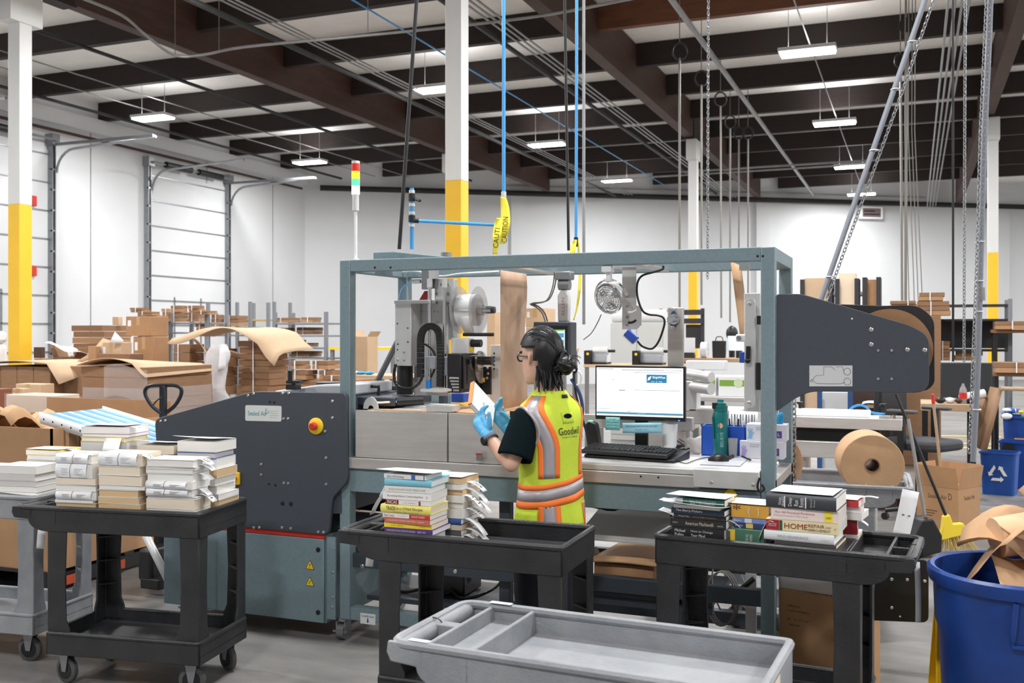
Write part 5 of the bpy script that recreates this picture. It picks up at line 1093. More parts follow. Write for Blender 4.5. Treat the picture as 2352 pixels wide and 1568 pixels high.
mb.sheet(lambda u, v: (p_.x-.10+.12*u, 5.24+.02*math.sin(5*u+3*v), ZC+.002+.10*v*(1-.6*abs(u-.6))+.01*math.sin(9*u)), 8, 6); tag(mb.build('crumpled_bag', mat('grey bag', (206, 198, 196), .6, bump=(20, .8)), solid=.001), 'crumpled pale plastic bag beside the blue organizer', 'bag')
def glovebox(px0, px1, z, hgt, Y, badge, c, label):
    x0 = pY(px0, 1000, Y).x; x1 = pY(px1, 1000, Y).x; t = thing('glove_box', label, 'box', ((x0+x1)/2, Y, z))
    mb = MB(); mb.box(x0, x1, Y, Y+.115, z, z+hgt); bxx = mb.build('carton', mat('glove carton', (220, 220, 230), .6), t, bevel=.002)
    mb = MB(); mb.box(x1-.05, x1-.022, Y-.001, Y, z+hgt*.2, z+hgt*.62); mb.build('size_badge', mat('violet badge', (92, 66, 150), .5), t)
    text(badge, .010, .014, fM((x1-.036, Y-.001, z+hgt*.41)), M_inkw, t)
    gx = x0+.02; gz = z+hgt*.3; mb = MB(); mb.prism([(gx-.012, gz-.016), (gx+.008, gz-.016), (gx+.012, gz+.006), (gx+.02, gz+.016), (gx+.017, gz+.02), (gx+.009, gz+.012), (gx+.012, gz+.036), (gx+.008, gz+.037), (gx+.004, gz+.02), (gx+.002, gz+.04), (gx-.002, gz+.04), (gx-.002, gz+.02), (gx-.007, gz+.036), (gx-.011, gz+.034), (gx-.008, gz+.01)], Y-.001, Y); mb.build('glove_print', mat('print %d %d %d' % c, c, .6), t)
    text('MULTI-PURPOSE', .05, .006, fM((x0+.075, Y-.0008, z+hgt*.8)), M_inkg, t); text('POWDER FREE', .045, .006, fM((x0+.072, Y-.0008, z+hgt*.68)), M_inkg, t)
    return t
glovebox(1699, 1800, ZC, .088, 5.17, 'S', (176, 160, 214), 'white glove box with violet S badge, bottom of the pile')
glovebox(1714, 1806, ZC+.089, .084, 5.18, 'L', (130, 186, 222), 'white glove box with violet L badge, top of the pile')
p_ = pY(1789, 968, 5.23); mb = MB(); mb.ball((p_.x, 5.235, ZC+.19), (.02, .02, .042), 10, 8); mb.ball((p_.x+.012, 5.235, ZC+.205), (.012, .012, .03), 8, 6); tag(mb.build('blue_glove', mat('nitrile blue', (30, 150, 200), .45)), 'bright blue glove poking out of the glove box', 'glove')
# scanner cords and white cable behind the worker
for k, (pts, m, la) in enumerate(((((1310, 846), (1325, 850), (1335, 860), (1332, 880), (1320, 885)), M_white, 'white cable loop under the operator panel'), (((1318, 850), (1322, 900), (1335, 950), (1345, 985), (1350, 1003)), M_cable, 'black cable falling behind the vest'), (((1312, 870), (1330, 900), (1338, 940), (1330, 990), (1336, 1005)), mat('navy cable', (36, 62, 110), .5), 'dark blue hose hanging left of the monitor'))):
    hs = smoothpts([pY(x, y, 5.03) for x, y in pts], 5); mb = MB(); mb.tube(hs, .006 if k < 2 else .009, 6); tag(mb.build('cable', m), la, 'cable')
mb = MB(); bpix(mb, 1303, 842, 1322, 852, 5.0, .05); part(mb, 'usb_hub', M_white)
mb = MB(); bpix(mb, 1322, 955, 1590, 985, 5.30, .05); part(mb, 'rear_ledge', M_inox, bevel=.003)
# ================================================================== signal tower on the frame
yt = 4.75; a = pY(817, 590, yt)
tw = thing('signal_tower', 'signal tower with red, amber and green lamps on the frame', 'signal light', (a.x, yt, ZT))
zz = lambda py: pY(817, py, yt).z
mb = MB(); mb.cyl((a.x, yt, ZT), (a.x, yt, zz(480)), .009, 12); mb.cyl((a.x, yt, ZT), (a.x, yt, ZT+.012), .02, 12); mb.build('pole', M_white, tw)
mb = MB(); mb.cyl((a.x, yt, zz(484)), (a.x, yt, zz(446)), .018, 16); mb.build('lamp_base', M_alu, tw)
for (y0, y1, c, e, nm) in ((446, 427, (250, 250, 250), 2.5, 'white_lamp'), (427, 411, (70, 220, 120), 2.2, 'green_lamp'), (411, 394, (255, 196, 30), 2.2, 'amber_lamp'), (394, 376, (206, 50, 36), .25, 'red_lamp')):
    mb = MB(); mb.lathe([(0, 0), (.0225, 0), (.0215, .004), (.0225, .008), (.0215, .016), (.0225, .024), (.0215, .032), (.0225, zz(y1)-zz(y0)), (0, zz(y1)-zz(y0))], 22, Matrix.Translation((a.x, yt, zz(y0)))); mb.build(nm, mat('tower %s' % nm, c, .25, emit=e), tw)
mb = MB(); mb.cyl((a.x, yt, zz(376)), (a.x, yt, zz(370)), .022, 18); mb.build('cap', M_alu, tw)
# ================================================================== the worker
PZ_ = 4.69; base = pD(1258, 766, PZ_); base.z = 0
fv = (RT*-.75+FW*.66).normalized(); lv = UP.cross(fv).normalized()
def B(s, d, z): return base+lv*s+fv*d+UP*z
person = thing('person', 'worker in a lime and orange safety vest holding a book', 'person', base)
M_skin = mat('skin', (216, 172, 148), .5, nz=(9, .05), sub=.15)
M_hair = mat('black hair', (14, 13, 15), .42, nz=(50, .3), stretch=(1, 1, .15), bump=(70, .25))
M_shirt = mat('dark green cotton', (8, 22, 25), .9, nz=(30, .12), bump=(60, .2), spec=.1)
M_lime = mat('lime mesh fabric', (206, 226, 62), .75, nz=(40, .05), bump=(14, .35))
M_orng = mat('orange fabric', (255, 128, 52), .7, bump=(14, .3))
M_silv = mat('silver reflective', (176, 170, 174), .4, .2, bump=(14, .35))
M_pant = mat('navy trousers', (20, 22, 32), .85, nz=(20, .2), bump=(20, .4))
M_glov = mat('nitrile glove', (92, 176, 224), .42, nz=(14, .05), bump=(45, .35))
def ell(c, u, v, a, b, n=20): return [c+u*(a*math.cos(2*math.pi*i/n))+v*(b*math.sin(2*math.pi*i/n)) for i in range(n)]
def limb(mb, pts, rs, n=14, flat=1.0, cut=False):
    pts = [Vector(p) for p in pts]; R = []; prev = None
    for i, p in enumerate(pts):
        d = (pts[min(i+1, len(pts)-1)]-pts[max(i-1, 0)]).normalized()
        a = d.orthogonal().normalized() if prev is None else (prev-d*prev.dot(d)).normalized()
        prev = a; b = d.cross(a); R.append(ell(p, a, b, rs[i], rs[i]*flat, n))
    # rounded ends
    d0 = (pts[0]-pts[1]).normalized(); d1 = (pts[-1]-pts[-2]).normalized()
    R.insert(0, [pts[0]+d0*rs[0]*.6+(q-pts[0])*.55 for q in R[0]])
    if not cut: R.append([pts[-1]+d1*rs[-1]*.6+(q-pts[-1])*.55 for q in R[-1]])
    else: R += [[pts[-1]+(q-pts[-1])*.78 for q in R[-1]], [pts[-1]-d1*.04+(q-pts[-1])*.72 for q in R[-1]]]
    mb.rings(R); return mb
def remesh(o, v, it=4):
    m = o.modifiers.new('remesh', 'REMESH'); m.mode = 'VOXEL'; m.voxel_size = v; m.use_smooth_shade = True
    m = o.modifiers.new('smooth', 'SMOOTH'); m.iterations = it; m.factor = .5; return o
# joints
shL = B(.150, .0, 1.285); elL = pD(1176, 1072, 4.50); wrL = pD(1121, 1000, 4.61)
shR = B(-.150, .0, 1.285); elR = pD(1262, 1068, 4.92); wrR = pD(1168, 985, 4.80)
hipL = B(.09, 0, .86); hipR = B(-.09, 0, .86); knL = B(.095, .03, .47); knR = B(-.095, .02, .47); anL = B(.10, -.01, .09); anR = B(-.10, -.03, .09)
# head frame
hf = (RT*-.66+FW*.75).normalized(); hl = UP.cross(hf).normalized(); hc = pD(1240, 822, 4.69)
def H(s, d, z): return hc+hl*s+hf*d+UP*z
TOR = [(.80, .165, .115), (.90, .155, .11), (1.0, .145, .105), (1.1, .15, .105), (1.2, .165, .108), (1.28, .17, .10), (1.33, .15, .085), (1.365, .095, .065), (1.40, .052, .052)]
mb = MB()
mb.rings([ell(B(0, 0, z), lv, fv, a, b) for z, a, b in TOR])
limb(mb, [B(0, -.005, 1.36), B(0, .005, 1.42), hc+UP*-.06], [.055, .05, .052])
limb(mb, [shL, shL.lerp(elL, .5), elL], [.048, .042, .029]); limb(mb, [elL, elL.lerp(wrL, .35), wrL], [.029, .036, .025])
limb(mb, [shR, shR.lerp(elR, .5), elR], [.05, .045, .038]); limb(mb, [elR, elR.lerp(wrR, .35), wrR], [.038, .040, .026])
for a, b, c in ((hipL, knL, anL), (hipR, knR, anR)): limb(mb, [a, b, c], [.085, .055, .04])
# skull, jaw, nose, ears
HR = [(-.125, .018, .03, .055), (-.112, .040, .055, .032), (-.085, .056, .078, .014), (-.05, .066, .09, .004), (-.01, .072, .096, 0), (.03, .076, .098, -.004), (.065, .07, .09, -.006), (.095, .05, .066, -.008), (.112, .02, .028, -.01)]
mb.rings([ell(H(0, o_, z), hl, hf, a, b, 24) for z, a, b, o_ in HR])
limb(mb, [H(0, .085, .005), H(0, .100, -.018), H(0, .108, -.034)], [.009, .011, .012], 8)
limb(mb, [H(-.02, .084, -.066), H(0, .092, -.064), H(.02, .084, -.066)], [.006, .008, .006], 8)
limb(mb, [H(0, .07, -.11), H(0, .08, -.105)], [.022, .018], 8)
for s in (-1, 1):
    limb(mb, [H(s*.074, -.012, .018), H(s*.084, -.022, .006), H(s*.082, -.018, -.014), H(s*.074, -.008, -.028)], [.009, .011, .009, .007], 8)
def hand(mb, w, pd_, pn, side, curls, thumb, k=1.0):
    """w wrist, pd_ direction of the palm, pn palm normal (out of the palm), side: direction to the thumb"""
    pd_ = pd_.normalized(); side = (side-pd_*side.dot(pd_)).normalized(); pn = pn.normalized()
    limb(mb, [w, w+pd_*.03*k, w+pd_*.085*k], [.026*k, .036*k, .036*k], 14, .62)
    for o_ in (-.026, .026): limb(mb, [w+pd_*.03*k+side*o_*.6, w+pd_*.088*k+side*o_], [.017*k, .015*k], 10)
    lens = (.072, .08, .074, .058)
    for i in range(4):
        off = (.029, .010, -.010, -.028)[i]; c = curls[i]; b0 = w+pd_*.082*k+side*off*k; a1 = c*.6; d1 = pd_*math.cos(a1)+pn*math.sin(a1); a2 = c*1.4; d2 = pd_*math.cos(a2)+pn*math.sin(a2); a3 = c*1.9; d3 = pd_*math.cos(a3)+pn*math.sin(a3)
        L = lens[i]*k; p1 = b0+d1*L*.48; p2 = p1+d2*L*.3; p3 = p2+d3*L*.25
        limb(mb, [b0, p1, p2, p3], [.0105*k, .0098*k, .0088*k, .0075*k], 10)
    t0 = w+pd_*.025*k+side*.026*k; limb(mb, [t0, t0+thumb*.035*k+side*.006, t0+thumb*.068*k+side*.004], [.0145*k, .0115*k, .0085*k], 10)
# the book she holds
bkA = pD(1091, 877, 4.74); bkB = pD(1138, 929, 4.80); bkC = pD(1131, 978, 4.69); bkD = pD(1085, 927, 4.63)
bn_ = (bkB-bkA).cross(bkD-bkA).normalized()
if bn_.dot(-FW) < 0: bn_ = -bn_
# hands: left under the near lower corner, right under the far side
HL = (wrL, (pD(1098, 962, 4.655)-wrL), bn_, (UP*1.0+RT*.25), (.75, .7, .75, .8), (UP*.9+RT*-.05+FW*.0).normalized())
HRt = (wrR, (pD(1143, 950, 4.80)-wrR), bn_, (UP*.6+RT*.7), (.45, .55, .6, .65), (UP*.5+RT*-.5-FW*.25).normalized())
hand(mb, *HL, .72); hand(mb, *HRt, .72)
body = remesh(mb.build('body', M_skin, person), .0055, 5)
# gloves
for (args, nm) in ((HL, 'left'), (HRt, 'right')):
    mb = MB(); hand(mb, *args, 1.0); w = args[0]; d = args[1].normalized(); limb(mb, [w-d*.03, w+d*.02], [.033, .033], 14, .8)
    g = remesh(mb.build('glove', M_glov, person), .0035, 3)
# T-shirt with loose sleeves
mb = MB(); mb.rings([ell(B(0, 0, z), lv, fv, a+.008, b+.008) for z, a, b in TOR[:-1]])
mb.rings([ell(B(0, 0, z), lv, fv, a, b) for z, a, b in ((1.36, .09, .07), (1.392, .066, .064))])
for sh, el, k in ((shL, elL, 1), (shR, elR, 0)):
    limb(mb, [sh, sh.lerp(el, .3), sh.lerp(el, .6), sh.lerp(el, .84)], [.066, .074, .080, .083] if k else [.045, .05, .055, .055], 18, 1.0, True)
remesh(mb.build('t_shirt', M_shirt, person), .007, 6)
# trousers and shoes
mb = MB(); mb.rings([ell(B(0, 0, z), lv, fv, a, b) for z, a, b in ((.80, .155, .105), (.88, .15, .105), (.98, .14, .10))])
for a, b, c in ((hipL, knL, anL), (hipR, knR, anR)): limb(mb, [a, a.lerp(b, .5), b, b.lerp(c, .5), c+UP*.0], [.088, .088, .075, .07, .066], 18)
remesh(mb.build('trousers', M_pant, person), .009, 6)
for an in (anL, anR):
    mb = MB(); limb(mb, [an+UP*-.04-fv*.05, an+UP*-.045+fv*.06, an+UP*-.058+fv*.15], [.042, .042, .032], 14); mb.box(-.045, .045, -.09, .19, 0, .02, frame((an.x, an.y, 0), lv*-1, UP)); remesh(mb.build('shoe', M_black, person), .007, 3)
# safety vest as one shell; patches are laid on the same surface
VS = [(.772, .192, .148), (.80, .190, .146), (.86, .182, .138), (.95, .172, .128), (1.03, .170, .124), (1.12, .174, .124), (1.2, .184, .126), (1.26, .196, .120), (1.305, .198, .106), (1.335, .172, .092), (1.362, .120, .080), (1.395, .074, .074)]
def vest(th, z, off=0.0):
    for i in range(len(VS)-1):
        if z <= VS[i+1][0] or i == len(VS)-2:
            t = (z-VS[i][0])/(VS[i+1][0]-VS[i][0]); a = VS[i][1]+(VS[i+1][1]-VS[i][1])*t; b = VS[i][2]+(VS[i+1][2]-VS[i][2])*t; break
    w = .005*math.sin(3*th+z*9)+.003*math.sin(7*th-z*14)
    k = max(0, min(1, (1.3-z)/.4)); a += w*k; b += w*k
    c = B(0, -.012, z); n = (lv*math.cos(th)*b+fv*math.sin(th)*a).normalized()
    return c+lv*(a*math.cos(th))+fv*(b*math.sin(th))+n*off+UP*(off*.6 if z > 1.3 else 0)
zs = [.772, .79, .83, .88, .93, .98, 1.03, 1.08, 1.13, 1.18, 1.22, 1.26, 1.285, 1.305, 1.32, 1.335, 1.35, 1.362, 1.38, 1.395]
mb = MB(); mb.rings([[vest(2*math.pi*i/48, z) for i in range(48)] for z in zs], cap=False); vo = mb.build('safety_vest', M_lime, person, smooth=80, solid=.004)
R_ = math.radians
def patch(name, m, f, nu=4, nv=10, parent=vo): mb = MB(); mb.sheet(f, nu, nv); return mb.build(name, m, parent, smooth=80, solid=.0012)
tl = lambda th: -.10*.17*math.cos(th)*1.4
def band(z0, z1, m, name):
    mb = MB(); mb.rings([[vest(2*math.pi*i/60, z+tl(2*math.pi*i/60), .0045) for i in range(60)] for z in (z0, (z0+z1)/2, z1)], cap=False); mb.build(name, m, vo, smooth=80, solid=.0012)
band(.972, .996, M_orng, 'orange_band'); band(.922, .972, M_silv, 'silver_band'); band(.890, .922, M_orng, 'orange_band')
def strap(th0, a0, a1, m, name, z0, z1, top=True, sg=1):
    def f(u, v):
        z = z0+(z1-z0)*v; k = max(0, (z-1.14)/(1.375-1.14)); sh = th0+sg*R_(36)*k**1.3
        wd = 1+.35*k
        th = sh+(a0+(a1-a0)*u)*wd
        return vest(th, z, .0045)
    patch(name, m, f, 3, 16)
for th0, sg in ((R_(-47), 1), (R_(-133), -1)):
    for z0, z1 in ((1.005, 1.372), (.774, .878)):
        if th0 == R_(-133): pass
        strap(th0, R_(-19), R_(-10), M_orng, 'orange_strap', z0, z1, sg=sg); strap(th0, R_(-10), R_(10), M_silv, 'silver_strap', z0, z1, sg=sg); strap(th0, R_(10), R_(19), M_orng, 'orange_strap', z0, z1, sg=sg)
# pale armhole piping around the left sleeve
pts = [vest(R_(6)+R_(38)*math.cos(t), 1.225+.098*math.sin(t), .003) for t in [2*math.pi*i/36 for i in range(36)]]
mb = MB(); mb.tube(pts, .008, 6, closed=True); mb.build('armhole_trim', M_silv, vo)
# print on the back
# which way does theta run across the picture? choose so that the text reads left to right from behind
q0 = vest(R_(-90), 1.2); q1 = vest(R_(-70), 1.2); SGN = 1 if (q1-q0).dot(RT) > 0 else -1
def wraptext(s, th, z, w, h, m, name='lettering'):
    vs, fs = text_mesh(s); x0 = min(v.x for v in vs); x1 = max(v.x for v in vs); y0 = min(v.y for v in vs); y1 = max(v.y for v in vs); mb = MB()
    mb.add([vest(th+SGN*((v.x-x0)/(x1-x0)-.5)*w/.15, z+((v.y-y0)/(y1-y0)-.5)*h, .0055) for v in vs], fs); return mb.build(name, m, vo, smooth=0, fix=False)
wraptext('Goodwill', R_(-88), 1.215, .12, .034, M_ink); wraptext('Southern California', R_(-88), 1.188, .09, .007, M_ink)
patch('grommet_patch', M_lime, lambda u, v: vest(R_(-86)+R_(22)*(u-.5), 1.275+.05*(v-.5), .004), 3, 3)
mb = MB(); c_ = [vest(R_(-86)+R_(9)*math.cos(t)*.9, 1.283+.011*math.sin(t), .007) for t in [2*math.pi*i/16 for i in range(16)]]; mb.add(c_, [tuple(range(16))]); mb.build('mic_slot', M_shirt, vo)
patch('size_label', M_ink, lambda u, v: vest(R_(-95)+R_(22)*(u-.5), 1.368+.016*(v-.5), .005), 3, 2)
pk = [vest(R_(-5)+R_(30)*math.cos(t), .84+.045*math.sin(t), .006) for t in [2*math.pi*(i+.5)/4 for i in range(4)]]; patch('pocket_flap', M_lime, lambda u, v: vest(R_(20)-R_(46)*u, .80+.055*v, .007), 3, 3)
# hair: cap, low bun with loose ends
def hairp(th, ph, k=1.0):
    x = math.sin(ph)*math.cos(th); y = math.sin(ph)*math.sin(th); z = math.cos(ph)
    ridge = 1+.012*math.sin(th*22+ph*5)+.010*math.sin(th*9-ph*8)
    return H(.091*x*k*ridge, .112*y*k*ridge-.012, .125*z*k+.018)
mb = MB(); nT, nP = 56, 26; vid = {}
vs = []; fs = []
for j in range(nP+1):
    for i in range(nT):
        vs.append(hairp(2*math.pi*i/nT, math.pi*.78*j/nP))
for j in range(nP):
    for i in range(nT):
        th = 2*math.pi*(i+.5)/nT; ph = math.pi*.78*(j+.5)/nP; y = math.sin(th)     # y>0 is the face side
        lim = 1.0 if y > .75 else (1.2 if y > .4 else (1.32 if y > .12 else (1.34 if y > -.28 else (1.75 if y > -.5 else 2.45))))
        if ph > lim: continue
        fs.append((j*nT+i, j*nT+(i+1) % nT, (j+1)*nT+(i+1) % nT, (j+1)*nT+i))
mb.add(vs, fs); hair = mb.build('hair', M_hair, person, smooth=80, solid=.012)
random.seed(21)
bdir = Vector((-.1, -.93, -.30)).normalized()
for k in range(70):
    th = random.uniform(0, 2*math.pi); ph = random.uniform(.15, 1.25); y = math.sin(th)
    if y < -.5: continue
    lim = 1.0 if y > .75 else (1.2 if y > .4 else 1.36); ph = min(ph, lim)
    d0 = Vector((math.sin(ph)*math.cos(th), math.sin(ph)*math.sin(th), math.cos(ph)))
    pts = []
    for i in range(12):
        t = i/11; dv = (d0*(1-t)+bdir*t+Vector((0, 0, .35*math.sin(math.pi*t)))).normalized(); kk = 1.035+.012*math.sin(k)
        pts.append(H(.091*dv.x*kk, .112*dv.y*kk-.012, .125*dv.z*kk+.018))
    mb = MB(); mb.tube(pts, [.0015+.0045*math.sin(math.pi*(i+.6)/12.2) for i in range(12)], 6); mb.build('hair_lock', M_hair, hair)
mb = MB(); bc = H(-.02, -.145, -.025)
mb.ball(tuple(bc), (.045, .045, .04), 14, 10); bun = mb.build('hair_bun', M_hair, hair)
for k in range(20):
    c = bc+Vector((random.uniform(-.022, .022), random.uniform(-.022, .022), random.uniform(-.02, .02))); ax = Vector((random.uniform(-1, 1), random.uniform(-1, 1), random.uniform(-1, 1))).normalized(); a = ax.orthogonal().normalized(); b = ax.cross(a); r = random.uniform(.022, .038)
    t0 = random.uniform(0, 6); mb = MB(); mb.tube([c+(a*math.cos(t0+t)+b*math.sin(t0+t))*r*(1+.15*math.sin(3*t)) for t in [i*.36 for i in range(14)]], [.003+.006*math.sin(math.pi*i/13) for i in range(14)], 7); mb.build('hair_lock', M_hair, hair)
for k in range(34):
    a = R_(-150+random.uniform(0, 120)); p0 = H(.075*math.cos(a), .085*math.sin(a)-.012, -.035); p1 = p0+UP*random.uniform(-.07, -.04)+hf*random.uniform(-.015, .015); p2 = p1+UP*random.uniform(-.06, -.035)+hl*random.uniform(-.02, .02)-hf*.012
    mb = MB(); mb.tube(smoothpts([p0, p1, p2], 5), [.009*(1-i/11)**.6+.001 for i in range(11)], 6); mb.build('hair_lock', M_hair, hair)
for k in range(6):
    p0 = bc+Vector((random.uniform(-.03, .03), random.uniform(-.03, .03), .02)); p1 = p0+RT*random.uniform(.03, .05)+UP*random.uniform(-.01, .03); p2 = p1+RT*.02+UP*random.uniform(-.03, .0)
    mb = MB(); mb.tube(smoothpts([p0, p1, p2], 4), .0016, 5); mb.build('hair_lock', M_hair, hair)
# glasses, eyes, mask-free face details
gl = None
for s in (-1, 1):
    mb = MB(); mb.tube([H(s*.033+.026*math.cos(t), .097-.006*abs(math.cos(t)), .004+.02*math.sin(t)) for t in [2*math.pi*i/20 for i in range(20)]], .0042, 6, closed=True)
    o = mb.build('lens_rim', M_black, person) if gl is None else mb.build('lens_rim', M_black, gl)
    if gl is None: gl = o; gl.name = 'glasses'
    mb = MB(); mb.tube([H(s*.060, .093, .010), H(s*.076, .05, .010), H(s*.084, .0, .008), H(s*.085, -.018, -.002)], .0036, 6); mb.build('temple', M_black, gl)
    mb = MB(); mb.ball(tuple(H(s*.031, .078, .006)), .012, 10, 8); e = mb.build('eye', mat('eye white', (235, 232, 228), .2), person)
    mb = MB(); mb.ball(tuple(H(s*.031, .0866, .006)), .005, 8, 6); mb.build('iris', M_ink, e)
    mb = MB(); mb.tube([H(s*.014, .095, .026), H(s*.032, .093, .032), H(s*.05, .083, .028)], .003, 5); mb.build('eyebrow', M_hair, person)
mb = MB(); mb.tube([H(-.009, .099, .008), H(0, .103, .011), H(.009, .099, .008)], .0026, 6); mb.build('bridge', M_black, gl)
# wrist watch
d = (wrL-elL).normalized(); wc = wrL-d*.022; a = (-RT*.8-FW*.5+UP*-.2); a = (a-d*a.dot(d)).normalized(); b = d.cross(a)
mb = MB(); mb.rings([[wc+d*o_+(a*math.cos(t)+b*math.sin(t))*.034 for t in [2*math.pi*i/20 for i in range(20)]] for o_ in (-.011, .011)], cap=False); wt = mb.build('watch_strap', mat('grey strap', (92, 98, 112), .6), person, solid=.004)
mb = MB(); mb.lathe([(.0, .0), (.021, 0), (.022, .006), (.019, .011), (0, .011)], 20, frame(wc+a*.033, d, a)); mb.build('watch_case', M_black, wt)
# the held book: stays a thing of its own
hbk = thing('book', 'orange-spined paperback with a white sheet held by the worker', 'book', (bkA+bkC)/2)
th_ = -bn_*.022
def quad(mb, A, B_, C, D, o0, o1): mb.add([A+o0, B_+o0, C+o0, D+o0, A+o1, B_+o1, C+o1, D+o1], [(0, 1, 2, 3), (7, 6, 5, 4), (0, 4, 5, 1), (1, 5, 6, 2), (2, 6, 7, 3), (3, 7, 4, 0)])
mb = MB(); quad(mb, bkA, bkB, bkC, bkD, th_*.12, th_*.9); mb.build('pages', M_page[0], hbk)
M_or2 = mat('orange cover', (240, 140, 62), .5)
eA = (bkA-bkB).normalized()*.004
mb = MB(); quad(mb, bkA+eA, bkB, bkC, bkD+eA, th_*.9, th_); mb.build('back_cover', M_or2, hbk)
mb = MB(); quad(mb, bkA+eA*2, bkA+eA, bkD+eA, bkD+eA*2, th_*-.02, th_); mb.build('spine', M_or2, hbk)
mb = MB(); quad(mb, bkA, bkB, bkC, bkD, Vector((0, 0, 0)), th_*.06); sh_ = mb.build('white_sheet', M_paper, hbk)
Mx = frame((bkA+bkC)/2, bkB-bkA, bn_)
text('==', .01, .012, Mx, M_inkg, sh_)
# ================================================================== left background: cartons, pallets, racks
def yd(pxc, d): return pD(pxc, 766, d).y
def fitx(px0, px1, Y, dep):      # front-left and right x so that front face plus receding side cover px0..px1
    a = pY(px0, 766, Y).x; full = pY(px1, 766, Y).x-a
    for _ in range(12):
        b = pY(px1, 766, Y+dep).x
        if b-a > .55*full: break
        dep *= .8
    return a, b, dep
def cbox(name, label, px0, px1, pt, d, z0, dep, m, cat='carton', group=None, pb=None, flaps=False, tape=True, rz=0.0, bevel=.006, parts=True):
    pc = (px0+px1)/2; Y = yd(pc, d); a, b, dep = fitx(px0, px1, Y, dep)
    zt = zat(pt, d); z0 = zat(pb, d) if pb is not None else z0
    c = Vector(((a+b)/2, Y+dep/2, z0)); t = thing(name, label, cat, c, rz, group); w = b-a; h = zt-z0
    mb = MB(); mb.box(-w/2, w/2, -dep/2, dep/2, 0, h); bd_ = mb.build('carton_body', m, t, local=True, bevel=bevel)
    if tape:
        k = MB(); k.box(-.025, .025, -dep/2-.001, -dep/2, h*.55, h); k.build('tape', mat('packing tape', (196, 160, 118), .3), t, local=True)
        k = MB(); k.box(-w*.42, -w*.28, -dep/2-.002, -dep/2-.0005, h*.5, h*.8); k.build('label', M_paper, t, local=True)
    if flaps:
        for sx in (-1, 1):
            k = MB(); k.box(0, w*.42, -dep/2, dep/2, -.003, .003, Matrix.Translation((sx*w/2, 0, h)) @ Matrix.Rotation(math.radians(-55 if sx > 0 else -115), 4, 'Y')); k.build('flap', m, t, local=True)
    return t
def bundle(px0, px1, pt, pb, d, label, n=0, m=None, group='flat carton bundles', dep=.45):
    Y = yd((px0+px1)/2, d); a, b, dep = fitx(px0, px1, Y, dep); z1 = zat(pt, d); z0 = zat(pb, d)
    t = thing('carton_bundle', label, 'cardboard', ((a+b)/2, Y, z0), 0, group); n = n or max(2, min(10, int((z1-z0)/.05)))
    for k in range(n):
        h = (z1-z0)/n; j = random.uniform(-.012, .012); e = random.uniform(-.01, .01)
        mb = MB(); mb.box(a+j, b+j*.5+e, Y+e, Y+dep, z0+h*k+.001, z0+h*(k+1)-.003); mb.build('flat_sheet', m or (M_card2 if k % 3 else M_card), t)
    xs_ = (a+b)/2+random.uniform(-.05, .05); mb = MB(); mb.box(xs_-.006, xs_+.006, Y-.018, Y-.012, z0, z1+.002); mb.build('strap', M_paper, t)
    return t
def pallet(cx, cy, w, d, label, m=None, z=0, rz=0):
    m = m or mat('pallet wood', (168, 132, 96), .8, nz=(6, .2)); t = thing('pallet', label, 'pallet', (cx, cy, z), rz)
    for k in range(6):
        y = -d/2+.05+k*(d-.1)/5; mb = MB(); mb.box(-w/2, w/2, y-.045, y+.045, .11, .13); mb.build('deck_board', m, t, local=True)
    for k in range(3):
        x = (-w/2+.05, 0, w/2-.05)[k]; mb = MB(); mb.box(x-.04, x+.04, -d/2, d/2, .018, .11); mb.build('stringer', m, t, local=True)
    for k in range(3):
        y = (-d/2+.05, 0, d/2-.05)[k]; mb = MB(); mb.box(-w/2, w/2, y-.045, y+.045, 0, .018); mb.build('deck_board', m, t, local=True)
    return t
# gaylord box on a black plastic pallet
gx0, gx1, gy0, gy1 = -6.35, -5.13, 4.86, 5.98
pt_ = pallet((gx0+gx1)/2, (gy0+gy1)/2, gx1-gx0+.04, gy1-gy0+.04, 'black plastic pallet with red labels under the big open carton', M_black)
for y in (5.02, 5.42, 5.80):
    mb = MB(); mb.box(gx1+.021, gx1+.024, y-.06, y+.06, .03, .09); mb.build('red_label', mat('red orange label', (200, 84, 50), .6), pt_)
gb = thing('bulk_carton', 'large open bulk carton behind the two left carts', 'carton', ((gx0+gx1)/2, (gy0+gy1)/2, .131))
for (a, b, c, d_) in ((gx0, gx1, gy0, gy0+.012), (gx0, gx1, gy1-.012, gy1), (gx0, gx0+.012, gy0, gy1), (gx1-.012, gx1, gy0, gy1)):
    mb = MB(); mb.box(a, b, c, d_, .131, 1.05 if c != gy1-.012 else 1.16); mb.build('carton_wall', M_card, gb)
mb = MB(); mb.box(gx0+.012, gx1-.012, gy0+.012, gy1-.012, .131, .75); mb.build('carton_fill', M_card2, gb)
random.seed(3)
for k in range(7):
    c = Vector((gx0+.15+.15*k, gy0+.25+.1*(k % 3), .76)); r = random.uniform(.22, .32); ph = random.uniform(0, 6)
    mb = MB(); mb.sheet(lambda u, v: c+Vector(((u-.5)*r*1.6, (v-.5)*r*1.5, .24+.12*math.sin(u*3.5+ph)+.08*math.cos(v*4+ph)-.3*(u-.5)**2)), 6, 6); o = mb.build('kraft_sheet', M_kraft, solid=.002, smooth=25); tag(o, 'crumpled kraft sheet in the bulk carton, %s from the left' % ('first', 'second', 'third', 'fourth', 'fifth', 'sixth', 'last')[k], 'kraft paper', 'crumpled kraft in the bulk carton')
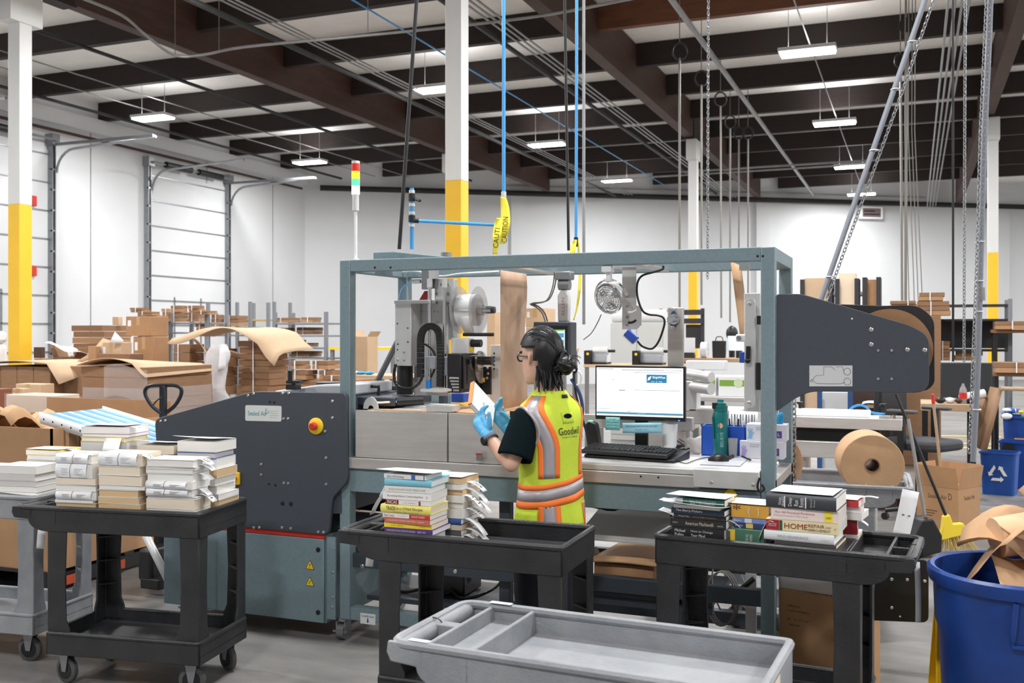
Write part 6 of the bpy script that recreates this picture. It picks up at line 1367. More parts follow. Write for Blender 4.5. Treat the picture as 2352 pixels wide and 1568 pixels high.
# pallet jack behind the machine
c = pD(375, 766, 6.6); jx, jy = c.x, c.y
pj = thing('pallet_jack', 'black pallet jack with loop handle behind the slate panel', 'pallet jack', (jx, jy, 0))
zq = lambda py: zat(py, 6.6)
hp_ = [pD(x, y, 6.6) for x, y in ((375, 952), (352, 935), (338, 915), (333, 900), (337, 890), (350, 885), (375, 884), (400, 885), (414, 890), (417, 900), (412, 915), (398, 935), (375, 952))]
mb = MB(); mb.tube(smoothpts(hp_, 4), .013, 8); mb.build('loop_handle', M_black, pj)
mb = MB(); mb.box(jx-.022, jx+.022, jy-.015, jy+.015, .42, zq(886)); mb.build('drawbar', M_black, pj, bevel=.004)
mb = MB(); mb.tube(smoothpts([pD(x, y, 6.55) for x, y in ((372, 912), (360, 920), (352, 930))], 4), .005, 6); mb.build('release_lever', M_black, pj)
mb = MB(); mb.cyl((jx, jy, .10), (jx, jy, .45), .06, 14); mb.build('pump_body', M_black, pj)
mb = MB(); mb.cyl((jx, jy-.05, .09), (jx, jy+.05, .09), .09, 18); mb.build('steer_wheel', M_black, pj)
for s in (-1, 1):
    mb = MB(); mb.box(jx+.05, jx+.2, jy+s*.2-.07, jy+s*.2+.07, .05, .12); mb.build('fork', M_black, pj, bevel=.01)
mb = MB(); mb.box(jx+.03, jx+.14, jy-.27, jy+.27, .10, .3); mb.build('fork_frame', M_black, pj, bevel=.02)
# sloping blue strip conveyor at the machine exit
ca_ = pY(95, 952, 4.98); cb_ = pY(268, 1006, 4.98); dd = (cb_-ca_); cv = thing('chute_conveyor', 'sloping chute conveyor with blue and silver strips', 'conveyor', ca_)
dep = .52; n_ = Vector((0, 1, 0)); ext = 1.75
for k in range(10):
    y0 = 5.0+dep*(k//2)/5+(0 if k % 2 == 0 else dep*.14); m = mat('belt blue', (84, 160, 216), .45) if k % 2 == 0 else M_alu
    mb = MB(); A = ca_+dd*.03; Bq = ca_+dd*ext; up = UP*.018
    mb.add([Vector((A.x, y0, A.z)), Vector((Bq.x, y0, Bq.z)), Vector((Bq.x, y0+dep*(.14 if k % 2 == 0 else .06)-.004, Bq.z)), Vector((A.x, y0+dep*(.14 if k % 2 == 0 else .06)-.004, A.z))], [(0, 1, 2, 3)]); mb.build('blue_strip' if k % 2 == 0 else 'silver_strip', m, cv, solid=.02)
for y in (4.965, 5.0+dep):
    mb = MB(); A = ca_; Bq = ca_+dd*ext; mb.add([Vector((A.x, y, A.z+.02)), Vector((Bq.x, y, Bq.z+.02)), Vector((Bq.x, y, Bq.z-.055)), Vector((A.x+.01, y, A.z-.055))], [(0, 1, 2, 3)]); rl = mb.build('side_rail', M_white, cv, solid=.014)
    for k in range(8):
        q = A.lerp(Bq, .04+.07*k); mb = MB(); mb.cyl((q.x, y-.009, q.z-.018), (q.x, y-.006, q.z-.018), .006, 8); mb.build('rail_hole', M_dark, rl)
mb = MB(); q = ca_+dd*1.5; mb.cyl((q.x, 5.24, q.z-.05), (q.x+.15, 5.24, .0), .025, 8); mb.build('support_leg', M_alu, cv)
mb = MB(); p_ = pY(322, 1218, 4.9); q_ = pY(385, 1345, 4.9); mb.add([p_, pY(336, 1216, 4.9), pY(398, 1340, 4.9), q_], [(0, 1, 2, 3)]); mb.build('diagonal_brace', M_alu, cv, solid=.02)
# wrapped pallet of flat cartons
Y = yd(250, 9.6); x0 = pY(178, 766, Y).x; x1 = pY(338, 766, Y).x
pallet((x0+x1)/2, Y+.5, x1-x0, 1.0, 'wooden pallet under the film-wrapped carton stack')
wp = thing('wrapped_stack', 'stretch-wrapped stack of flat cartons behind the pallet jack', 'wrapped pallet', ((x0+x1)/2, Y+.5, .131))
zt_ = zat(842, 9.6)
for k in range(12):
    h = (zt_-.131)/12; mb = MB(); j = random.uniform(-.01, .01); mb.box(x0+.03+j, x1-.03+j, Y+.02, Y+.98, .131+h*k, .131+h*(k+1)-.004); mb.build('flat_sheet', M_card2, wp)
mb = MB(); mb.rings([[Vector((x, y, z)) for x, y in rpoly([(x0, Y), (x1, Y), (x1, Y+1.0), (x0, Y+1.0)], .12, 5)] for z in [.14+(zt_-.2-.14)*i/8 for i in range(9)]], cap=False)
for v in mb.v: v += Vector((random.uniform(-.008, .008), random.uniform(-.008, .008), 0))
mb.build('stretch_film', M_film, wp, smooth=80)
mb = MB(); mb.sheet(lambda u, v: (x0+.02+(x1-x0-.02)*u, Y-.03+1.0*v, zt_+.012+.07*math.sin(math.pi*min(1, u*1.1))*(1-v)-.12*max(0, u-.82)*5*(1-.3*v)), 16, 5); mb.build('top_sheet', M_card3, wp, solid=.006, smooth=50)
mb = MB(); mb.sheet(lambda u, v: (x0+.35+(x1-x0-.33)*u, Y-.02-.012*math.sin(u*3), zt_-.30+.30*v+.03*math.sin(u*5)), 10, 4); mb.build('film_fold', mat('cloudy film', (232, 226, 224), .2, alpha=.25, bump=(12, .8)), wp, smooth=80)
# low boxes with film at far left
cbox('carton', 'reddish brown carton at the left edge', -40, 28, 893, 8.6, 0, .4, mat('red carton', (138, 84, 62), .7), pb=945)
cbox('carton', 'tan carton at far left with a white label', 28, 70, 892, 8.7, 0, .35, M_card3, pb=945)
cbox('carton', 'tan carton behind the film-wrapped low box', 36, 125, 882, 9.2, 0, .4, M_card3, pb=945)
t = cbox('wrapped_carton', 'shiny film-wrapped pale box at lower left', 14, 183, 908, 8.0, .42, .35, mat('pale kraft', (216, 192, 170), .6), cat='wrapped carton', tape=False)
b0 = t.children[0].bound_box if False else None
Y = yd(98, 8.0); a = pY(10, 766, Y-.02).x; b = pY(187, 766, Y-.02).x
mb = MB(); mb.sheet(lambda u, v: (a+(b-a)*u, Y-.02+.004*math.sin(u*20), zat(950, 8)+(zat(905, 8)-zat(950, 8))*v+.01*math.sin(u*6)), 14, 4); mb.build('film_front', mat('cloudy film', (232, 226, 224)), t, smooth=80)
base_z = zat(945, 8.6)
mb = MB(); mb.box(pY(-60, 766, yd(30, 8.5)).x, pY(150, 766, yd(30, 8.5)).x, yd(30, 8.5)+.02, yd(30, 8.5)+.9, 0, base_z-.004); o = mb.build('carton_pile', M_card2, bevel=.01); tag(o, 'stacked flat cardboard holding the left edge cartons', 'cardboard')
mb = MB(); mb.box(a+.05, b-.05, Y+.01, Y+.34, 0, .418); o = mb.build('carton_pile', M_card2, bevel=.01); tag(o, 'low cardboard block under the film-wrapped pale box', 'cardboard')
# big lidded carton stack at the column
Y = yd(90, 11.2); a = pY(-40, 766, Y).x; b = pY(112, 766, Y).x; zt_ = zat(840, 11.2)
lc = thing('bulk_carton', 'wide brown carton stack with draped lid below the left column', 'carton', ((a+b)/2, Y, 0))
for k in range(4):
    for q in range(2):
        w = (b-a)/4; mb = MB(); mb.box(a+w*k+.004, a+w*(k+1)-.004, Y+.02, Y+.75, zt_*.5*q, zt_*.5*(q+1)-.012); mb.build('carton_block', M_card2, lc, bevel=.01)
mb = MB(); mb.sheet(lambda u, v: (a-.05+(b-a+.25)*u, Y-.05+.85*v, zt_+.012+.04*math.sin(math.pi*u)-.25*max(0, u-.86)*6*(1-v)), 14, 4); mb.build('draped_lid', M_card3, lc, solid=.006, smooth=50)
cbox('carton', 'low carton right of the left column', 78, 118, 823, 12.5, 0, .5, M_card, tape=False)
cbox('carton', 'flat-topped carton behind the draped lid', 122, 205, 820, 12.3, 0, .6, M_card2, flaps=True, tape=False)
cbox('carton', 'dark open carton right of the left column', 77, 104, 797, 12.6, zat(823, 12.5)+.003, .4, mat('dark carton', (84, 60, 46), .8), tape=False)
mb = MB(); c = pD(125, 812, 12.2); mb.sheet(lambda u, v: c+RT*(-.12+.5*u)+FW*(.3*v)+UP*(.13*(1-u)**1.5+.02*math.sin(9*u+4*v)), 8, 4); tag(mb.build('plastic_sheet', mat('white wrap', (232, 228, 224), .4, bump=(10, .6)), solid=.004), 'crumpled white wrap on cartons right of the left column', 'plastic')
# flat stack
Y = yd(228, 13.2); a = pY(166, 766, Y).x; b = pY(300, 766, Y+.5).x; zt_ = zat(746, 13.2)
fs_ = thing('flat_carton_stack', 'tall stack of flattened cartons left of the tan boxes', 'cardboard', ((a+b)/2, Y, 0))
for k in range(22):
    h = zt_/22; j = random.uniform(-.03, .03); mb = MB(); mb.box(a+j, b+j, Y+j*.5, Y+.5, h*k, h*(k+1)-.006); mb.build('flat_sheet', (M_card2, M_card, M_card2)[k % 3], fs_)
cbox('carton', 'small tent-shaped carton on the tall flat stack', 258, 282, 727, 13.4, zt_+.002, .25, M_card3, tape=False)
# tan boxes on a base pile
db = 11.6; Y = yd(295, db); a = pY(196, 766, Y).x; b = pY(345, 766, Y).x; zb_ = zat(838, db)
mb = MB(); mb.box(a, b, Y-.46, Y+.7, 0, zb_-.003); tag(mb.build('carton_pile', M_card2, bevel=.01), 'broad carton pile carrying the tan boxes', 'cardboard')
cbox('carton', 'large tan carton, lower of the two stacked by the film pallet', 306, 388, 773, db+.25, zb_, .5, M_card)
cbox('carton', 'large tan carton with printed marks, upper of the stacked two', 289, 387, 726, db+.25, zat(772, db+.25)+.004, .5, M_card, rz=.03)
cbox('carton', 'tan carton with two white labels among the pile', 233, 303, 786, db-.1, zb_, .28, M_card3)
cbox('carton', 'plain narrow tan carton left of the labelled one', 202, 231, 795, db-.1, zb_, .28, M_card, tape=False)
cbox('carton', 'dark flat carton in front of the labelled tan carton', 226, 330, 812, db-.45, zb_, .22, M_card2, tape=False)
mb = MB(); c = pD(205, 812, db-.02); mb.add([c, c+RT*.16+UP*.18, c+RT*.28+UP*.14, c+RT*.12-UP*.04, c+FW*.02-RT*.22-UP*.13], [(0, 1, 2, 3), (0, 4, 3)]); tag(mb.build('loose_flap', M_card3, solid=.006), 'loose tilted cardboard flap beside the flat stack', 'cardboard')
mb = MB(); c = pD(252, 786, db-.15); mb.add([c, c+RT*.06+UP*.12, c+RT*.16+UP*.02, c+RT*.13-UP*.02], [(0, 1, 2, 3)]); tag(mb.build('white_flap', M_paper, solid=.004), 'white torn carton flap standing on the labelled carton', 'cardboard')
# pile under the big draped sheet
dq = 11.0; Y = yd(535, dq); a = pY(405, 766, Y).x; b = pY(662, 766, Y).x
pallet((a+b)/2, Y+.5, b-a, .95, 'wooden pallet under the big draped carton pile')
z_ = .131
rows = [(405, 545, 930, None), ]
for k in range(5):
    zt2 = .131+.17*(k+1)
    for (p0, p1, la) in ((405, 530, 'left'), (545, 660, 'right')):
        if la == 'right' and k == 4: continue
        t = bundle(p0+random.randint(-3, 3), p1+random.randint(-3, 3), 766+(HC-zt2)*F/dq, 766+(HC-(.131+.17*k+.003))*F/dq, dq, 'cardboard bundle in the draped pile, %s column, %s layer' % (la, ORD[k]), 4)
zr = .131+.17*4+.004
Yp = Y+.25; xr0 = pY(555, 766, Y).x; xr1 = pY(655, 766, Y).x
pallet((xr0+xr1)/2, Yp+.1, xr1-xr0, .6, 'small wooden pallet within the draped carton pile', None, zr)
bundle(548, 662, 782, 766+(HC-(zr+.134))*F/dq, dq, 'dark carton bundle under the draped sheet, right half', 9, M_card2)
zl = .131+.17*5+.004
bundle(400, 470, 790, 766+(HC-zl)*F/dq, dq, 'carton bundle under the draped sheet, left end', 6)
bundle(472, 546, 800, 766+(HC-zl)*F/dq, dq+.02, 'carton bundle under the draped sheet, middle', 5)
zs_ = zat(780, dq)
def drape(u, v):
    x = pY(395, 766, Y).x+(pY(640, 766, Y).x-pY(395, 766, Y).x)*u
    z = zs_+.02+.13*math.sin(math.pi*min(1, max(0, (u-.05)*1.15)))+.02*math.sin(7*u+2*v)
    if u > .85: z -= (u-.85)*1.3*(1-.3*v)
    if v < .15: z -= .06*(1-v/.15)*(1+math.sin(8*u))
    return (x, Y-.08+.75*v, z)
mb = MB(); mb.sheet(drape, 26, 8); tag(mb.build('draped_sheet', M_card3, solid=.008, smooth=60), 'large pale cardboard sheet draped over the carton pile', 'cardboard')
for k, (px, py, w, h) in enumerate(((440, 775, .22, .28), (480, 800, .3, .14))):
    c = pD(px, py, dq-.2); mb = MB(); mb.sheet(lambda u, v: c+RT*(w*u)+UP*(-h*u*u*(1.2 if k == 0 else .3)-.08*v)+FW*(.2*v), 6, 3); tag(mb.build('bent_flap', M_card3, solid=.006), 'bent cardboard flap hanging below the draped sheet, %s' % ('upper left', 'lower')[k], 'cardboard')
# clear plastic bag hanging on the pile
c0_ = pD(500, 790, dq-.35)
def bagf(u, v):
    th = 2*math.pi*u; w = .06+.15*v+.03*math.sin(7*v); return c0_+RT*(-.10*v+.02+w*math.cos(th)*(1+.1*math.sin(9*v)))+FW*(.07*math.sin(th))-UP*(.66*v)+RT*.015*math.sin(14*v+3*th)
mb = MB(); mb.sheet(bagf, 20, 18); bg = mb.build('plastic_bag', M_bag, smooth=80); tag(bg, 'clear crumpled plastic bag hanging in front of the carton pile', 'plastic bag')
mb = MB(); q = pD(505, 800, dq-.46); mb.sheet(lambda u, v: q+RT*(.08*u-.02*v)-UP*(.24*v-.02*u)+FW*0, 1, 4); lb_ = mb.build('bag_label', M_paper, bg, solid=.001)
# racks behind
def rack(posts, ytop, d, shelves, label, dep=.5, beam=None):
    Y = yd(posts[0], d); t = thing('storage_rack', label, 'rack', (pY(posts[0], 766, Y).x, Y, 0)); xs = [pY(p, 766, Y).x for p in posts]; zt = zat(ytop, d)
    for x in (xs[0], xs[-1]):
        for y in (Y, Y+dep):
            mb = MB(); mb.box(x-.025, x+.025, y-.025, y+.025, 0, zt); mb.build('rack_post', mat('rack grey', (130, 134, 140), .5), t)
    for py in shelves:
        z = zat(py, d); mb = MB(); mb.box(xs[0], xs[-1], Y-.02, Y+dep, z-.03, z-.004); mb.build('rack_shelf', beam or mat('rack grey', (130, 134, 140)), t)
    return t
rack((392, 475), 717, 16, (740, 762), 'grey rack behind the draped sheet, left of three')
rack((478, 575), 694, 17, (750, 768), 'grey rack behind the draped sheet, middle of three')
rack((545, 630), 694, 18.5, (733, 756), 'grey rack with yellow beam behind the draped sheet', beam=mat('amber beam', (214, 178, 90), .5))
rack((632, 749), 717, 16, (741, 769, 797, 820), 'grey rack with carton bundles beside the frame post')
for k, (p0, p1, pt, pb, d, la) in enumerate(((300, 345, 706, 717, 15.9, 'small carton bundle above the tan boxes, leftmost'), (318, 368, 715, 724, 15.6, 'thin carton bundle just above the tan boxes'), (372, 392, 708, 738, 15.9, 'narrow carton bundle on the left rack'), (394, 432, 701, 739, 16, 'tall carton bundle on the left rack'), (432, 470, 701, 739, 16.1, 'second tall carton bundle on the left rack'), (440, 500, 713, 722, 15.5, 'flat carton bundle lying over the left rack'),
    (485, 515, 722, 749, 17, 'carton bundle on the middle rack, left'), (516, 570, 724, 749, 17, 'carton bundle on the middle rack, right'), (450, 473, 741, 761, 15.8, 'small box bundle under the left rack shelf'),
    (634, 690, 729, 740, 16, 'flat carton bundle on the top rack shelf, left'), (691, 738, 728, 740, 16, 'flat carton bundle on the top rack shelf, right'), (640, 676, 752, 768, 16, 'carton bundle on the second rack shelf, left'), (680, 741, 751, 768, 16, 'carton bundle on the second rack shelf, right'), (668, 702, 780, 796, 16, 'carton bundle on the third rack shelf, left'), (700, 732, 787, 796, 16, 'carton bundle on the third rack shelf, right'), (668, 740, 806, 819, 16, 'brown carton bundle on the lowest rack shelf'))):
    if k < 2:
        z_b = zat(pb, d); Yq = yd((p0+p1)/2, d); mb = MB(); xx = pY((p0+p1)/2, 766, Yq).x; mb.box(xx-.1, xx+.1, Yq+.05, Yq+.3, 0, z_b-.002); tag(mb.build('pedestal', M_card2), 'cardboard column carrying the small bundle, %s' % ('farther', 'nearer')[k], 'cardboard')
    bundle(p0, p1, pt, pb, d, la)
# yellow edged table and stacks right of the draped pile
def table(px0, px1, pt, d, label, m, dep=.7, th=.04, mleg=None, edge=None):
    Y = yd((px0+px1)/2, d); a = pY(px0, 766, Y).x; b = pY(px1, 766, Y).x; z = zat(pt, d); t = thing('work_table', label, 'table', ((a+b)/2, Y, 0))
    mb = MB(); mb.box(a, b, Y, Y+dep, z-th, z); mb.build('table_top', m, t, bevel=.004)
    if edge: mb = MB(); mb.box(a, b, Y-.01, Y, z-th, z); mb.build('table_edge', edge, t)
    for x in (a+.04, b-.04):
        for y in (Y+.04, Y+dep-.04): mb = MB(); mb.box(x-.025, x+.025, y-.025, y+.025, 0, z-th); mb.build('table_leg', mleg or M_steel, t)
    return t, a, b, Y, z
table(755, 905, 797, 15, 'yellow edged table seen left of the frame post', M_card3, edge=M_yel)
for k, (p0, p1, pt, pb, la) in enumerate(((668, 712, 828, 848, 'left upper'), (716, 780, 828, 848, 'right upper'), (672, 730, 850, 872, 'left lower'), (732, 788, 850, 872, 'right lower'), (740, 800, 862, 884, 'front low'))):
    bundle(p0, p1, pt, pb, 9.8 if k < 4 else 9.3, 'carton bundle between draped pile and frame, %s' % la)
Yq = yd(728, 9.8); mb = MB(); mb.box(pY(664, 766, Yq).x, pY(792, 766, Yq).x, Yq-.02, Yq+.6, 0, zat(873, 9.8)); tag(mb.build('carton_pile', M_card2, bevel=.01), 'low cardboard pile between draped pile and frame', 'cardboard')
Yq = yd(770, 9.3); mb = MB(); mb.box(pY(738, 766, Yq).x, pY(802, 766, Yq).x, Yq-.0, Yq+.3, 0, zat(885, 9.3)); tag(mb.build('carton_pile', M_card2, bevel=.01), 'short cardboard block just left of the frame post', 'cardboard')
# open carton and film bundle seen through the frame, left part
tt, a, b, Y, z = table(812, 905, 862, 11, 'low packing bench seen through the left frame opening', M_card3, dep=.6)
cbox('carton', 'open-flapped carton seen between frame post and applicator', 815, 868, 772, 12.5, 0, .5, M_card3, flaps=True, tape=False)
for k, (px, m, la) in enumerate(((828, mat('nitrile blue', (30, 150, 200)), 'blue glove lying on the low bench, left'), (848, mat('nitrile blue', (30, 150, 200)), 'blue glove lying on the low bench, right'), (818, M_paper, 'white paper lying on the low bench'))):
    c = pY(px, 766, Y+.15); mb = MB(); mb.ball((c.x, Y+.15, z+.02), (.06, .05, .02), 10, 6); tag(mb.build('glove' if k < 2 else 'crumpled_paper', m), la, 'glove' if k < 2 else 'paper')
# far left plastics behind the column
for k, (pt, pb) in enumerate(((790, 830), (760, 788))):
    t = cbox('white_bag', 'white bagged bundle at the left edge behind the column, %s' % ('lower', 'upper')[k], -60, 20, pt, 12.2, 0 if k == 0 else zat(789, 12.2), .3, mat('white wrap', (232, 228, 224)), cat='bag', tape=False, bevel=.05)
# ================================================================== background seen through the frame
tb, a, b, Y, z = table(1340, 1560, 838, 14.0, 'long bench with film machines seen above the monitor', M_card3, dep=.8)
for k, (p0, p1) in enumerate(((1345, 1400), (1452, 1530))):
    c = pY((p0+p1)/2, 766, Y+.2).x; w = .16 if k == 0 else .21
    t = thing('film_machine', 'black film machine with silver roll above the monitor, %s' % ('left', 'right')[k], 'machine', (c, Y+.2, z))
    mb = MB(); mb.box(c-w, c-w+.1, Y+.05, Y+.35, z, z+.2); mb.build('control_box', M_black, t, bevel=.01)
    mb = MB(); mb.cyl((c-w+.1, Y+.2, z+.19), (c+w, Y+.2, z+.19), .055, 16); r_ = mb.build('film_roll', M_alu, t)
    mb = MB(); mb.cyl((c+w, Y+.2, z+.19), (c+w+.1, Y+.2, z+.19), .02, 10); mb.build('roll_shaft', M_black, t)
    mb = MB(); mb.sheet(lambda u, v: (c-w+.1+(2*w-.1)*u, Y+.14-.03*v, z+.16-.15*v), 4, 3); mb.build('film_sheet', mat('grey film', (150, 154, 160), .3), t, solid=.004)
    mb = MB(); mb.box(c-w, c+w, Y+.1, Y+.35, z, z+.03); mb.build('machine_base', M_black, t)
    mb = MB(); mb.cyl((c-w+.06, Y+.05, z+.15), (c-w+.06, Y+.04, z+.15), .02, 10); mb.build('yellow_knob', M_yel, t)
# white cabinet and white tube
Yc = yd(1470, 15.5); x0, x1, dp = fitx(1402, 1545, Yc, .6)
cb = thing('white_cabinet', 'tall pale grey cabinet behind the sensor bracket', 'cabinet', ((x0+x1)/2, Yc, 0))
mb = MB(); mb.box(x0, x1, Yc, Yc+dp, 0, zat(740, 15.5)); mb.build('cabinet_body', mat('pale cabinet', (206, 208, 206), .5), cb, bevel=.01)
mb = MB(); mb.box(x0+.02, (x0+x1)/2-.005, Yc-.015, Yc-.001, .1, zat(750, 15.5)); mb.build('door', mat('pale cabinet', (206, 208, 206)), cb)
mb = MB(); mb.box((x0+x1)/2+.005, x1-.02, Yc-.015, Yc-.001, .1, zat(750, 15.5)); mb.build('door', mat('pale cabinet', (206, 208, 206)), cb)
zt_ = zat(740, 15.5); mb = MB(); mb.cyl((x0, Yc+.15, zt_+.1), (x1, Yc+.15, zt_+.1), .1, 20); tag(mb.build('white_roll', M_white), 'white roll lying on top of the pale grey cabinet', 'roll')
t, a, b, Y, z = table(1565, 1775, 823, 16.0, 'wooden packing bench behind the kraft web and bag', mat('bench wood', (186, 156, 124), .6, nz=(6, .1)), dep=.8, th=.06)
def onb(px, yy=Y): return pY(px, 766, yy).x
c = onb(1652, Y+.3); bg_ = thing('black_bag', 'black shopping bag with handle on the packing bench', 'bag', (c, Y+.3, z))
mb = MB(); mb.taper((c, Y+.3, z), (.2, .12), (c, Y+.3, z+.28), (.22, .10)); mb.build('bag_body', M_black, bg_, bevel=.01)
mb = MB(); mb.tube(smoothpts([(c-.06, Y+.3, z+.28), (c-.04, Y+.3, z+.34), (c+.04, Y+.3, z+.34), (c+.06, Y+.3, z+.28)], 4), .008, 6); mb.build('bag_handle', M_black, bg_)
c = onb(1618, Y+.2); fr = thing('film_spool', 'white translucent film spool beside the black bag', 'spool', (c, Y+.2, z))
mb = MB(); mb.lathe([(.03, -.05), (.13, -.05), (.13, .05), (.03, .05)], 28, frame((c, Y+.2, z+.131), (0, 1, 0), (1, -.2, 0)), True); mb.build('spool_body', mat('cloudy film roll', (226, 230, 236), .2), fr)
c = onb(1697, Y+.35); mn = thing('computer_monitor', 'small pale lit monitor on the far packing bench', 'monitor', (c, Y+.35, z))
mb = MB(); mb.box(c-.18, c+.18, Y+.35, Y+.38, z+.12, z+.36); mb.build('bezel', M_white, mn); mb = MB(); mb.box(c-.17, c+.17, Y+.345, Y+.35, z+.13, z+.35); mb.build('screen', mat('pale screen', (206, 228, 246), .4, emit=.6), mn); mb = MB(); mb.box(c-.05, c+.05, Y+.36, Y+.4, z, z+.14); mb.build('stand', M_black, mn)
c = onb(1680, Y+.7); mb = MB(); mb.ball((c, Y+.75, z+.40), (.1, .1, .13), 14, 8); mb.cyl((c, Y+.75, z), (c, Y+.75, z+.3), .05, 10); tag(mb.build('black_headrest', M_black), 'dark rounded chair top above the far lit monitor', 'chair back')
c = onb(1585, Y+.25); mb = MB(); mb.box(c-.09, c+.09, Y+.2, Y+.22, z+.10, z+.33); mb.box(c-.05, c+.05, Y+.2, Y+.26, z, z+.1); tag(mb.build('desk_device', M_white), 'white upright device left of the black bag', 'device')
c = onb(1585, Y+.15); mb = MB(); mb.taper((c, Y+.08, z), (.2, .1), (c, Y+.1, z+.09), (.17, .07)); tag(mb.build('desk_phone', M_black, bevel=.01), 'black desk phone on the packing bench', 'phone')
# dark bar rack behind
Yr = yd(1590, 18); t = thing('bar_rack', 'dark metal bar rack behind the yellow column', 'rack', (pY(1590, 766, Yr).x, Yr, 0))
for py in (717, 737): mb = MB(); mb.box(pY(1515, 766, Yr).x, pY(1614, 766, Yr).x, Yr, Yr+.05, zat(py+6, 18), zat(py-6, 18)); mb.build('rack_bar', mat('dark bar', (50, 48, 50), .5), t)
for px in (1516, 1612): x_ = pY(px, 766, Yr).x; mb = MB(); mb.box(x_-.03, x_+.03, Yr+.05, Yr+.1, 0, zat(708, 18)); mb.build('rack_post', mat('dark bar', (50, 48, 50)), t)
mb = MB(); mb.box(pY(1572, 766, Yr).x, pY(1612, 766, Yr).x, Yr+.12, Yr+.16, zat(800, 18), zat(745, 18)); mb.build('perforated_panel', mat('dark bar', (50, 48, 50)), t)
# cartons on a shelf behind the worker's head
t, a, b, Y, z = table(1195, 1300, 800, 12.0, 'plain bench holding cartons behind the kraft web', M_card3, dep=.5)
cbox('carton', 'tan carton behind the worker, lower', 1208, 1276, 752, 12.1, z, .4, M_card3, tape=False); cbox('carton', 'tan carton behind the worker, upper', 1207, 1276, 707, 12.1, zat(752, 12.1)+.006, .4, M_card3)
cbox('carton', 'tan carton just left of the kraft web', 1118, 1152, 716, 12.4, 0, .5, M_card3, tape=False)
# green and white cases on a stainless table behind the counter
t, a, b, Y, z = table(1560, 1770, 912, 9.0, 'stainless table behind the counter holding white cases', M_inox, dep=.6)
for k, (p0, p1) in enumerate(((1594, 1644), (1650, 1742))):
    x0 = pY(p0, 766, Y+.1).x; x1 = pY(p1, 766, Y+.1).x; h = zat(864, 9.1)-z; t = thing('product_case', '%s white case with green band behind the bottle' % ('narrow', 'wide')[k], 'case', ((x0+x1)/2, Y+.1, z))
    mb = MB(); mb.box(x0, x1, Y+.1, Y+.4, z, z+h); mb.build('case_body', M_white, t, bevel=.004); mb = MB(); mb.box(x0+.01, x1-.005, Y+.098, Y+.1, z+h*.52, z+h*.82); gb_ = mb.build('green_band', mat('leaf green', (128, 168, 66), .5), t)
    mb = MB(); xm_ = (x0+x1)/2; mb.lathe([(0, 0), (.04, 0), (.04, .002), (0, .002)], 18, frame((xm_, Y+.0985, z+h*.68), (1, 0, 0), (0, -1, 0))); mb.build('round_mark', mat('pale green', (206, 222, 180), .5), gb_)
# sealing head behind the counter
sh_ = thing('sealer_head', 'stainless sealing head with cylinders right of the monitor', 'machine', (pY(1600, 766, 5.75).x, 5.75, 0))
mb = MB(); bpix(mb, 1500, 885, 1583, 990, 5.9, .3); bpix(mb, 1570, 875, 1600, 945, 5.75, .12); mb.build('sealer_body', M_alu, sh_, bevel=.006)
for k, (y0, r) in enumerate(((858, .03), (885, .035))):
    p = pY(1580, y0, 5.8); q = pY(1634, y0+8, 5.7); mb = MB(); mb.cyl(p, q, r, 14); mb.build('air_cylinder', M_alu, sh_)
mb = MB(); bpix(mb, 1582, 940, 1700, 975, 5.75, .3); mb.build('sealer_deck', M_inox, sh_, bevel=.004)
mb = MB(); a_ = pY(1590, 960, 5.9); mb.box(a_.x-.26, a_.x-.06, 5.8, 6.0, 0, a_.z-.02); mb.build('pedestal', M_inox, sh_)
mb = MB(); bpix(mb, 1575, 828, 1665, 850, 5.95, .1); mb.build('white_guard', M_white, sh_, bevel=.006)
mb = MB(); p = pY(1675, 950, 5.74); mb.sheet(lambda u, v: (p.x+.16*u, 5.735, p.z-.10+.12*v), 2, 2); o = mb.build('barcode_sheet', M_paper, sh_, solid=.001)
for k in range(9):
    mb = MB(); x_ = p.x+.012+.016*k; mb.box(x_, x_+.004+.003*(k % 2), 5.733, 5.7338, p.z-.09, p.z); mb.build('bar', M_inkg, o)
# ================================================================== right background
# stainless conveyor
Y = yd(1940, 6.7); a = pY(1800, 766, Y).x; b = pY(2072, 766, Y).x; zt = zat(985, 6.7)
sc_ = thing('steel_conveyor', 'stainless sealing conveyor behind the kraft roll', 'conveyor', ((a+b)/2, Y, 0))
mb = MB(); mb.box(a, b, Y, Y+.02, zt, zt+.075); mb.box(a, b, Y+.3, Y+.32, zt, zt+.075); mb.build('side_channel', M_inox, sc_, bevel=.004)
mb = MB(); mb.box(a, b-.15, Y+.02, Y+.3, zt+.05, zt+.07); mb.build('white_deck', M_white, sc_)
mb = MB(); mb.box(a, b-.2, Y+.12, Y+.18, zt+.075, zt+.12); mb.build('seal_bar', M_white, sc_, bevel=.006)
mb = MB(); mb.cyl((b-.06, Y+.02, zt+.05), (b-.06, Y+.3, zt+.05), .03, 16); mb.build('end_roller', M_chrome, sc_)
mb = MB(); mb.box(a, b-.12, Y+.0, Y+.3, zt-.20, zt-.09); mb.build('lower_channel', M_inox, sc_, bevel=.004)
mb = MB(); mb.box(a, b-.14, Y+.05, Y+.28, zt-.09, zt-.0); mb.build('dark_gap', M_dark, sc_)
for x in (a+.1, b-.2): mb = MB(); mb.box(x-.04, x+.04, Y+.05, Y+.27, 0, zt-.2); mb.build('leg', M_inox, sc_)
for px in (1800+32, 2027): x = pY(px, 766, Y).x; mb = MB(); mb.cyl((x, Y+.15, zt+.12), (x, Y+.15, zt+.15), .01, 8); mb.cyl((x, Y+.15, zt+.15), (x, Y+.15, zt+.165), .025, 6); mb.build('star_knob', M_black, sc_)
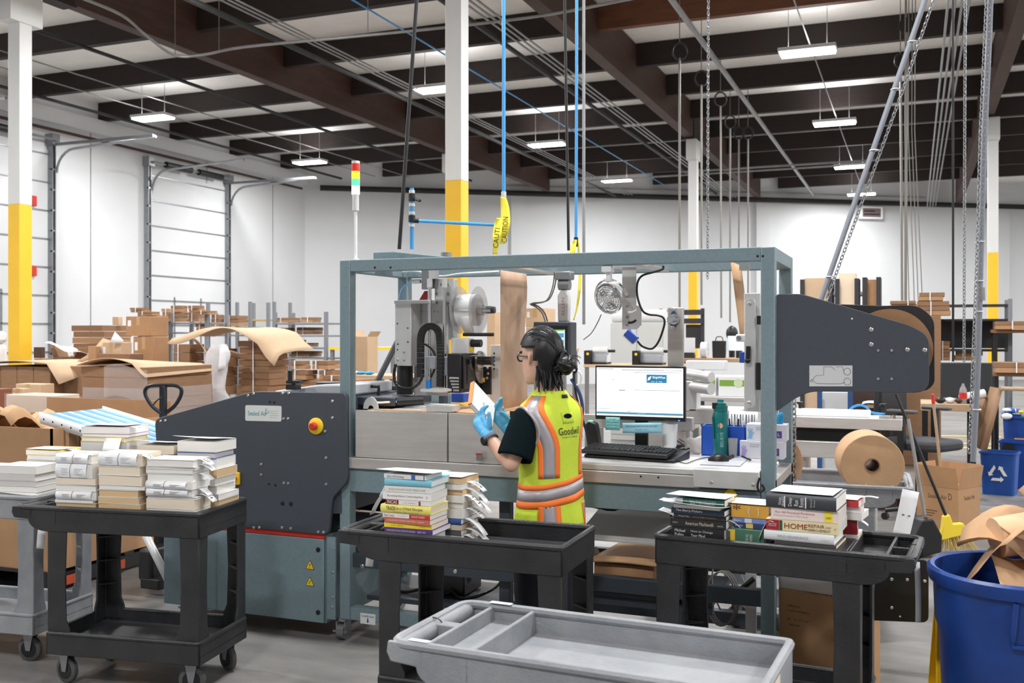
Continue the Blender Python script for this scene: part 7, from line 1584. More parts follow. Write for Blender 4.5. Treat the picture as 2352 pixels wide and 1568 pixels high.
mb = MB(); mb.tube(smoothpts([pY(x, y, Y+.2) for x, y in ((1950, 944), (1960, 934), (1976, 930), (1990, 935), (2000, 946), (2020, 950), (2033, 951))], 4), .009, 8); mb.build('air_tube', M_blueh, sc_)
cbox('grey_cabinet', 'pale grey electrical cabinet with blue sides behind the conveyor', 1884, 1955, 900, 8.5, 0, .4, mat('pale cabinet', (206, 208, 206)), cat='cabinet', tape=False)
Yq = yd(1885, 8.5)-.01
for px in (1883, 1953): x = pY(px, 766, Yq).x; mb = MB(); mb.box(x-.02, x+.02, Yq-.02, Yq, 0, zat(898, 8.5)); tag(mb.build('blue_trim', mat('trim blue', (44, 78, 130), .5)), 'dark blue cabinet edge strip, %s of two' % ('left', 'right')[px > 1900], 'trim strip')
cbox('brown_panel', 'dark brown desk panel behind the office chair', 1956, 2075, 897, 9.6, 0, .06, mat('brown laminate', (66, 46, 38), .5), cat='desk', tape=False)
cbox('carton', 'tan carton under the steel conveyor near the chain', 1822, 1862, 1012, 7.6, 0, .3, M_card, tape=False)
# kraft rolls on the grey cart
def roll(name, label, A, Bp, r, core=.04):
    d = (Bp-A); L = d.length; t = thing(name, label, 'paper roll', (A+Bp)/2); Mx = frame(A, d.orthogonal(), d)
    mb = MB(); mb.lathe([(core, 0), (r-.003, 0), (r, .003), (r, L-.003), (r-.003, L), (core, L)], 56, Mx, True); mb.build('paper_wind', M_kraft, t)
    mb = MB(); mb.lathe([(core-.006, -.002), (core, -.002), (core, L+.002), (core-.006, L+.002)], 28, Mx, True); mb.build('core_tube', M_card2, t)
    return t
zc = .772+.168
A = pD(2004, 1078, 5.47); A.z = zc; Bp = pD(1986, 1070, 5.80); Bp.z = zc; roll('kraft_roll', 'big brown kraft paper roll on the grey cart', A, Bp, .167)
A = pD(1775, 1078, 5.62); A.z = zc; Bp = pD(1762, 1070, 5.9); Bp.z = zc; roll('kraft_roll', 'brown kraft roll mostly hidden behind the right frame post', A, Bp, .165)
# office chair
c = pD(2110, 766, 8.9); zs = zat(1022, 8.9); oc = thing('office_chair', 'black office chair with grey armrest behind the broom', 'chair', (c.x, c.y, 0), -.5)
mb = MB(); mb.prism(rpoly([(-.27, -.25), (.30, -.25), (.33, .25), (-.27, .25)], .14, 6), zs-.03, zs+.06, axis='z'); mb.build('seat', mat('chair fabric', (52, 53, 58), .7), oc, bevel=.03, local=True)
mb = MB(); mb.prism(rpoly([(-.24, zs+.12), (.24, zs+.12), (.22, zs+.62), (-.22, zs+.62)], .1), -.05, .03, Matrix.Translation((-.28, 0, 0)) @ Matrix.Rotation(math.pi/2, 4, 'Z')); mb.build('backrest', M_black, oc, local=True, bevel=.02)
mb = MB(); mb.box(-.3, -.26, -.03, .03, zs-.04, zs+.2); mb.build('back_stem', M_black, oc, local=True)
for s in (-1, 1):
    mb = MB(); mb.box(-.12, .14, s*.3-.04, s*.3+.04, zs+.30, zs+.33); mb.build('armrest', M_rubber, oc, local=True, bevel=.012); mb = MB(); mb.box(-.03, .03, s*.29-.02, s*.29+.02, zs-.02, zs+.30); mb.build('arm_post', M_black, oc, local=True)
mb = MB(); mb.cyl((0, 0, .1), (0, 0, zs-.03), .03, 12); mb.build('gas_column', M_black, oc, local=True)
for k in range(5):
    t_ = 2*math.pi*k/5; mb = MB(); mb.tube([(0, 0, .12), (.28*math.cos(t_), .28*math.sin(t_), .08)], .02, 8); mb.build('base_spoke', M_black, oc, local=True); mb = MB(); mb.cyl((.28*math.cos(t_), .28*math.sin(t_)-.02, .03), (.28*math.cos(t_), .28*math.sin(t_)+.02, .03), .03, 12); mb.build('base_caster', M_black, oc, local=True)
# desk with monitor and bottle
t, a, b, Y, z = table(2115, 2246, 928, 9.8, 'wooden desk with dark legs behind the office chair', mat('bench wood', (186, 156, 124)), dep=.7, th=.07, mleg=M_black)
x0 = pY(2160, 766, Y+.25).x; x1 = pY(2280, 766, Y+.25).x; mo2 = thing('computer_monitor', 'back-turned black monitor on the wooden desk', 'monitor', ((x0+x1)/2, Y+.25, z))
mb = MB(); mb.box(x0, x1, Y+.25, Y+.29, zat(913, 10.05), zat(832, 10.05)); mb.build('rear_case', mat('monitor charcoal', (50, 53, 56), .5), mo2, bevel=.01); mb = MB(); mb.box((x0+x1)/2-.06, (x0+x1)/2+.06, Y+.26, Y+.32, z, zat(900, 10.05)); mb.build('stand', M_black, mo2)
x = pY(2212, 766, Y+.12).x; pb_ = thing('soda_bottle', 'clear bottle of red drink on the wooden desk', 'bottle', (x, Y+.12, z)); T_ = Matrix.Translation((x, Y+.12, z))
mb = MB(); mb.lathe([(0, 0), (.034, 0), (.036, .01), (.036, .12), (.03, .15), (.014, .18), (.013, .20), (0, .2)], 18, T_); mb.build('bottle_body', M_glass, pb_); mb = MB(); mb.lathe([(0, .05), (.037, .05), (.037, .11), (0, .11)], 18, T_); mb.build('red_label', M_red, pb_)
x = pY(2236, 766, Y+.2).x; mb = MB(); mb.cyl((x-.12, Y+.15, z+.05), (x+.1, Y+.22, z+.1), .045, 14); tag(mb.build('white_paper_roll', M_white), 'white paper roll lying on the wooden desk', 'roll')
x = pY(2180, 766, Y+.1).x
for k in range(4): mb = MB(); mb.ball((x-.08+.09*k, Y+.12+.03*(k % 2), z+.03), (.05, .04, .03), 10, 6); tag(mb.build('desk_clutter', (M_black, M_white, mat('brown laminate', (66, 46, 38)), M_black)[k]), '%s small object on the wooden desk edge' % ('leftmost black', 'white', 'brown', 'right black')[k], 'clutter')
x = pY(2030, 766, 9.4).x; mb = MB(); Yw = yd(2030, 9.2); xa_ = pY(1990, 766, Yw).x; xb_ = pY(2060, 766, Yw).x; mb.box(xa_, xb_, Yw, Yw+.3, zat(930, 9.2)-.03, zat(930, 9.2)); t = mb.build('paper_shelf', mat('bench wood', (186, 156, 124))); tag(t, 'small wooden ledge with papers left of the office chair', 'shelf')
mb = MB(); mb.sheet(lambda u, v: (xa_-.04+(xb_-xa_)*u, Yw+.3*v, zat(930, 9.2)+.006+.012*math.sin(6*u)), 6, 2); tag(mb.build('loose_papers', M_paper, solid=.006), 'white papers on the ledge left of the office chair', 'paper')
mb = MB(); mb.box(xa_, xb_, Yw+.25, Yw+.3, 0, zat(930, 9.2)-.032); tag(mb.build('ledge_panel', mat('brown laminate', (66, 46, 38))), 'brown upright board holding the paper ledge', 'board')
# carton with printed brand and broom
cx = pD(2178, 766, 8.15); rzb = math.radians(-32)
sb = thing('carton', 'tall open printed carton behind the broom', 'carton', (cx.x, cx.y, 0), rzb)
w, dp, h = .36, .32, .43
mb = MB(); mb.box(-w/2, w/2, -dp/2, dp/2, 0, h); mb.build('carton_body', M_card, sb, local=True, bevel=.003)
for (ox, oy, ww, dd_, ax) in ((0, -dp/2, w, .004, 0), (0, dp/2, w, .004, 0), (-w/2, 0, .004, dp, 1), (w/2, 0, .004, dp, 1)):
    mb = MB(); tl_ = .03 if (ox > 0 or oy > 0) else -.03; mb.taper((ox, oy, h), (ww, dd_), (ox+(tl_ if ax else 0), oy+(0 if ax else tl_), h+.17), (ww*.98, dd_)) if ax == 0 else mb.taper((ox, oy, h), (ww, dd_), (ox+tl_, oy, h+.17), (ww, dd_*.98)); mb.build('flap', M_card, sb, local=True)
Lw = sb.matrix_basis
for (side, o_) in (('front', (.0, -dp/2, h*.82)), ('right', (w/2, 0, h*.82))):
    ob = text('Sealed Air', .16, .035, fM(o_, side), mat('carton print', (74, 56, 42), .8), None); ob.parent = sb
ob = text('D', .03, .05, fM((.11, -dp/2, h*.84)), mat('carton print', (74, 56, 42)), None); ob.parent = sb
for k in range(3):
    mb = MB(); mb.box(-.1, .0-.02*k, -dp/2-.001, -dp/2, h*.55-.02*k, h*.55-.012*1-.02*k+.006); mb.build('fine_print', mat('carton print', (74, 56, 42)), sb, local=True)
br = thing('broom', 'broom with yellow head and black handle leaning by the carton', 'broom', pD(2195, 1262, 7.62))
hb0 = pD(2172, 1182, 7.62); ht = pD(2058, 905, 7.8)
mb = MB(); mb.cyl(hb0, ht, .012, 10); mb.build('broom_handle', M_black, br)
mb = MB(); pts = [(2155, 1240), (2163, 1212), (2166, 1185), (2178, 1180), (2186, 1202), (2210, 1200), (2219, 1224), (2160, 1240)]
poly = [pD(x, y, 7.62) for x, y in pts[:-1]]; n = len(poly); mb.add([p-FW*.03 for p in poly]+[p+FW*.03 for p in poly], [tuple(range(n)), tuple(range(2*n-1, n-1, -1))]+[(i, (i+1) % n, n+(i+1) % n, n+i) for i in range(n)]); mb.build('broom_head', mat('broom yellow', (244, 214, 56), .5), br, bevel=.006)
mb = MB()
for k in range(90):
    u = random.random(); p = pD(2158+60*u, 1238-14*u, 7.62)+FW*random.uniform(-.03, .03); q = pD(2150+92*u+random.uniform(-4, 4), 1262+random.uniform(-3, 5), 7.62)+FW*random.uniform(-.05, .05); q.z = max(q.z, .003); mb.cyl(p, q, .004, 4, r2=.002)
mb.build('bristles', mat('straw', (206, 180, 110), .8), br)['kind'] = 'stuff'
dpn = thing('dustpan', 'black lobby dustpan with long grey handle beside the broom', 'dustpan', pD(2110, 1270, 7.5))
mb = MB(); mb.cyl(pD(2124, 1182, 7.5), pD(2086, 962, 7.6), .013, 10); mb.build('dustpan_handle', M_pipeg, dpn)
pts = [pD(x, y, 7.5) for x, y in ((2104, 1190), (2132, 1186), (2152, 1225), (2150, 1262), (2100, 1278), (2084, 1240))]; n = 6
for p in pts: p.z = max(p.z, .004)
mb = MB(); mb.add([p-FW*.1 for p in pts]+[p+FW*.1 for p in pts], [tuple(range(n)), tuple(range(2*n-1, n-1, -1))]+[(i, (i+1) % n, n+(i+1) % n, n+i) for i in range(n)]); mb.build('pan', M_black, dpn, bevel=.01)
mb = MB(); mb.cyl(pD(2166, 1130, 8.2), pD(2142, 905, 8.2), .012, 8); dw = mb.build('wooden_stick', mat('stick wood', (176, 150, 116), .6)); tag(dw, 'thin wooden stick with red tip standing in the printed carton', 'stick')
mb = MB(); mb.cyl(pD(2144.3, 927, 8.2), pD(2142, 905, 8.2), .014, 8); mb.build('red_tip', M_red, dw)
# recycling bins
def bin_(px0, px1, pt, pb, d, label, m, sym=True):
    c = pD((px0+px1)/2, 766, d); w = (px1-px0)*d/F/1.25; h = zat(pt, d); t = thing('recycling_bin', label, 'bin', (c.x, c.y, 0), -.25); dp = w*.75
    outer = [(-w/2*.86, -dp/2*.86), (w/2*.86, -dp/2*.86), (w/2*.86, dp/2*.86), (-w/2*.86, dp/2*.86)]
    def rr(k, z): return [Vector((x*k, y*k, z)) for x, y in rpoly(outer, .04, 4)]
    mb = MB(); mb.rings([rr(1, 0), rr(1.14, h-.02), rr(1.22, h-.02), rr(1.22, h), rr(1.1, h), rr(.95, .02)], cap=True); mb.build('bin_body', m, t, local=True)
    return t, w, dp, h
t, w, dp, h = bin_(2248, 2345, 1036, 1128, 10.4, 'small blue recycling bin with white arrows', mat('bin blue bright', (24, 76, 156), .45))
for k in range(3):
    an = math.radians(-90+120*k); n_ = Vector((math.cos(an), math.sin(an))); t_ = Vector((-n_.y, n_.x)); c_ = Vector((0, h*.5))+n_*.055
    P2 = [c_+t_*u+n_*v for u, v in ((-.062, .016), (.03, .016), (.03, .03), (.062, 0), (.03, -.03), (.03, -.012), (-.045, -.012))]
    mb = MB(); mb.prism([tuple(p) for p in P2], -dp/2*.99-.006, -dp/2*.99-.001); mb.build('arrow_print', M_inkw, t, local=True)
t, w, dp, h = bin_(2292, 2390, 1012, 1122, 10.8, 'tall dark blue bin with round opening behind the small recycling bin', M_blueb)
mb = MB(); mb.lathe([(0, 0), (.07, 0), (.07, .004), (0, .004)], 20, frame((-.08, -dp/2*1.0-.012, h*.82), (1, 0, 0), (0, -1, 0))); mb.build('round_opening', M_dark, t, local=True)
t, w, dp, h = bin_(2300, 2430, 955, 1100, 11.2, 'tall blue bin heaped with bright wrappers at right edge', M_blueb)
mb = MB(); mb.box(-.12, .05, -dp/2*1.0-.016, -dp/2-.004, h*.55, h*.68); mb.build('badge', mat('bin badge', (206, 150, 90), .5), t, local=True)
random.seed(5)
for k in range(14):
    cc = [(210, 60, 50), (240, 240, 240), (70, 140, 80), (60, 110, 190), (230, 190, 60)][k % 5]; c = t.location+Vector((random.uniform(-.25, .25), random.uniform(-.2, .1), h-.01+random.uniform(0, .08)))
    mb = MB(); mb.ball(tuple(c), (random.uniform(.03, .06), random.uniform(.03, .05), random.uniform(.02, .04)), 7, 5); tag(mb.build('wrapper', mat('wrapper %d' % (k % 5), cc, .4), smooth=0), '%s crumpled wrapper in the right blue bin' % ('red', 'white', 'green', 'blue', 'yellow')[k % 5], 'wrapper', 'wrappers heaped in the blue bin')
# leaning wooden board
wb = thing('wooden_board', 'wooden framed board leaning at the end of the desk', 'board', pD(2280, 1030, 10.0))
mb = MB(); A = pD(2262, 1035, 9.6); Bq = pD(2298, 892, 9.6); A.z = max(A.z, 0); d2 = FW*.6+RT*.12; mb.add([A, A+d2, Bq+d2, Bq], [(0, 1, 2, 3)]); mb.build('board_panel', mat('board wood', (150, 116, 86), .6, nz=(5, .15)), wb, solid=.04)
mb = MB(); mb.cyl(Bq, Bq+RT*.35-UP*.01, .02, 8); mb.build('board_rail', mat('bench wood', (186, 156, 124)), wb)
# racks on the right
rack((2146, 2320), 688, 13.0, (699, 732, 801, 850), 'black shelving rack with cartons behind the roll plate', dep=.5, beam=mat('black shelf', (40, 40, 42), .5))
Yr = yd(2146, 13.0)
mb = MB(); mb.box(pY(2150, 766, Yr+.46).x, pY(2316, 766, Yr+.46).x, Yr+.46, Yr+.48, zat(800, 13), zat(736, 13)); tag(mb.build('perforated_panel', mat('perforated black', (46, 47, 50), .5, nz=(90, .5))), 'black perforated back panel of the right rack', 'panel')
for k, (p0, p1, pt, pb, d, la) in enumerate(((2111, 2166, 671, 690, 12.6, 'upper strapped carton bundle on the right'), (2108, 2180, 691, 724, 12.6, 'lower strapped carton bundle on the right'), (2046, 2106, 690, 706, 12.6, 'flat carton bundle left of the strapped pair'), (2148, 2180, 783, 828, 12.9, 'strapped carton pile on the rack'), (2285, 2352, 737, 756, 12.3, 'brown carton bundle at the right edge, upper'), (2285, 2360, 832, 856, 11.5, 'brown carton bundle at the right edge, lower'), (2195, 2250, 805, 828, 12.9, 'loose carton on the rack shelf'))):
    bundle(p0, p1, pt, pb, d, la)
Yq = yd(2110, 12.6); mb = MB(); mb.box(pY(2040, 766, Yq).x, pY(2160, 766, Yq+.3).x, Yq-.0, Yq+.4, 0, zat(725, 12.6)); tag(mb.build('carton_pile', M_card2, bevel=.01), 'tall cardboard pile behind the black roll plate', 'cardboard')
t, a, b, Y, z = table(2278, 2420, 757, 12.3, 'dark shelf table at the right edge, upper', M_card2, dep=.28, mleg=M_black)
t, a, b, Y, z = table(2280, 2430, 857, 11.5, 'dark shelf table at the right edge, lower', M_card2, dep=.5, mleg=M_black)
# roll stand with kraft panels between dark uprights
Yk = yd(1930, 12.0); ks = thing('kraft_roll_stand', 'black stand holding upright kraft paper webs above the roll plate', 'roll stand', (pY(1930, 766, Yk).x, Yk, 0))
for px in (1843, 1907, 1923, 1968, 1986, 2018):
    x = pY(px, 766, Yk).x; mb = MB(); mb.box(x-.025, x+.025, Yk-.03, Yk+.35, 0, zat(640 if px < 1980 else 638, 12)); mb.build('upright', mat('dark bar', (50, 48, 50)), ks)
for (p0, p1, pt, m) in ((1847, 1903, 637, M_card3), (1926, 1965, 627, mat('pale web', (238, 214, 186), .7)), (1989, 2015, 643, M_kraft2)):
    mb = MB(); mb.box(pY(p0, 766, Yk).x, pY(p1, 766, Yk).x, Yk+.02, Yk+.3, .5, zat(pt, 12)); mb.build('kraft_web', m, ks)
for px in (1915, 1977): x = pY(px, 766, Yk).x; mb = MB(); mb.cyl((x-.06, Yk+.1, zat(675, 12)), (x+.06, Yk+.1, zat(675, 12)), .03, 10); mb.build('white_core', M_white, ks)
# ================================================================== front right: carton in plastic, barrel, floor sign
cj = pD(1905, 766, 4.60); pj_ = thing('carton', 'tall printed carton with a plastic liner under the right cart', 'carton', (cj.x, cj.y, 0), math.radians(-14))
w, dp, h = .40, .20, .58
mb = MB(); mb.box(-w/2, w/2, -dp/2, dp/2, 0, h); mb.build('carton_body', M_card, pj_, local=True, bevel=.003)
PR = mat('carton print', (74, 56, 42))
for (s_, x, z_, ww, hh) in (('Sealed Air', -.08, h-.05, .14, .03), ('Product Care', -.02, h-.09, .13, .016), ('Jiffylite', -.13, h-.17, .06, .014), ('Cushioned Mailers', -.11, h-.19, .1, .010), ('80 - 10 1/2" x 16"', -.11, h-.23, .1, .011), ('Self-Seal', -.13, h-.255, .05, .010)):
    ob = text(s_, ww, hh, fM((x, -dp/2, z_)), PR, None); ob.parent = pj_
mb = MB(); mb.rings([[Vector((x*k, y*k, z)) for x, y in rpoly([(-w/2-.004, -dp/2-.004), (w/2+.004, -dp/2-.004), (w/2+.004, dp/2+.004), (-w/2-.004, dp/2+.004)], .02, 3)] for z, k in ((h-.09, 1.01), (h-.03, 1.03), (h+.02, 1.0), (h+.05, .8), (h+.06, .5))], cap=False); mb.build('plastic_liner', M_bag, pj_, local=True, smooth=80)
mb = MB(); mb.ball((w/2+.0, -.05, h+.03), (.04, .03, .045), 12, 8); mb.ball((w/2-.02, -.06, h-.01), (.05, .03, .02), 10, 6); mb.build('liner_knot', mat('white liner', (232, 234, 238), .3, bump=(30, .8)), pj_, local=True)
# blue barrel
c = RT*1.86+FW*3.68; bl = thing('blue_barrel', 'large blue round bin full of kraft paper at right', 'bin', (c.x, c.y, 0)); T_ = Matrix.Translation((c.x, c.y, 0))
mb = MB(); mb.lathe([(0, 0), (.235, 0), (.245, .02), (.272, .56), (.285, .60), (.290, .74), (.305, .745), (.312, .765), (.312, .79), (.300, .80), (.285, .795), (.28, .74), (.24, .03), (0, .03)], 64, T_); mb.build('barrel_body', M_blueb, bl)
mb = MB(); fx = -FW*1.0+RT*-.15; fx.normalize(); sx = UP.cross(fx); r0 = .292
def bp(u, z, o=0): a_ = u/r0; d_ = fx*math.cos(a_)+sx*math.sin(a_); return Vector((c.x, c.y, 0))+d_*(r0+o-(.0 if z > .62 else .02))+UP*z
pts = [bp(-.10, .73, .01), bp(-.11, .585, .02), bp(.11, .585, .02), bp(.10, .73, .01)]
def arcp(u0, z0, u1, z1, n=6): return [bp(u0+(u1-u0)*i/n, z0+(z1-z0)*i/n, .012) for i in range(n+1)]
mb.tube(arcp(-.10, .74, -.112, .60)+arcp(-.11, .585, .11, .585)[0:]+arcp(.112, .60, .10, .74), .010, 8); mb.build('barrel_handle', M_blueb, bl)
random.seed(11)
for k, (du, dv, zz_, sx_, rot) in enumerate(((.0, .0, .84, .30, .3), (.10, .08, .90, .32, 1.1), (.05, -.08, .83, .32, -.2), (.18, -.02, .92, .28, 2.0), (-.04, .08, .86, .26, 2.6))):
    o_ = Vector((c.x, c.y, 0))+RT*du+FW*dv+UP*zz_; ph = k*1.7
    u_ = RT*math.cos(rot)+FW*math.sin(rot); v_ = UP.cross(u_)
    mb = MB(); mb.sheet(lambda u, v: o_+u_*((u-.5)*sx_)+v_*((v-.5)*sx_*.7)+UP*(.09*math.sin(2.6*u+ph)+.07*math.cos(3*v+ph)+.15*(u-.3)*(v-.2)), 7, 6); tag(mb.build('kraft_scrap', (M_kraft, M_kraft2)[k % 2], solid=.0015, smooth=22), 'crumpled kraft scrap in the blue barrel, %s' % ('left front', 'back peak', 'front low', 'right top', 'back left')[k], 'kraft paper', 'kraft scraps in the barrel')
o_ = Vector((c.x, c.y, 0))+RT*.24+FW*.05+UP*.93; mb = MB(); mb.tube([o_-RT*.30-UP*.03, o_+RT*.25+UP*.06], .075, 18); tag(mb.build('kraft_tube', mat('pale kraft roll', (226, 188, 150), .7)), 'pale rolled kraft tube standing out of the blue barrel', 'kraft paper')
# yellow folding floor sign behind the barrel
p0 = pD(2136, 766, 4.05); ys = thing('floor_sign', 'yellow folding floor sign standing left of the blue barrel', 'sign', (p0.x, p0.y, 0), .25)
for s in (-1, 1):
    mb = MB(); mb.prism(rpoly([(-.0, 0), (.22, 0), (.19, .60), (.02, .60)], .02), -.006, .006, Matrix.Translation((0, s*.09, 0)) @ Matrix.Rotation(s*math.radians(8.2), 4, 'X')); mb.build('sign_panel', mat('sign yellow', (246, 196, 20), .45), ys, local=True, bevel=.004)
mb = MB(); mb.box(.03, .18, -.012, .012, .585, .61); mb.build('sign_hinge', mat('sign yellow', (246, 196, 20)), ys, local=True, bevel=.004)
# under-bench items near the right post
mb = MB(); bpix(mb, 1712, 1300, 1737, 1455, 4.90, .012); up_ = part(mb, 'lower_upright', M_alu)
mb = MB(); mb.cyl(pY(1703, 1352, 4.86), pY(1732, 1328, 4.86), .013, 10); part(mb, 'lower_handle', M_black)
for k in range(3):
    c_ = pY(1655, 1375, 4.85); mb = MB(); mb.tube([c_+Vector((.07*math.cos(t)+.006*k, .02*k, .13*math.sin(t))) for t in [2*math.pi*i/24 for i in range(24)]], .004, 6, closed=True); part(mb, 'cable_coil', M_cableg)
mb = MB(); mb.tube(smoothpts([pY(x, y, 4.86) for x, y in ((1640, 1295), (1635, 1330), (1642, 1370), (1655, 1400))], 4), .004, 6); part(mb, 'cable_coil', M_cableg)
# kraft fan-fold stack on the lower shelf, white bundle
a = pY(1365, 1320, 4.95); mb = MB(); mb.sheet(lambda u, v: (a.x+.36*u+.06*v, 4.85+.38*v, .512+.008*math.sin(u*3)+.02*v), 8, 4); tag(mb.build('kraft_pad', M_kraft, solid=.014, smooth=50), 'flat kraft paper pad on the machine lower shelf', 'kraft paper')
mb = MB(); mb.box(a.x+.02, a.x+.33, 4.88, 5.2, .386, .50); tag(mb.build('kraft_block', M_kraft2, bevel=.004), 'fan-folded kraft block on the machine lower shelf', 'kraft paper')
# ================================================================== hanging lines, hoses and chains
def drop(name, pts, d, r, m, label, cat='cable', seg=8):
    mb = MB(); mb.tube([pD(x, y, d) for x, y in pts], r, seg); return tag(mb.build(name, m), label, cat)
def ytop(d, z=6.24): return HY-(z-HC)*F/d
drop('black_cable', [(917, 572), (957, 0), (957+40*(-ytop(5.7)/572), ytop(5.7))], 5.7, .011, M_cable, 'thick black cable slanting down to the machine roof')
h1 = thing('air_hose', 'blue air hose dropping from the roof into caution tape', 'hose', pD(1157, 440, 5.83))
mb = MB(); mb.tube([pD(1157, 445, 5.83), pD(1157, ytop(5.83), 5.83)], .0105, 10); mb.build('hose', M_blueh, h1)
mb = MB(); mb.cyl(pD(1157, 452, 5.83), pD(1157, 440, 5.83), .015, 12); mb.build('coupling', M_alu, h1)
h2 = thing('air_hose', 'second blue air hose dropping from the roof, right of the taped one', 'hose', pD(1324, 545, 5.9))
mb = MB(); mb.tube([pD(1323, 548, 5.9), pD(1325, 0, 5.9), pD(1328, ytop(5.9), 5.9)], .009, 10); mb.build('hose', M_blueh, h2)
mb = MB(); mb.cyl(pD(1323, 566, 5.9), pD(1323, 545, 5.9), .013, 12); mb.build('coupling', M_black, h2)
# riser with valves
rs = thing('air_riser', 'blue air riser with black valves on the machine roof', 'pipe', pD(946, 575, 5.6))
mb = MB(); mb.cyl(pD(946, 572, 5.6), pD(946, 432, 5.6), .012, 12); mb.build('riser_pipe', M_blueh, rs)
for y0, y1 in ((462, 445), (510, 495)): mb = MB(); mb.cyl(pD(946, y0, 5.6), pD(946, y1, 5.6), .020, 12); mb.build('valve_body', M_black, rs)
mb = MB(); mb.cyl(pD(946, 455, 5.6), pD(965, 461, 5.55), .008, 8); mb.build('valve_handle', M_black, rs)
mb = MB(); mb.cyl(pD(946, 506, 5.6), pD(962, 507, 5.6), .014, 10); mb.build('tee_branch', M_black, rs)
mb = MB(); mb.tube([pD(958, 507, 5.6), pD(1146, 517, 5.83)], .0095, 10); mb.build('branch_hose', M_blueh, rs)
for y in (440, 470, 489, 517): mb = MB(); mb.cyl(pD(946, y+4, 5.6), pD(946, y-3, 5.6), .0165, 12); mb.build('collar', M_alu, rs)
M_tape = mat('caution tape', (246, 232, 70), .4)
def tape(pts, w, d, label, s=None):
    P_ = smoothpts([pD(x, y, d) for x, y in pts], 6); t = thing('caution_tape', label, 'tape', P_[0]); n = len(P_)
    mb = MB(); mb.sheet(lambda u, v: P_[min(n-1, int(round(u*(n-1))))]+RT*((v-.5)*w*(.55+.45*math.sin(math.pi*min(1, u*1.2))))+FW*(.012*math.sin(6*u+2*v)), n-1, 3); o = mb.build('tape_ribbon', M_tape, t, solid=.0008)
    if s: c_ = P_[int(n*.6)]; text(s, (P_[0]-P_[-1]).length*.55, w*.55, frame(c_-FW*.02, P_[int(n*.2)]-P_[int(n*.9)], -FW), M_ink, t)
tape([(1156, 452), (1160, 480), (1161, 515), (1158, 540), (1154, 560)], .055, 5.80, 'yellow caution tape loop on the blue hose, upper', 'CAUTION')
tape([(1146, 500), (1143, 525), (1140, 552), (1137, 583)], .052, 5.77, 'yellow caution tape tail hanging behind the frame top', 'CAUTI')
tape([(1322, 550), (1315, 575), (1318, 600)], .03, 5.86, 'yellow caution tape on the second blue hose')
tape([(1328, 550), (1332, 640), (1326, 700), (1318, 735)], .016, 5.905, 'thin yellow tape strand behind the operator panel arm')
drop('power_cable', [(1306, 575), (1297, 0), (1288, ytop(6.2))], 6.2, .009, M_cable, 'thin dark cable left of the second blue hose')
drop('steel_cable', [(1341, 745), (1341, 0), (1341, ytop(6.4))], 6.4, .010, M_pipeg, 'grey steel cable right of the second blue hose')
for k, (px, py, pb) in enumerate(((1561, 118, 840), (1611, 180, 700), (1655, 228, 730), (1677, 280, 740), (1697, 305, 720), (1718, 305, 730))):
    d = (6.0-HC)*F/(HY-py); t = thing('drop_cable', 'cord dropping from a looped hook, %s in the right row of cords' % ('first', 'second', 'third', 'fourth', 'fifth', 'sixth')[k], 'cord', pD(px, py, d), 0, 'cords on looped hooks')
    mb = MB(); mb.tube([pD(px, py+15, d), pD(px+random.uniform(-2, 2), pb, d)], .018, 6); mb.build('cord', M_cableg, t)
    mb = MB(); c_ = pD(px, py, d); mb.tube([c_+RT*(.11*math.cos(a_))+UP*(.13*math.sin(a_)) for a_ in [2*math.pi*i/18 for i in range(18)]], .016, 6, closed=True); mb.build('loop_hook', M_cable, t)
    mb = MB(); mb.cyl(c_+UP*.12, c_+UP*1.04, .008, 5); mb.build('hook_rod', M_cableg, t)
for k, (px, py, pb, px2) in enumerate(((2082, 60, 690, 2080), (2068, 140, 690, 2072))):
    d = (6.0-HC)*F/(HY-py); t = thing('drop_cable', 'heavy cord from a looped hook at right, %s of two' % ('nearer', 'farther')[k], 'cord', pD(px, py, d), 0, 'cords on looped hooks')
    mb = MB(); mb.tube([pD(px, py+15, d), pD(px2, pb, d)], .02, 6); mb.build('cord', M_cableg, t)
    mb = MB(); c_ = pD(px, py, d); mb.tube([c_+RT*(.09*math.cos(a_))+UP*(.11*math.sin(a_)) for a_ in [2*math.pi*i/18 for i in range(18)]], .016, 6, closed=True); mb.build('loop_hook', M_cable, t)
    mb = MB(); mb.cyl(c_+UP*.1, c_+UP*1.04, .008, 5); mb.build('hook_rod', M_cableg, t)
for k, (px, pb) in enumerate(((2092, 700), (2100, 690), (2108, 700), (2115, 690))):
    d = 13.5+.4*k; drop('thin_cable', [(px+random.uniform(-6, 6), pb), (px-14, 300), (px-12, ytop(d, 6.9))], d, .007, M_cableg, 'thin grey cable in the right hanging group, %s' % ('first', 'second', 'third', 'fourth')[k])
drop('power_cable', [(2189, 830), (2189, 0), (2189, ytop(9))], 9.0, .011, M_cable, 'straight black cable hanging at right in front of the rack')
def chain(pts, d, label, link=.034):
    P_ = [pD(x, y, d) for x, y in pts]; t = thing('hanging_chain', label, 'chain', P_[-1]); mb = MB(); k = 0
    for i in range(len(P_)-1):
        L = (P_[i+1]-P_[i]).length; n = max(1, int(L/(link*.72))); dr_ = (P_[i+1]-P_[i]).normalized(); a_ = dr_.orthogonal().normalized(); b_ = dr_.cross(a_)
        for q in range(n):
            c_ = P_[i]+dr_*(L*(q+.5)/n); s_ = a_ if k % 2 else b_; k += 1
            mb.tube([c_+dr_*(link*.5*math.cos(u))+s_*(link*.30*math.sin(u)) for u in [2*math.pi*j/8 for j in range(8)]], link*.10, 4, closed=True)
    mb.build('chain_links', M_steel, t)['kind'] = 'stuff'
    return t
chain([(1627, ytop(8, 6.6)), (1627, 0), (1625, 640)], 8.0, 'steel chain hanging right of the looped cords')
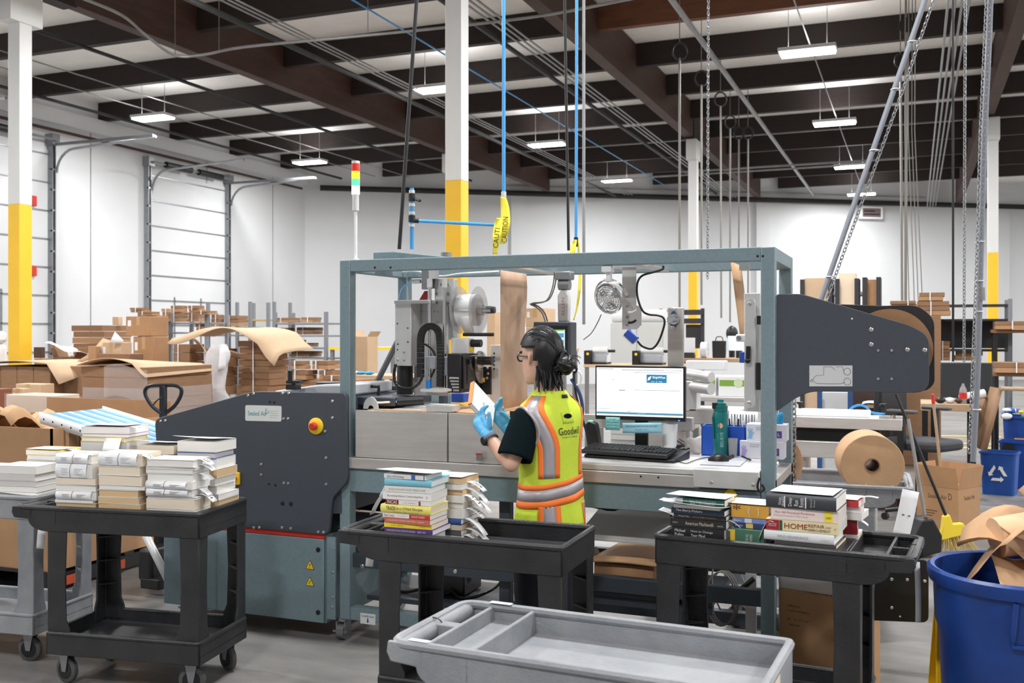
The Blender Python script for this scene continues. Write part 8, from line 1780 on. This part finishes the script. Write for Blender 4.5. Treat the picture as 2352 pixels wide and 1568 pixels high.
chain([(2217, ytop(8.5, 6.6)), (2217, 0), (2214, 830)], 8.5, 'steel chain hanging near the black cable at right', .04)
# slanting conduit with chain, and the vertical conduit with chain at right
dC = 6.6; up2 = ytop(dC, 6.2); sl_ = (2125-1885)/685.
cpt = [(1885, 690), (2125, 0), (2125+sl_*(-up2), up2)]
ct = thing('slanting_conduit', 'grey conduit slanting up from behind the roll plate', 'conduit', pD(1885, 690, dC)); mb = MB(); mb.tube([pD(x, y, dC) for x, y in cpt], .018, 10); mb.build('conduit_tube', mat('grey plastic conduit', (132, 136, 144), .5), ct)
chain([(2125+sl_*(-up2)+12, up2), (2068+8, 200), (1898, 690)], dC-.04, 'steel chain tied along the slanting grey conduit', .036)
for y in (96, 205, 345, 635): x = 2125-sl_*y; mb = MB(); c_ = pD(x, y, dC); mb.tube([c_+RT*(.028*math.cos(a_)+.01)+FW*(.03*math.sin(a_)) for a_ in [2*math.pi*i/12 for i in range(12)]], .004, 5, closed=True); mb.build('zip_tie', M_white, ct)
dV = 7.4; vp = [(2235, 1060), (2246, 850), (2252, 620), (2262, 300), (2275, 0), (2290, ytop(dV, 6.2))]
vt = thing('drop_conduit', 'grey conduit post with chain dropping at right of the desk', 'conduit', pD(2235, 1060, dV)); mb = MB(); mb.tube(smoothpts([pD(x, y, dV) for x, y in vp], 4), .02, 10); mb.build('conduit_tube', mat('grey plastic conduit', (132, 136, 144)), vt)
mb = MB(); mb.cyl(pD(2254, 690, dV), pD(2253, 660, dV), .028, 12); mb.build('conduit_coupling', M_pipeg, vt)
for y in (555, 645, 715, 940): 
    x = 2252-(y-620)*.02; mb = MB(); c_ = pD(x, y, dV); mb.tube([c_+RT*(.03*math.cos(a_)-.008)+FW*(.032*math.sin(a_)) for a_ in [2*math.pi*i/12 for i in range(12)]], .004, 5, closed=True); mb.build('zip_tie', M_white, vt)
chain([(2280, ytop(dV, 6.5)), (2266, 0), (2252, 300), (2243, 620), (2234, 850), (2226, 1040)], dV-.05, 'steel chain hanging along the right drop conduit', .04)
chain([(1824, 915), (1824, 1130)], 5.6, 'short steel chain hanging beside the right frame post', .04)
